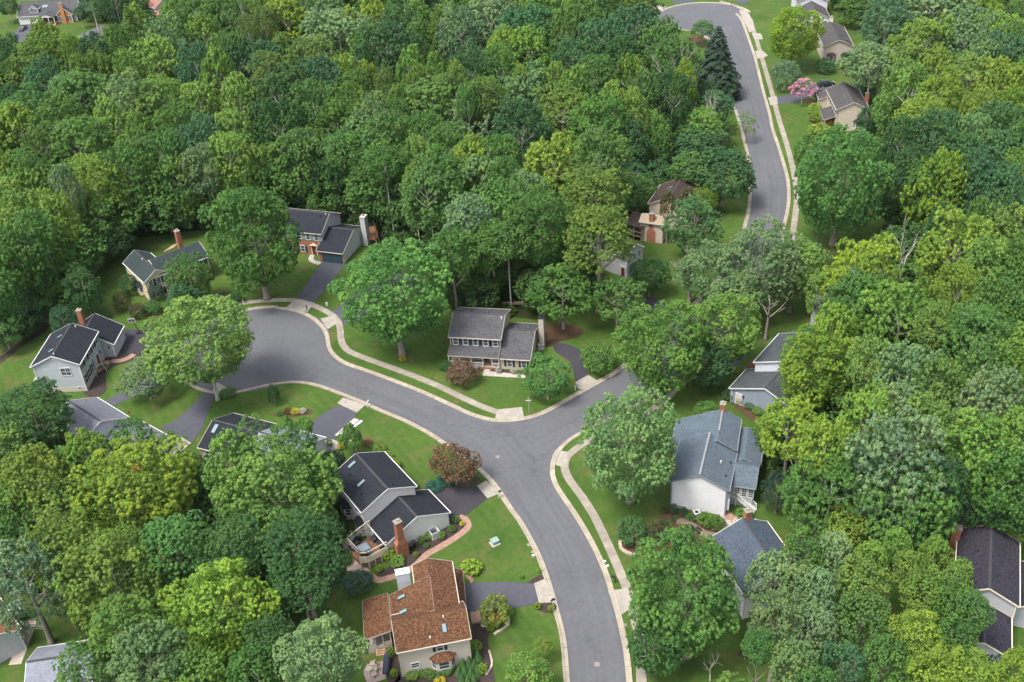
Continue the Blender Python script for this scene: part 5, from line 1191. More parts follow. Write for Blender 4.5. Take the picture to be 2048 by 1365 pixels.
def crown_mesh(name, seed, K=70, T=12, Lf=20, rc=(.17, .27), tr=.085, shape=(1, 1, .85), leaf=.03, zmin=-.55, lob=.22, cone=0.0, up=.32, spread=1.0, fill=.06, mat=None, drop=0.0, pw=1.0):
    """crown of radius 1: boughs (K) -> sprays (T) -> leaves (Lf)"""
    r = np.random.default_rng(seed)
    i = np.arange(K)+.5; z = 1-(1-zmin)*(i/K)**pw; ph = i*2.39996+r.uniform(0, .7, K)
    d = np.stack([np.sqrt(1-z*z)*np.cos(ph), np.sqrt(1-z*z)*np.sin(ph), z], 1)+r.normal(size=(K, 3))*.09
    d /= np.linalg.norm(d, axis=1)[:, None]
    lobes = unit(r, 7); lobes[:, 2] = abs(lobes[:, 2])*.9-.1; lobes /= np.linalg.norm(lobes, axis=1)[:, None]
    rad = .80-lob*.5+lob*np.exp(-((1-(d@lobes.T))*5)).max(1)+r.uniform(-.11, .10, K)
    cen = d*rad[:, None]
    if cone: cen[:, :2] *= (1-cone*np.clip((cen[:, 2]+.4)/1.4, 0, 1))[:, None]
    keep = r.random(K) > drop; cen = cen[keep]; d = d[keep]; K = len(cen)
    R_ = r.uniform(rc[0], rc[1], K); sh = np.array(shape)
    ct = r.uniform(.25, .75, K)
    # sprays on the outer side of every bough
    w = unit(r, K*T).reshape(K, T, 3); ax = d*.8+np.array([0, 0, .6]); ax /= np.linalg.norm(ax, axis=1)[:, None]
    dot = (w*ax[:, None]).sum(2); w = np.where(dot[..., None] < -.15, w-2*dot[..., None]*ax[:, None], w)
    tp = cen[:, None]+w*(R_*spread)[:, None, None]*r.uniform(.68, 1.14, (K, T, 1))*sh
    tp = tp.reshape(-1, 3); tw = w.reshape(-1, 3); tt = np.repeat(ct, T)+r.uniform(-.2, .25, K*T)
    n = K*T*Lf; lw = unit(r, n).reshape(K*T, Lf, 3); ax2 = tw+np.array([0, 0, .5]); ax2 /= np.linalg.norm(ax2, axis=1)[:, None]
    dot = (lw*ax2[:, None]).sum(2); lw = np.where(dot[..., None] < -.2, lw-2*dot[..., None]*ax2[:, None], lw)
    lp = tp[:, None]+lw*tr*r.uniform(.5, 1.05, (K*T, Lf, 1))*(np.array(shape)*.6+.4)
    pos = lp.reshape(-1, 3); nr = lw.reshape(-1, 3)+np.array([0, 0, up])+unit(r, n)*.36
    tint = np.repeat(tt, Lf)
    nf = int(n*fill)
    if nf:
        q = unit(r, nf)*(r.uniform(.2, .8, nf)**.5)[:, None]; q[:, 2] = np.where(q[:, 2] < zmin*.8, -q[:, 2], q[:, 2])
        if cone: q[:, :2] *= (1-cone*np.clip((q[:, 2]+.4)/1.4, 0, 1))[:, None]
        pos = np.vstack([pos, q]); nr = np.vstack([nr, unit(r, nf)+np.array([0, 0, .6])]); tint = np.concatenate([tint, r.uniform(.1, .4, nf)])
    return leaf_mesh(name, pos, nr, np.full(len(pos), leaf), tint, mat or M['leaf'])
def trunk_mesh(name, seed, mat, H=1.0, r0=.035, limbs=7, spread=.30, z0=.42, lean_=.03, twigs=2):
    """tapered trunk with limbs, height 1; limbs reach into the crown"""
    r = random.Random(seed); m = MB()
    lx, ly = r.uniform(-lean_, lean_), r.uniform(-lean_, lean_)
    pts = [(lx*t*t+.008*math.sin(5*t+seed), ly*t*t+.008*math.cos(4*t+seed), t*.92) for t in (0, .03, .12, .3, .5, .7, .92)]
    m.tube(pts, [r0*1.7, r0*1.15, r0, r0*.85, r0*.65, r0*.42, r0*.12], 8)
    for k in range(limbs):
        t = z0+(.80-z0)*(k/limbs)+r.uniform(-.03, .03); a = k*2.4+r.uniform(-.4, .4); L = spread*(1.05-.6*k/limbs)*r.uniform(.8, 1.1)
        b = Vector((lx*t*t, ly*t*t, t)); d = Vector((math.cos(a), math.sin(a), 0))
        p = [b, b+d*L*.35+Z*L*.22, b+d*L*.7+Z*L*.5, b+d*L+Z*L*.85]; rr = r0*(.62-.35*k/limbs)
        m.tube(p, [rr, rr*.75, rr*.45, rr*.15], 6)
        for q in range(twigs):
            f_ = .35+.3*q; s_ = p[1].lerp(p[2], f_); a2 = a+r.choice((-1, 1))*r.uniform(.5, 1.0); d2 = Vector((math.cos(a2), math.sin(a2), .5)).normalized()
            m.tube([s_, s_+d2*L*.25, s_+d2*L*.45+Z*L*.1], [rr*.4, rr*.25, rr*.08], 5)
    o = m.build(name, mat); me = o.data; bpy.data.objects.remove(o); me.polygons.foreach_set('use_smooth', [True]*len(me.polygons)); return me
def bare_mesh(name, seed, mat, n=9, r0=.03, top=.95):
    r = random.Random(seed); m = MB()
    def grow(p, d, L, rad, lev):
        q = p+d*L*.5+Vector((r.uniform(-1, 1), r.uniform(-1, 1), 0))*L*.06; e = q+(d+Vector((r.uniform(-.3, .3), r.uniform(-.3, .3), .1))).normalized()*L*.5
        m.tube([p, q, e], [rad, rad*.8, rad*.55], 5)
        if lev:
            for k in range(3 if lev > 1 else 2):
                nd = (d+Vector((r.uniform(-1, 1), r.uniform(-1, 1), r.uniform(-.1, .6)))*.75).normalized(); grow(e if k else q, nd, L*r.uniform(.55, .8), rad*.5, lev-1)
    grow(Vector((0, 0, 0)), Vector((r.uniform(-.06, .06), r.uniform(-.06, .06), 1)).normalized(), .42*top, r0, 4)
    o = m.build(name, mat); me = o.data; bpy.data.objects.remove(o); return me
def conifer_mesh(name, seed, tiers=20, droop=.25, mat=None, leaf=.02, dens=1.0, rtop=.06, soft=False):
    """tiers of drooping boughs, radius 1 at the base, height 2 (z -1..1)"""
    r = np.random.default_rng(seed); P_ = []; Nn = []; Ti = []
    for k in range(tiers):
        f = (k+.5)/tiers; z = -1+2*f; rad = ((1-f)**.85*.98+rtop)*r.uniform(.88, 1.08)
        nb = max(5, int(18*rad+3))
        for b in range(nb):
            a = 2*math.pi*(b+r.uniform(-.35, .35))/nb+k*.7; L = rad*r.uniform(.78, 1.1); c = r.uniform(.3, .7)
            n = int(150*L*dens)+12; s = r.uniform(.12, 1, n)**.7; wdt = .15*(1-s*.6)*(.5+L)
            lat = r.uniform(-1, 1, n)*wdt; x = s*L
            zz = z-droop*x*s*.9+.10*np.maximum(0, s-.7)*L+r.normal(size=n)*.012-abs(lat)*.25*(not soft)
            P_.append(np.stack([np.cos(a)*x-np.sin(a)*lat, np.sin(a)*x+np.cos(a)*lat, zz], 1))
            Nn.append(np.stack([np.cos(a)*.35+r.normal(size=n)*.4, np.sin(a)*.35+r.normal(size=n)*.4, np.full(n, .9)], 1)); Ti.append(np.full(n, c)+s*.15)
    P_, Nn, Ti = np.vstack(P_), np.vstack(Nn), np.concatenate(Ti)
    return leaf_mesh(name, P_, Nn, np.full(len(P_), leaf), Ti, mat or M['needle'], .35)

LOD = 1.0
PR = {}
def proto(kind):
    if kind in PR: return PR[kind]
    L = []
    if kind == 'round':
        for s in range(5): L.append(crown_mesh('crown_round', 10+s, 64, 20, 27, rc=(.18, .29), tr=.055, zmin=-.82, shape=(1, 1, .8), leaf=.0215, lob=.30, fill=.09))
    elif kind == 'big':        # large near crowns, finer leaves
        for s in range(4): L.append(crown_mesh('crown_big', 30+s, 116, 23, 28, rc=(.12, .21), tr=.040, zmin=-.85, shape=(1, 1, .78), leaf=.0145, lob=.32, fill=.24))
    elif kind == 'tuft':       # tulip poplar: upright pointed sprays
        for s in range(4): L.append(crown_mesh('crown_tuft', 50+s, 76, 13, 26, rc=(.12, .19), tr=.05, shape=(.9, .9, 1.12), leaf=.021, fill=.09, cone=.38, lob=.2, up=.35, zmin=-.6))
    elif kind == 'feather':    # layered fine foliage
        for s in range(4): L.append(crown_mesh('crown_feather', 70+s, 62, 22, 27, rc=(.19, .3), tr=.055, shape=(1.2, 1.2, .45), leaf=.018, lob=.22, up=.6, zmin=-.45))
    elif kind == 'loose':      # open crown with gaps that shows limbs
        for s in range(4): L.append(crown_mesh('crown_loose', 90+s, 78, 16, 24, rc=(.15, .24), tr=.058, zmin=-.8, leaf=.0215, lob=.32, drop=.06, fill=.015, shape=(.95, .95, .9)))
    elif kind == 'bigloose':
        for s in range(3): L.append(crown_mesh('crown_open', 110+s, 118, 22, 26, rc=(.11, .19), tr=.040, zmin=-.8, leaf=.0150, lob=.32, drop=.03, fill=.14, shape=(.95, .95, .95)))
    elif kind == 'sparse':
        for s in range(2): L.append(crown_mesh('crown_sparse', 130+s, 50, 9, 16, rc=(.12, .2), tr=.08, leaf=.024, lob=.4, drop=.25, fill=.0))
    elif kind == 'column':     # narrow crowns
        for s in range(3): L.append(crown_mesh('crown_column', 150+s, 60, 9, 18, rc=(.18, .28), tr=.1, shape=(.8, .8, 1.2), leaf=.036, cone=.5))
    elif kind == 'shrub':
        for s in range(4): L.append(crown_mesh('crown_shrub', 170+s, 46, 9, 14, rc=(.2, .32), tr=.12, leaf=.045, lob=.12, zmin=-.7))
    elif kind == 'topiary':
        for s in range(2): L.append(crown_mesh('crown_clipped', 190+s, 60, 8, 12, rc=(.1, .16), tr=.1, leaf=.045, lob=.03, zmin=-.9))
    elif kind == 'blossom':
        L.append(crown_mesh('crown_blossom', 200, 40, 9, 18, rc=(.14, .24), tr=.1, leaf=.035, lob=.34, drop=.1, fill=.02, mat=M['flower']))
    elif kind == 'spruce': L.append(conifer_mesh('crown_spruce', 210, 26, .35, leaf=.030, dens=3.2))
    elif kind == 'pine':
        for s in range(2): L.append(crown_mesh('crown_pine', 220+s, 60, 14, 22, rc=(.2, .32), tr=.08, shape=(1.25, 1.25, .35), leaf=.022, cone=.45, lob=.2, up=.8, mat=M['needle']))
    elif kind == 'juniper': L.append(conifer_mesh('crown_juniper', 230, 16, .05, leaf=.05, dens=1.6, rtop=.12, soft=True))
    elif kind == 'weeping':
        for s in range(2): L.append(crown_mesh('crown_weeping', 240+s, 60, 12, 20, rc=(.16, .25), tr=.09, shape=(.8, .8, 1.5), leaf=.026, up=-.1, lob=.1, zmin=-.75, mat=M['needle']))
    PR[kind] = L; return L
TRK = {k: [trunk_mesh('trunk_'+k, 5+s, M[m_], r0=r_) for s in range(3)] for k, m_, r_ in (('mid', 'bark', .028), ('tall', 'bark_pale', .017), ('dark', 'bark_dark', .026))}
TRK['tall'] = [trunk_mesh('trunk_tall', 15+s, M['bark_pale'], r0=.017, z0=.62, spread=.20) for s in range(3)]
TINT = dict(L=(0.132, 0.235, 0.046), Y=(0.156, 0.248, 0.034), M=(0.072, 0.162, 0.036), D=(0.039, 0.102, 0.034), O=(0.104, 0.180, 0.034), B=(0.050, 0.128, 0.055), P=(0.130, 0.218, 0.091), G=(0.111, 0.190, 0.108),
            K=(.030, .060, .036), U=(.100, .066, .038), X=(.070, .076, .028), pink=(.36, .17, .26), red=(.42, .09, .05), gold=(.34, .30, .03), V=(.155, .250, .024), F=(.34, .34, .31), N=(.034, .076, .048))
KNAME = dict(round='broadleaf_tree', big='broadleaf_tree', tuft='tulip_tree', feather='locust_tree', loose='maple_tree', bigloose='maple_tree', sparse='sparse_tree', column='slender_tree', spruce='spruce_tree', pine='pine_tree', juniper='juniper_tree', weeping='weeping_tree', blossom='flowering_tree')
TC_COUNT = 0
def tree_at(x, y, D, Hc, zc, kind, tint, label, group=None, trunk='mid', name=None, cat='tree', rot=None, ground=0.0, off=(0, 0)):
    """crown diameter D, crown height Hc centred at zc"""
    global TC_COUNT
    TC_COUNT += 1; r = random.Random(int(x*131+y*17)+TC_COUNT)
    root = empty(name or KNAME.get(kind, 'shrub'), (x, y, ground), label, cat, group)
    pr = proto(kind); cr = bpy.data.objects.new('crown', pr[r.randrange(len(pr))]); COL.objects.link(cr); cr.parent = root
    cr.location = (-off[0], -off[1], zc-ground); cr.rotation_euler = (0, 0, r.uniform(0, 6.28) if rot is None else rot)
    cr.scale = (D/2*r.uniform(.95, 1.05), D/2*r.uniform(.95, 1.05), Hc/2)
    c = TINT[tint] if isinstance(tint, str) else tint
    if isinstance(tint, str) and tint in 'LYMDOBPGV': c = tuple(a*.88+b*.12 for a, b in zip(c, (.076, .170, .040)))
    j = r.uniform(.86, 1.14); jr = r.uniform(.9, 1.1); cr.color = (c[0]*j*jr, c[1]*j, c[2]*j*r.uniform(.85, 1.2), 1)
    if trunk:
        top = zc+Hc*.36-ground; tk = bpy.data.objects.new('trunk', TRK[trunk][r.randrange(3)]); COL.objects.link(tk); tk.parent = root
        tk.scale = (min(top, D*1.25), min(top, D*1.25), top); tk.rotation_euler = (0, 0, r.uniform(0, 6.28))
    return root
def inside(p, poly):
    c = False; n = len(poly); j = n-1
    for i in range(n):
        if (poly[i][1] > p[1]) != (poly[j][1] > p[1]) and p[0] < (poly[j][0]-poly[i][0])*(p[1]-poly[i][1])/(poly[j][1]-poly[i][1])+poly[i][0]: c = not c
        j = i
    return c
def blocked(p): return any(inside(p, q) for q in OBST)
def crown_px(px, py, w, kind, tint, label, group=None, H=None, ar=1.0, base=1.5, wood=None, off=(0, 0), **k):
    """tree whose crown shows in the survey photo centred at (px,py), w pixels wide. ar = crown height/width"""
    zc = 8.0
    H0 = H
    for tries in range(14):
        for _ in range(4):
            p = at(px, py, zc); D = w/pscale(p); Hc = D*ar
            zc = (H-D*.54) if H else base+Hc*.5      # what shows of a wood tree is the top of its crown
        p = at(px, py, zc)
        if not H or not blocked(p): break
        H = max(9, H0+(-1)**tries*(tries//2+1)*.9)
    if not k.get('name') and blocked((p.x+off[0], p.y+off[1])): print('BLOCKED', px, py, label)
    zcc = H-Hc*.5 if H else zc
    if wood:
        lim = wood == 'edge' and py < edge_y(px)
        for tries in range(12):
            zb = max(.3, H-Hc); top = H-.62*D
            zz = top
            while zz > zb and seen_ok(p, w, zz, lim): zz -= .8
            if (zz < top and (not lim or pix((p.x, p.y, 0))[1] < edge_y(pix((p.x, p.y, 0))[0])+6)) or H < 9: break
            H -= 1.5
            for _ in range(3): p = at(px, py, H-D*.54); D = w/pscale(p)
        zb = max(zb, min(zz, H-.85*D)); Hc = H-zb; zcc = H-Hc*.5
        if blocked(p): print('WBLOCK', round(px), round(py))
    elif H and zcc-Hc*.5 < .3: Hc = (H-.3); zcc = .3+Hc*.5
    return tree_at(p.x+off[0], p.y+off[1], D, Hc, zcc, kind, tint, label, group, off=off, **k)
PLACED = []
EDGE = [(-300, 800), (0, 706), (60, 648), (130, 604), (180, 552), (230, 506), (262, 476), (300, 470), (420, 452), (470, 452), (560, 424), (640, 412), (700, 424), (760, 446), (830, 474), (880, 560), (900, 606), (1020, 615), (1075, 618), (1180, 560), (1212, 470), (1232, 402), (1290, 352), (1400, 336), (1440, 326), (1450, 262), (1420, 190), (1390, 150), (1310, 70), (1250, 30)]
SEEN = [[(0, 0), (160, 0), (160, 36), (212, 60), (200, 72), (110, 62), (64, 88), (28, 86), (22, 62), (0, 68)], [(288, 0), (330, 0), (330, 24), (300, 18)],
        [(1320, 0), (1500, 0), (1550, 250), (1580, 400), (1570, 460), (1490, 460), (1436, 430), (1440, 400), (1500, 380), (1500, 300), (1452, 240), (1478, 165), (1400, 140), (1362, 82), (1312, 55)],
        [(1590, 0), (1655, 0), (1665, 40), (1700, 60), (1715, 100), (1700, 135), (1650, 130), (1640, 60)], [(1640, 180), (1690, 162), (1730, 205), (1745, 225), (1735, 255), (1650, 255)],
        [(1620, 130), (1700, 140), (1690, 162), (1640, 170), (1560, 180), (1550, 210), (1640, 250), (1600, 270), (1555, 260), (1530, 150)], [(1920, 1058), (1985, 1048), (2044, 1086), (2048, 1240), (2025, 1285), (1965, 1285), (1958, 1200), (1940, 1120)],
        [(1465, 775), (1560, 665), (1620, 662), (1600, 700), (1570, 725), (1535, 800), (1465, 805)], [(1340, 870), (1445, 825), (1478, 845), (1512, 945), (1500, 1030), (1445, 1040), (1340, 1005)],
        [(1235, 440), (1262, 418), (1290, 425), (1296, 400), (1322, 362), (1362, 357), (1392, 372), (1350, 480), (1290, 490), (1250, 470)], [(1388, 180), (1434, 60), (1478, 180)]]
def edge_y(x):
    for (a, ya), (b, yb) in zip(EDGE, EDGE[1:]):
        if min(a, b) <= x <= max(a, b) and a != b: return ya+(yb-ya)*(x-a)/(b-a)
    return 9999
def seen_ok(p, wpx, z, lim):
    for k in (-.36, 0, .36):
        q = pix((p.x, p.y, z)); q = (q[0]+k*wpx, q[1])
        if lim and q[1] > edge_y(q[0])+3: return False
        if any(inside(q, w) for w in SEEN): return False
    return True
# ------------------------------------------------------------------ the woods: crowns surveyed one by one
KL = dict(r='round', t='tuft', f='feather', l='loose', c='juniper', p='pine', k='column', b='big')
TW = dict(L='light green', Y='yellow green', M='mid green', D='dark green', O='olive green', B='blue green', P='pale green', V='bright green', X='brownish green', G='grey green')
KW = dict(r='round', t='tufted', f='feathery', l='open', c='conical', p='pine', k='slender', b='broad')
SURVEY = []
def survey(off, sc, zone, txt, H=22.0):
    for e in txt.split():
        a = e.split(','); code = a[3]
        SURVEY.append((off[0]+float(a[0])/sc, off[1]+float(a[1])/sc, float(a[2])/sc, code[0], code[1], zone, float(a[4]) if len(a) > 4 else H))
Z1, Z2, Z3, Z4 = 'wood behind the cream house', 'wood behind the brick house', 'far wood by the pink roof', 'wood beside the spruce'
Z5, Z6, Z7 = 'right wood behind the tan houses', 'right wood beyond the covered roof', 'wood at the lower right'
s = 3.412
survey((0, 0), s, Z3, '60,60,170,Dr 75,340,240,Dr 320,270,360,Yt 480,300,200,Lt 690,110,320,Bf 545,95,110,Dk 870,90,120,Oc 950,170,230,Lt 1180,150,240,Lt 1350,90,270,Ml 1550,80,260,Mr 1690,200,160,Or 640,330,240,Dr 850,300,270,Mr 1130,300,310,Pr 1400,270,310,Lt 1560,330,230,Mr 1250,30,200,Mr 1450,-40,240,Lr 1650,-30,260,Mf 780,-20,240,Dr 600,-60,260,Dr')
survey((0, 0), s, Z1, '300,410,270,Of 470,430,300,Yf 30,500,140,Mr 150,560,250,Or 330,570,240,Br 560,490,170,Ot 700,520,260,Ot 860,460,170,Lt 1080,500,340,Lt 1350,440,210,Br 1480,500,240,Lt 1660,450,240,Dr 60,690,190,Dr 550,700,340,Mf 200,800,300,Mf 900,700,260,Pr 1100,720,330,Of 1380,720,280,Lt 1640,700,280,Lt 770,880,280,Lt 430,880,300,Mf 120,920,300,Yt 300,980,220,Or 560,1030,350,Mf 1220,900,270,Mf 960,900,190,Lt 1400,960,270,Br 1600,900,270,Lt 880,1150,300,Mr 640,1220,250,Yf 1120,1060,270,Mr 180,1190,240,Mf 430,1230,180,Pt 220,1310,330,Lr 1230,1260,300,Mr 1380,1130,200,Pr 1560,1060,260,Lr 1650,1230,220,Lr 30,1150,210,Yt 1000,1350,260,Dr -90,900,260,Mr -110,1200,280,Dr -100,560,250,Mr')
survey((512, 0), s, Z2, '130,60,270,Of 330,100,190,Pt 480,80,210,Pl 60,150,160,Or 240,240,350,Yt 80,420,190,Br 640,140,130,Yt 800,130,210,Yt 950,170,180,Br 1110,120,200,Lt 1270,130,150,Ot 1080,260,160,Lt 1400,50,210,Mr 1400,210,230,Pr 1620,160,270,Pr 1700,300,190,Yr 580,300,350,Pr 780,290,190,Mr 900,380,320,Dr 200,380,210,Ot 390,430,280,Or 100,520,230,Of 600,500,210,Yt 760,510,150,Yt 690,600,210,Mr 430,590,270,Br 1060,420,170,Lt 1230,480,160,Lt 1370,500,130,Lt 1110,560,170,Ot 1250,620,140,Lt 1480,500,230,Br 1640,460,210,Mr 900,570,160,Ot 960,650,130,Ot 1330,640,170,Mt 1440,640,130,Mt 1560,640,190,Or 160,690,310,Dr 390,720,250,Mr 640,700,190,Or 800,760,170,Pr 970,780,160,Mt 1230,740,340,Of 970,870,150,Or 1150,910,220,Mf 1540,830,400,Pt 150,900,310,Dr 300,1060,290,Mr 560,860,260,Mr 780,880,270,Pr 600,1040,250,Dr 870,1020,310,Mr 1110,1020,170,Lt 1330,1030,270,Mf 1480,1080,250,Yr 1660,1030,190,Mr 820,1180,270,Mr 1070,1220,140,Lt 120,1230,270,Mr 380,1200,270,Dr 620,1240,220,Dr 1260,1240,290,Mr 1560,1240,340,Pr 1700,1180,160,Mr 60,1100,160,Or 400,-60,260,Mr 700,-50,260,Lr 1000,-40,240,Mf 1250,-50,240,Dr 1550,-30,260,Or')
survey((1024, 0), s, Z4, '70,60,170,Mr 180,60,210,Or 330,70,230,Lt 480,110,230,Mr 650,80,210,Dr 800,90,210,Or 100,240,310,Br 370,190,210,Ot 120,380,280,Lt 520,190,210,Mr 620,290,270,Br 850,240,310,Br 1000,330,260,Mr 1100,400,240,Mr 700,420,260,Dr 420,400,220,Dr 60,520,110,Lt 180,540,170,Mt 300,560,190,Lt 430,610,240,Lt 560,500,190,Mf 830,530,250,Ot 680,700,210,Lt 900,690,270,Mt 1170,520,150,Vt,20 1090,640,210,Dr 90,680,310,Pr 350,810,340,Of 600,860,300,Mf 70,900,310,Dr 290,1170,340,Yr 600,1100,310,Or 830,720,180,Lt 1010,940,160,Mt 980,850,140,Lt 780,1000,240,Dr 1230,660,110,Mk,14 1290,860,200,Lf,14 1390,740,170,Bl,12 1250,1000,210,Bf,15 1380,960,120,Pl,9 1130,1080,210,Dr,18 100,1300,230,Pr 840,1200,120,Bl,14 1000,1250,200,Dl,15 1200,1180,180,Mr,14 1330,640,130,Dr,11')
survey((1536, 0), s, Z5, '560,60,260,Mr 650,150,240,Mr 1120,170,400,Pr 1350,60,320,Yt 1500,60,210,Yt 1050,330,320,Lr 1350,300,320,Pr 1560,240,260,Lr 1700,250,170,Mr 700,480,270,Pr,18 950,480,280,Lt 1150,480,210,Yt 1380,540,290,Op 1620,380,230,Br 1480,400,210,Pr 740,640,270,Br,18 960,640,300,Ll 1050,800,230,Yf 1180,620,210,Yl 900,950,230,Dt 1150,900,260,Dr 1390,910,190,Pr 1560,880,260,Br 1600,600,310,Yr 1480,750,230,Yr 1680,720,170,Yr 1080,1240,220,Mr 1180,1230,310,Yr 1450,1200,260,Br 1640,1020,230,Br 1540,1270,270,Br 1000,1120,210,Dr 1750,1150,200,Lr 1820,950,260,Mr 1850,500,280,Mr 1900,250,280,Mr 420,-30,220,Dr,18 900,-30,260,Mr 1220,-60,280,Lr 1330,1050,220,Dr')
survey((1536, 400), s, Z6, '1450,130,220,Mt 1280,330,370,Yr 1600,270,320,Lr 1480,420,240,Lr 1650,560,310,Mr 1300,560,210,Yr 1560,700,270,Mr 650,470,330,Vr,18 620,640,280,Mr,17 900,820,430,Lr 1150,820,190,Of 450,900,310,Yt,18 1400,930,390,Mf 1650,800,230,Mr 700,1080,230,Lr 950,1200,330,Pr 1150,1230,250,Lr 1480,1150,270,Mr 1680,1120,210,Lr 1600,1330,210,Lr 1800,400,280,Mr 1850,700,300,Mr 1830,1000,280,Lr 1720,60,240,Dr 1180,140,180,Dt 760,760,200,Mr,16')
survey((1536, 760), s, Z7, '700,230,270,Lr 900,230,310,Pr 1100,280,290,Lr 1560,200,390,Pr 880,560,480,Gr,23 980,800,440,Mr,19 1450,450,350,Lr 1600,600,310,Mr 1230,640,180,Dr,18 1400,780,210,Dr,18 1640,850,310,Dr 400,420,270,Yl,19 420,780,440,Mf,18 1720,330,250,Lr 1800,700,300,Mr 1230,830,160,Dr,14')
survey((0, 400), s, Z1, '100,130,330,Lr 350,120,310,Yr 200,260,300,Mr 700,180,340,Mr 1150,110,320,Mr,15 100,350,310,Mr 500,400,300,Mr,20 330,560,300,Mr,17 760,330,260,Dr,20 60,700,210,Pl,14 350,690,210,Mr,13 150,820,240,Dr,11 560,570,170,Dr,12 -100,500,300,Mr 20,900,200,Mr,10 420,800,130,Br,8')
survey((512, 380), s, Z2, '1100,220,380,Mr,17 1180,40,310,Mr 1000,130,270,Mr,20 830,30,300,Mr')
survey((1024, 380), s, Z4, '540,60,310,Or 700,90,240,Dr,15 850,50,210,Mr,12 620,180,200,Mr,15')
def wood_label(n, t, k, zone, i, tot):
    o = ['leftmost', 'second from left', 'third from left', 'fourth from left', 'fifth from left', 'sixth from left', 'seventh from left', 'eighth from left', 'ninth from left', 'tenth from left', 'eleventh from left', 'twelfth from left', 'thirteenth from left', 'fourteenth from left', 'fifteenth from left', 'sixteenth from left', 'seventeenth from left', 'eighteenth from left', 'nineteenth from left', 'twentieth from left', 'twenty-first from left', 'twenty-second from left', 'twenty-third from left', 'twenty-fourth from left']
    if tot == 1: return f'{TW[t]} {KW[k]} tree in the {zone}'
    pos = 'rightmost' if i == tot-1 else o[min(i, 23)]
    return f'{TW[t]} {KW[k]} tree, {pos} of its kind, {zone}'
SURVEY.sort(key=lambda e: e[0])
cnt = {}
for e in SURVEY: cnt.setdefault((e[3], e[4], e[5]), []).append(e)
for (t, k, zone), es in cnt.items():
    for i, e in enumerate(es):
        px, py, w = e[0], e[1], e[2]
        o = crown_px(px, py+w*.05, w*((.86 if px < 230 and py < 130 else 1.15) if zone == Z3 else 1.42), KL[k], t, wood_label(0, t, k, zone, i, len(es)), 'trees in the '+zone, H=e[6]*random.uniform(.93, 1.07), wood='edge' if zone in (Z1, Z2, Z3, Z4) else 'yes', ar=1.75 if k in 'tk' else (1.7 if k == 'c' else 1.5), trunk='tall')
        PLACED.append((o.location.x, o.location.y, w))

# ------------------------------------------------------------------ yard trees, each with its own label
Y = crown_px
Y(406, 688, 212, 'big', 'L', 'broad light green maple leaning over the turning circle, pale forked trunk showing', ar=.86, base=4.2, trunk='tall')
Y(292, 758, 104, 'loose', 'P', 'small grey green tree on the lawn below the broad leaning maple', ar=.8, base=.6)
Y(381, 560, 92, 'round', 'M', 'round green tree in front of the cream house', ar=1.1, base=.8)
Y(370, 600, 70, 'round', 'B', 'low blue green tree beneath the round tree by the cream house', ar=1.0, base=.3)
Y(508, 480, 192, 'big', 'M', 'big dense oval green tree between the cream house and the brick house', ar=1.28, base=1.5)
Y(790, 592, 228, 'big', (.080, .178, .036), 'very broad green tree with a thick trunk between brick house and grey roofed house', ar=1.02, base=2.2, trunk='mid')
Y(1083, 462, 130, 'big', 'M', 'tall dense green tree behind the porch house, centre of the tree group', ar=1.5, base=6)
Y(1196, 486, 134, 'feather', 'O', 'olive green tree leaning over the small pale house', ar=1.3, base=7)
Y(902, 508, 104, 'round', 'M', 'mid green tree behind the porch house nearest the brick house', ar=1.2, H=20)
Y(940, 445, 112, 'round', 'P', 'pale green tree with a bare fork behind the porch house', ar=1.2, H=22)
Y(1010, 430, 130, 'round', 'M', 'rounded mid green tree behind the tall dense tree by the porch house', ar=1.2, H=22)
Y(1126, 590, 124, 'loose', 'M', 'spreading green tree beside the porch house chimney and red mulch bed', ar=.95, base=2)
Y(1235, 600, 110, 'loose', 'M', 'spreading green tree between red mulch bed and side street', ar=.95, base=1.5)
Y(1300, 552, 76, 'round', 'D', 'small dark green tree in front of the small pale gabled house', ar=1.1, base=.4)
Y(1388, 455, 112, 'loose', 'B', 'blue green tree with pale twigs in front of the brown roofed house', ar=1.25, base=1)
Y(1376, 398, 44, 'column', 'X', 'small dark tree standing against the brown roof', ar=1.6, H=13)
Y(1336, 402, 38, 'column', 'X', 'second small dark tree against the brown roof, nearer its porch', ar=1.6, H=12)
Y(1412, 400, 56, 'round', 'L', 'small light green tree beside the brown roofed house lawn', ar=1.1, base=1)
Y(1424, 546, 136, 'bigloose', 'P', 'silvery green willow like tree on the inside of the street bend', ar=1.0, base=1.5, off=(-3.4, 3.0))
Y(1478, 596, 110, 'loose', 'P', 'silvery green tree leaning over the outer kerb of the street bend', ar=.9, base=2.5, off=(4.5, -3.5))
Y(1520, 535, 176, 'bigloose', 'P', 'large silvery green tree with pale forked limbs over the street bend', ar=1.05, base=2.5)
Y(1588, 545, 120, 'round', 'L', 'light green tree right of the large silvery tree at the bend', ar=1.2, base=2)
Y(1449, 350, 124, 'round', 'B', 'dense blue green tree overhanging the kerb of the upper street', ar=.95, base=1)
Y(1322, 700, 186, 'big', (.078, .178, .038), 'big round green tree on the corner of the side street', ar=1.1, base=1.2)
Y(1446, 655, 146, 'big', 'L', 'light green tree over the parked red car', ar=1.15, H=16)
Y(1412, 728, 100, 'round', 'B', 'shaded blue green tree beneath the tree over the red car', ar=1.1, base=1)
Y(1095, 757, 104, 'loose', 'M', 'small spreading green tree at the porch house corner by the driveway', ar=.8, base=.9)
Y(1197, 718, 66, 'shrub', 'M', 'round green shrub tree between the two concrete aprons', ar=.85, base=.2, name='shrub')
Y(1262, 895, 196, 'big', (.145, .250, .090), 'tall pale green tree on the junction corner by the white house', ar=1.28, base=1.6)
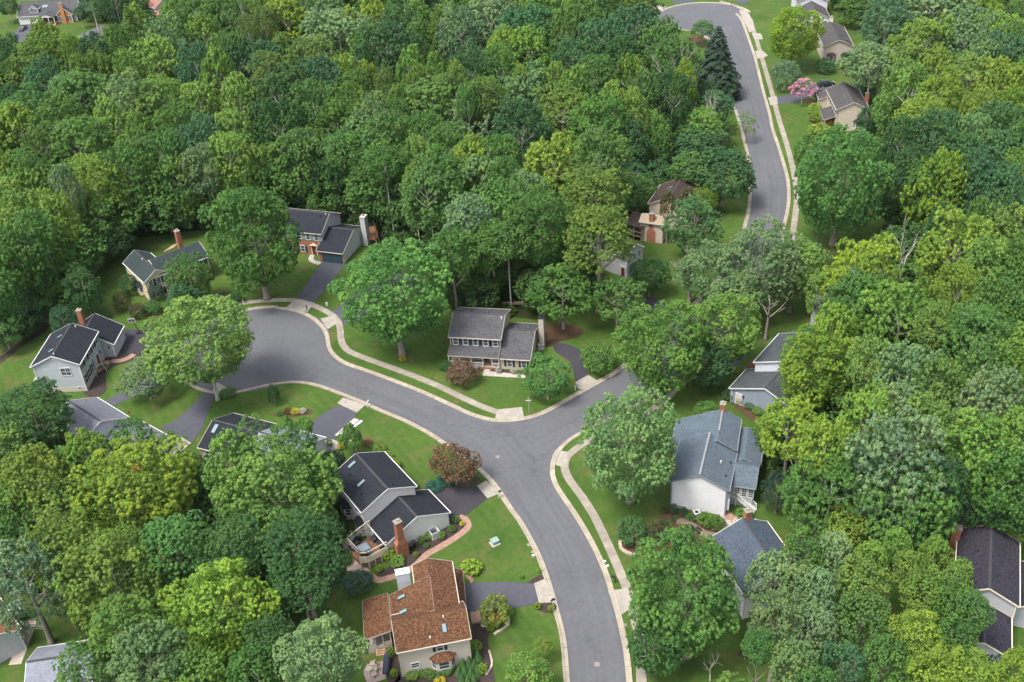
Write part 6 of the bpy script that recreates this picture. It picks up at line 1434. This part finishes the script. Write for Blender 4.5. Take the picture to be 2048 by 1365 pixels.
Y(1378, 1190, 236, 'big', 'M', 'huge dark green maple beside the sidewalk, lower right of the street', ar=1.25, base=2)
Y(1310, 1290, 120, 'round', 'D', 'dark green tree under the edge of the huge maple by the sidewalk', ar=1.1, base=1)
Y(1682, 375, 184, 'big', 'M', 'very large dense green tree beside the upper sidewalk', ar=1.4, base=.4)
Y(1618, 300, 60, 'shrub', 'M', 'low leafy green tree beneath the very large tree by the sidewalk', ar=.9, base=.2)
Y(1586, 72, 114, 'big', 'V', 'rounded yellow green tree in front of the beige gable end house', ar=1.1, base=1.5)
Y(1571, 152, 62, 'weeping', 'G', 'grey green weeping tree on the lawn by the upper street', ar=.9, base=.2)
Y(1606, 180, 54, 'blossom', 'pink', 'pink flowering tree at the driveway of the tan house', ar=.75, base=1.5)
Y(1434, 124, 124, 'spruce', 'K', 'tall dark spruce beside the upper street', ar=1.18, base=.2, trunk='dark')
Y(1405, 62, 48, 'feather', 'M', 'small layered tree in a mulch ring by the turning circle', ar=.85, base=1.5)
Y(1770, 55, 104, 'pine', 'B', 'large blue green white pine behind the beige gable end house', ar=1.4, base=3)
Y(1736, 240, 44, 'round', 'B', 'small blue green tree at the back corner of the tan house', ar=1.2, base=.3)
Y(1648, 575, 76, 'loose', 'L', 'sparse light green tree in front of the covered roof', ar=1.6, H=14)
Y(1694, 612, 90, 'loose', 'M', 'second sparse tree over the covered roof', ar=1.5, H=16)
Y(1814, 572, 90, 'sparse', 'O', 'thin yellowish tree with bare twigs in the right wood edge', ar=1.0, base=11)
Y(1633, 742, 172, 'big', 'V', 'bright yellow green tree beside the stepped dark roofs', ar=1.1, base=4)
Y(1609, 697, 70, 'sparse', 'B', 'thin blue green tree over the end of the stepped roof', ar=1.1, H=14)
Y(1580, 862, 140, 'loose', 'Y', 'yellow green tree with bare branches beside the sunroom', ar=.95, base=7)
Y(1555, 985, 62, 'weeping', 'N', 'dark weeping conifer between the white house and slate roof', ar=1.5, base=.5)
Y(1694, 1065, 108, 'round', 'Y', 'yellow green tree above the dark shed in the lower right', ar=1.0, base=4)
Y(1413, 822, 44, 'shrub', 'M', 'low green bush on the slope above the blue grey roof', ar=.8, base=.1, name='shrub', cat='shrub')
LR = [(1668, 1112, 92, 'tuft', 'P'), (1742, 1122, 86, 'tuft', 'L'), (1796, 1088, 64, 'tuft', 'L'), (1872, 1108, 74, 'tuft', 'L'), (1832, 1140, 74, 'round', 'O'), (1920, 1150, 66, 'tuft', 'L'), (1546, 1150, 104, 'tuft', 'P'), (1604, 1168, 90, 'tuft', 'P'), (1726, 1170, 90, 'round', 'L'),
      (1634, 1182, 90, 'tuft', 'P'), (1856, 1180, 84, 'round', 'O'), (1902, 1200, 76, 'round', 'M'), (1556, 1232, 98, 'loose', 'P'), (1626, 1252, 98, 'round', 'P'), (1728, 1232, 96, 'round', 'M'), (1832, 1280, 112, 'big', 'Y'), (1912, 1282, 82, 'round', 'M'),
      (1766, 1318, 92, 'round', 'M'), (1686, 1322, 84, 'loose', 'B'), (1584, 1322, 90, 'round', 'P'), (1870, 1352, 98, 'round', 'Y'), (1944, 1354, 104, 'big', 'Y'), (1944, 1216, 70, 'round', 'M'), (1608, 1116, 92, 'round', 'M'), (2040, 1040, 56, 'round', 'Y'), (2036, 1330, 70, 'round', 'Y'), (1520, 1290, 60, 'round', 'M'), (1640, 1385, 90, 'round', 'M'), (1470, 1400, 90, 'round', 'O')]
LW = ['front yard of the slate roofed house', 'gap left of the charcoal roof']
for i, (px, py, w, k, t) in enumerate(sorted(LR)):
    same = [q for q in sorted(LR) if q[3:] == (k, t)]; j = same.index((px, py, w, k, t)); kk = {'tuft': 't', 'round': 'r', 'loose': 'l', 'big': 'b'}[k]
    Y(px, py, w*1.1, k, t, wood_label(0, t, kk, 'grove between slate and charcoal roofs', j, len(same)), 'trees between the slate and charcoal roofs', ar=1.4, H=15 if py < 1250 else 14, trunk='mid')
Y(1994, 1324, 56, 'shrub', 'N', 'dark blue green shrub below the charcoal roofed house', ar=.9, base=.2, name='shrub', cat='shrub')
# left foreground grove
LG = [(72, 836, 140, 'feather', 'D'), (6, 905, 110, 'round', 'L'), (178, 922, 130, 'tuft', 'Y'), (70, 965, 130, 'round', 'Y'), (140, 945, 110, 'round', 'M'), (275, 1020, 250, 'big', 'Y'), (30, 1020, 110, 'round', 'M'), (120, 1100, 140, 'round', 'O'), (230, 1165, 220, 'big', 'O'),
      (52, 1168, 168, 'weeping', 'G'), (562, 998, 222, 'big', 'L'), (600, 1110, 160, 'feather', 'D'), (470, 930, 140, 'tuft', 'L'), (445, 1235, 220, 'big', 'Y'), (350, 1100, 140, 'round', 'M'), (300, 1330, 150, 'round', 'P'), (178, 1335, 110, 'round', 'M'), (250, 1265, 130, 'round', 'O'), (470, 1110, 130, 'round', 'D'), (545, 1285, 100, 'round', 'D'),
      (644, 1322, 160, 'big', 'P'), (510, 1345, 110, 'round', 'M'), (395, 1355, 120, 'round', 'L'), (265, 885, 84, 'loose', 'M'), (330, 905, 80, 'sparse', 'M'), (585, 880, 90, 'loose', 'M'), (-20, 1080, 120, 'round', 'M'), (130, 1010, 110, 'round', 'L'), (600, 1170, 110, 'feather', 'D'), (500, 860, 60, 'sparse', 'M')]
for i, e in enumerate(sorted(LG)):
    px, py, w, k, t = e; same = [q for q in sorted(LG) if q[3:] == (k, t)]; j = same.index(e); kk = {'tuft': 't', 'round': 'r', 'loose': 'l', 'big': 'b', 'feather': 'f', 'weeping': 'p', 'sparse': 'l'}[k]
    lab = 'blue grey weeping pine in the lower left corner' if k == 'weeping' else wood_label(0, t, kk, 'lower left grove', j, len(same)) if k != 'sparse' else wood_label(0, t, kk, 'lower left grove', j, len(same)).replace('open', 'thin sparse')
    Y(px, py, w*1.03, k, t, lab, 'trees of the lower left grove', ar=1.25 if k == 'tuft' else 1.1, H=(17 if w > 120 else 14) if k != 'sparse' else 12, trunk='mid')
# small garden trees
Y(702, 878, 46, 'column', 'M', 'slender green tree at the corner of the pale paved pad', ar=1.5, base=.2)
Y(668, 925, 46, 'shrub', 'N', 'dark green shrub tree behind the black roofed house', ar=1.0, base=.1)
Y(909, 930, 92, 'round', 'U', 'bronze leaved round tree by the street kerb', ar=.85, base=1.0, name='ornamental_tree')
Y(925, 748, 58, 'shrub', 'U', 'bronze purple shrub in front of the white railed porch', ar=.85, base=.1, name='shrub', cat='shrub')
Y(546, 790, 28, 'column', 'D', 'small dark conifer on the dark lawn by the turning circle', ar=1.7, base=.1)
Y(1054, 1350, 96, 'loose', 'L', 'light green small tree on the front lawn at the bottom edge', ar=.9, base=1.0)
Y(1086, 1296, 40, 'loose', 'Y', 'slender light green sapling beside the lower kerb', ar=1.2, base=1.0)
Y(1493, 255, 46, 'sparse', 'L', 'thin leaning sapling on the upper street kerb', ar=1.3, base=.5)
Y(1265, 1062, 62, 'shrub', 'D', 'large dark green bush in the mulch bed by the junction lawn', ar=.8, base=.1, name='shrub', cat='shrub')
Y(1322, 1066, 54, 'shrub', 'X', 'brownish green bush left of the stone garden', ar=.9, base=.1, name='shrub', cat='shrub')
Y(1348, 1070, 22, 'shrub', 'red', 'orange red azalea bush in the stone garden', ar=.8, base=.1, name='shrub', cat='shrub')
Y(1340, 1092, 20, 'shrub', 'red', 'small red shrub below the orange azalea', ar=.9, base=.1, name='shrub', cat='shrub')
Y(990, 1222, 62, 'shrub', (.105, .150, .030), 'round bush with reddish tips beside the blue grey driveway', ar=.95, base=.0, name='shrub', cat='shrub', trunk=None)
Y(1015, 1223, 22, 'shrub', 'V', 'small lime green bush behind the red tipped bush', ar=.9, base=.0, name='shrub', cat='shrub', trunk=None)
Y(805, 718, 13, 'shrub', 'gold', 'little yellow shrub on the lawn by the curved sidewalk', ar=1.1, base=.0, name='shrub', cat='shrub', trunk=None)
Y(655, 1165+0, 0.1, 'shrub', 'M', 'tiny seedling at the lawn edge', ar=1, base=0, name='shrub', cat='shrub', trunk=None) if False else None

bl = crown_mesh('blossoms', 301, 46, 6, 4, rc=(.15, .25), tr=.1, leaf=.05, lob=.1, zmin=-.5, fill=0, mat=M['flower'])
for o in list(bpy.data.objects):
    if o.get('label', '').startswith('round bush with reddish tips'):
        b_ = bpy.data.objects.new('blossoms', bl); COL.objects.link(b_); b_.parent = o; q_ = o.children[0]; b_.location = q_.location; b_.scale = q_.scale*1.03; b_.color = (.40, .09, .06, 1)
# clipped bushes and hedges: (px, py, w, h ratio, tint, label)
def bush(px, py, w, ar, t, label, kind='shrub', group='garden bushes'): return crown_px(px, py, w, kind, t, label, group, ar=ar, base=.02, name='shrub', cat='shrub', trunk=None)
for b in [(1347, 1018, 20, 1.1, 'N', 'leftmost of two tall clipped globes by the white gable wall', 'topiary'), (1368, 1024, 18, 1.0, 'N', 'right of two tall clipped globes by the white gable wall', 'topiary'), (1329, 1020, 16, 1.0, 'X', 'purple brown bush at the corner of the white gable wall'),
          (1350, 1037, 12, 1.0, 'D', 'small dark globe below the tall clipped globes'), (1381, 1036, 20, .7, 'M', 'low green bush beside the air conditioner'), (1412, 1040, 34, .8, 'M', 'wide green hedge bush right of the air conditioner'), (1436, 1046, 30, .9, 'M', 'green hedge bush at the wall corner'), (1334, 1050, 22, .9, 'D', 'dark bush at the stone garden edge'),
          (1381, 1056, 14, 1.1, 'N', 'first small dark globe in the stone garden', 'topiary'), (1396, 1060, 14, 1.1, 'N', 'second small dark globe in the stone garden', 'topiary'), (1476, 1053, 22, .8, 'M', 'green bush right of the stone path'), (1497, 1056, 24, .8, 'M', 'green bush by the slate roof chimney'), (1490, 1028, 34, .5, 'M', 'low ground bush under the white stairs'),
          (943, 1134, 44, .5, 'V', 'long lime green hedge behind the blue grey driveway', 'topiary'), (951, 1293, 26, 1.0, 'V', 'tall lime green hedge right of the orange roof', 'topiary'), (965, 1337, 22, 1.1, 'V', 'lime green bush right of the dwarf conifers', 'topiary'),
          (981, 1255, 18, .8, 'V', 'lime green bush by the front steps', 'topiary'), (781, 1305, 18, 1.6, 'V', 'lime green hedge beside the porch stairs', 'topiary'), (788, 1346, 17, 1.0, 'V', 'round lime bush by the stone patio', 'topiary'),
          (777, 1108, 30, .8, 'V', 'bright green hedge in front of the deck', 'topiary'), (758, 1137, 16, 1.0, 'V', 'round green ball left of the deck hedge', 'topiary'), (832, 1109, 12, 1.0, 'V', 'small round ball by the brick chimney', 'topiary'), (843, 1080, 16, 1.0, 'L', 'round bush against the white wall near the bins', 'topiary'), (857, 1072, 16, 1.0, 'L', 'second round bush against the white wall', 'topiary'),
          (852, 1091, 12, .9, 'L', 'small bush in front of the round wall bushes', 'topiary'), (912, 1038, 17, .9, 'M', 'round green bush at the brick path bend', 'topiary'), (924, 1047, 12, .9, 'gold', 'yellow bush at the brick path bend', 'topiary'), (903, 1058, 16, .8, 'M', 'leafy bush by the garage wall'), (882, 1070, 18, .7, 'L', 'leafy low bush right of the white lattice box'),
          (893, 960, 38, .25, (.03, .10, .075), 'blue green creeping juniper by the dark driveway'), (868, 972, 34, .25, (.03, .10, .075), 'blue green creeping juniper near the house corner'), (828, 972, 16, .9, 'M', 'small bush at the black roofed house corner'), (788, 928, 26, .9, 'V', 'first green bush on the lawn side of the black roof', 'topiary'), (775, 912, 24, .8, 'V', 'second green bush on the lawn side of the black roof', 'topiary'), (760, 897, 26, .5, 'O', 'low olive bush behind the black roof'),
          (658, 886, 15, 1.1, 'M', 'little clipped bush on the concrete pad', 'topiary'), (682, 892, 14, 1.0, 'gold', 'golden bush by the concrete pad'), (712, 1165, 60, .6, 'N', 'broad dark rhododendron bush left of the paver path'), (735, 1152, 22, .7, 'L', 'light bush beside the paver patio'),
          (1042, 1153, 11, .9, 'V', 'small bush left of two by the upper drive mulch', 'topiary'), (1078, 1141, 11, .9, 'V', 'small bush by the kerb above the driveway apron', 'topiary'), (1075, 1212, 16, .8, 'V', 'small bush left of the lower apron', 'topiary'), (1102, 1217, 15, .9, 'V', 'small bush right of the lower apron', 'topiary'),
          (1652, 203, 30, .7, 'V', 'green bush beside the tan house porch'), (1630, 218, 28, .7, 'V', 'pale hedge in front of the tan house'), (1632, 234, 28, .7, 'V', 'second pale hedge in front of the tan house'), (1641, 262, 44, .6, 'Y', 'broad olive yellow bush at the tan house corner'), (1657, 246, 24, .8, (.16, .13, .03), 'ochre bush at the tan house corner'), (1638, 192, 20, 1.1, 'N', 'dark bush by the tan house driveway'),
          (1696, 122, 32, 1.0, 'D', 'round dark green bush against the beige gable wall'), (1650, 132, 36, .8, 'B', 'grey green bushes below the bay window'), (1285, 17, 24, 1.1, 'D', 'dark round bush by the far left apron'), (245, 610, 30, .9, 'X', 'dark brown green bush below the cream house'), (275, 622, 34, .8, 'X', 'brown bush left of the cream house corner'), (305, 615, 32, .8, 'D', 'dark bush below the cream house wall'), (312, 585, 28, 1.3, 'N', 'black green holly against the cream front wall'),
          (258, 570, 36, 1.1, 'D', 'dark laurel at the cream house side'), (240, 595, 26, .9, 'X', 'yellow brown bush beside the back lawn'), (200, 628, 34, .7, 'D', 'dark shrub row behind the pale blue house'), (471, 594, 26, 1.0, 'D', 'clipped dark globe by the driveway apron', 'topiary'), (455, 786, 32, .4, 'M', 'spiky green clump by the turning circle apron'),
          (207, 734, 14, .9, 'M', 'small bush at the pale blue house steps'), (892, 732, 26, .7, 'D', 'low bush left of the porch'), (953, 733, 14, .8, 'F', 'white hydrangea under the porch rail'), (997, 741, 13, .8, 'F', 'white hydrangea beside the front walk'), (1027, 742, 14, .8, 'F', 'white hydrangea under the front window'), (913, 730, 12, .8, 'F', 'white hydrangea at the porch end'),
          (1482, 798, 26, .6, 'M', 'low hedge at the blue grey wall'), (1500, 810, 24, .6, 'M', 'second low hedge at the blue grey wall'), (1516, 822, 22, .6, 'L', 'third low hedge at the blue grey wall'), (1456, 790, 24, .9, 'B', 'blue green bush left of the blue grey wall'), (1420, 770, 44, .7, 'D', 'dark bush on the slope beneath the corner tree'),
          (1660, 515, 36, .5, 'X', 'brownish bush under the very large tree'), (1625, 498, 40, .6, 'D', 'dark shrub under the very large tree'), (1780, 470, 36, 1.3, 'N', 'dark conical shrub beside the very large tree'), (1822, 490, 40, 1.0, 'D', 'dark shrub at the clearing edge')]:
    bush(*b)
# dwarf conifers in front of the cedar roofed house
for i, (px, py) in enumerate([(921, 1310), (933, 1300), (944, 1306), (956, 1312), (925, 1326), (938, 1322), (949, 1328), (918, 1342), (930, 1342), (942, 1344), (955, 1340), (924, 1356), (936, 1360), (948, 1358)]):
    crown_px(px, py, 17, 'juniper', (.055, .135, .04), 'dwarf green conifer in the cluster at the beige wall corner', 'cluster of dwarf conifers', ar=1.6, base=.0, name='dwarf_conifer', trunk=None, cat='conifer')
# flower beds: low mixed planting
for i, (px, py, w, t, lab) in enumerate([(575, 822, 18, (.13, .08, .03), 'reddish flower clump in the island bed on the dark lawn'), (590, 823, 18, 'gold', 'yellow flower clump in the island bed'), (604, 822, 16, 'F', 'white flower clump in the island bed'), (560, 826, 16, 'M', 'green perennial clump in the island bed'), (735, 885, 18, (.20, .08, .07), 'dusky pink flower clump by the lawn'), (745, 892, 14, 'M', 'green perennial clump by the lawn'),
                                         (825, 1350, 26, 'L', 'leafy perennials below the beige wall, left end'), (850, 1345, 24, 'O', 'tawny grass clump below the bay window'), (870, 1352, 26, 'M', 'green perennials below the bay window'), (893, 1340, 26, 'M', 'green bush right of the bay window'), (880, 1362, 22, 'gold', 'yellow flowering perennials at the bottom edge'), (810, 1090, 24, 'L', 'leafy perennials by the brick chimney'), (795, 1122, 30, 'L', 'pale perennials along the paver path'), (730, 1040, 20, 'B', 'hosta clump beneath the bay window, upper'), (712, 1020, 20, 'L', 'hosta clump behind the black roofed house'), (722, 1062, 18, 'L', 'pale shrub at the deck stairs')]):
    crown_px(px, py, w, 'shrub', t, lab, 'flower bed plants', ar=.55, base=.02, name='flower_clump', cat='plant', trunk=None)

# dead and bare trees
def bare(px, py, h, seed, label, mat='bark_pale', lean=(0, 0), r0=.022):
    g = at(px, py, 0); root = empty('dead_tree', g, label, 'dead tree', None)
    o = bpy.data.objects.new('trunk', bare_mesh('dead_trunk', seed, M[mat], r0=r0)); COL.objects.link(o); o.parent = root
    o.scale = (h*.8, h*.8, h); o.rotation_euler = (lean[0], lean[1], seed)
bare(1243, 200, 17, 3, 'bare curled dead tree standing out of the wood beside the spruce')
bare(1338, 262, 20, 4, 'tall thin dead trunk in the wood edge by the upper street')
bare(1379, 262, 19, 5, 'second tall thin dead trunk, nearer the upper street')
bare(1419, 300, 15, 6, 'slim dead tree beside the upper lawn')
bare(1586, 1030, 15, 8, 'bare pale branched dead tree beside the white house stairs', r0=.03)
bare(1770, 655, 20, 9, 'grey dead tree among the right wood edge')
bare(1900, 470, 12, 10, 'dead snag in the clearing of the right wood')
bare(520, 150, 22, 11, 'grey bare tree in the far wood', r0=.018)
bare(600, 1345, 9, 12, 'bare twigged tree behind the stone patio')
bare(1420, 1362, 6, 13, 'thin bare sapling below the huge maple')
# tall bare forest-edge trunks with high crowns
for i, (px, py, h) in enumerate([(790, 480, 21), (708, 442, 20), (720, 440, 19), (756, 450, 17), (633, 412, 18), (984, 616, 17), (992, 616, 18), (1022, 618, 18), (975, 612, 15)]):
    g = at(px, py, 0); tree_at(g.x, g.y, 8.5, 8.5, h-3.5, 'round', 'M', ['tall bare trunked tree behind the white chimney, rightmost', 'tall trunked tree directly behind the white chimney', 'second tall trunk behind the white chimney', 'slim tall trunk right of the rust coloured deck', 'pale trunk behind the brick house roof', 'tall pale trunk behind the porch house, second of four', 'tall pale trunk behind the porch house, third of four', 'tall pale trunk behind the porch house, rightmost', 'tall pale trunk behind the porch house, leftmost'][i], 'tall trunks at the wood edge', trunk='tall')

# ------------------------------------------------------------------ unseen gaps of the woods: further trees of the mass and the undergrowth
def wood_points(poly, step, seed, jit=.4):
    r = random.Random(seed); xs = [p.x for p in poly]; ys = [p.y for p in poly]; out = []
    y = min(ys)
    while y < max(ys):
        x = min(xs)
        while x < max(xs):
            p = (x+r.uniform(-jit, jit)*step, y+r.uniform(-jit, jit)*step)
            if inside(p, poly): out.append(p)
            x += step
        y += step*.9
    return out
def joined(name, kinds, pts, label, mat):
    """many crowns as one mass: every point gets a thinned copy of a crown mesh"""
    Vs, Ts, Ls = [], [], []
    r = np.random.default_rng(5)
    cache = []
    for k, s in kinds:
        me = k; n = len(me.polygons); co = np.empty(len(me.vertices)*3, np.float32); me.vertices.foreach_get('co', co); co = co.reshape(n, 4, 3)
        t = np.empty(n, np.float32); me.attributes['tint'].data.foreach_get('value', t); cache.append((co, t, s))
    for (x, y, D, h, zc) in pts:
        co, t, s = cache[r.integers(len(cache))]; n = len(co); sel = r.permutation(n)[:int(n*s)]
        c = co[sel]; ce = c.mean(1, keepdims=True); c = ce+(c-ce)*(1/s)**.5; a = r.uniform(0, 6.28); q = c.copy()
        q[..., 0] = (c[..., 0]*math.cos(a)-c[..., 1]*math.sin(a))*D/2+x; q[..., 1] = (c[..., 0]*math.sin(a)+c[..., 1]*math.cos(a))*D/2+y; q[..., 2] = c[..., 2]*h/2+zc
        Vs.append(q); Ts.append(np.clip(t[sel]+r.uniform(-.25, .25), 0, 1))
    V = np.concatenate(Vs); T = np.concatenate(Ts); n = len(V); me = bpy.data.meshes.new(name)
    me.vertices.add(n*4); me.vertices.foreach_set('co', V.reshape(-1).astype(np.float32)); me.loops.add(n*4); me.loops.foreach_set('vertex_index', np.arange(n*4, dtype=np.int32))
    me.polygons.add(n); me.polygons.foreach_set('loop_start', np.arange(0, n*4, 4, dtype=np.int32))
    a = me.attributes.new('tint', 'FLOAT', 'FACE'); a.data.foreach_set('value', T.astype(np.float32)); a = me.attributes.new('lf', 'FLOAT', 'FACE'); a.data.foreach_set('value', r.uniform(0, 1, n).astype(np.float32))
    me.materials.append(mat); me.update(calc_edges=True); o = bpy.data.objects.new(name, me); COL.objects.link(o); o['kind'] = 'stuff'; o['label'] = label; return o
pts = []
for wi, w_ in enumerate(WOODS):
    for x, y in wood_points(w_, 8.0, 40+wi):
        if min((math.hypot(x-a, y-b) for a, b, _ in PLACED), default=99) < 4.6: continue
        q = pix((x, y, 12))
        if not (-150 < q[0] < 2200 and -120 < q[1] < 1500): continue
        if blocked((x, y)): continue
        if any(not seen_ok(Vector((x, y, 0)), 60, z_, wi == 0) for z_ in (4, 9, 14)): continue
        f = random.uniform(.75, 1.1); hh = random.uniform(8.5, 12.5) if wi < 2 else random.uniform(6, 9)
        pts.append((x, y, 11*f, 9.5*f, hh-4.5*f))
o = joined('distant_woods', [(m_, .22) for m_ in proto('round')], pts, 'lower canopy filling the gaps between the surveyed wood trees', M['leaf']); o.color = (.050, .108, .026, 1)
print('fill crowns', len(pts), 'trees', TC_COUNT)
pts = []
for wi, w_ in enumerate(WOODS):
    for x, y in wood_points(w_, 4.2, 60+wi):
        q = pix((x, y, 1))
        if not (-60 < q[0] < 2110 and -20 < q[1] < 1450): continue
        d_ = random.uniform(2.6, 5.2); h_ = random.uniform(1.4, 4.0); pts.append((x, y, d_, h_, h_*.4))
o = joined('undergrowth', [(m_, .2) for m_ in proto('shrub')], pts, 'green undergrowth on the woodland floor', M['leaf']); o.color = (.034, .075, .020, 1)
# ------------------------------------------------------------------ air
hz = MB().add([(x, y, z) for z in (-3.0, 112.0) for y in (-40, 900) for x in (-600, 600)], [(0, 2, 3, 1), (4, 5, 7, 6), (0, 1, 5, 4), (2, 6, 7, 3), (0, 4, 6, 2), (1, 3, 7, 5)]).build('haze', N('haze_air').m)
hm = hz.data.materials[0]; t_ = hm.node_tree; pv_ = t_.nodes.new('ShaderNodeVolumePrincipled'); pv_.inputs['Color'].default_value = (.86, .92, 1, 1); pv_.inputs['Density'].default_value = .00002
t_.links.new(pv_.outputs[0], t_.nodes['Material Output'].inputs['Volume']); hz['kind'] = 'stuff'; hz['label'] = 'thin pale summer haze'
S.cycles.volume_bounces = 1
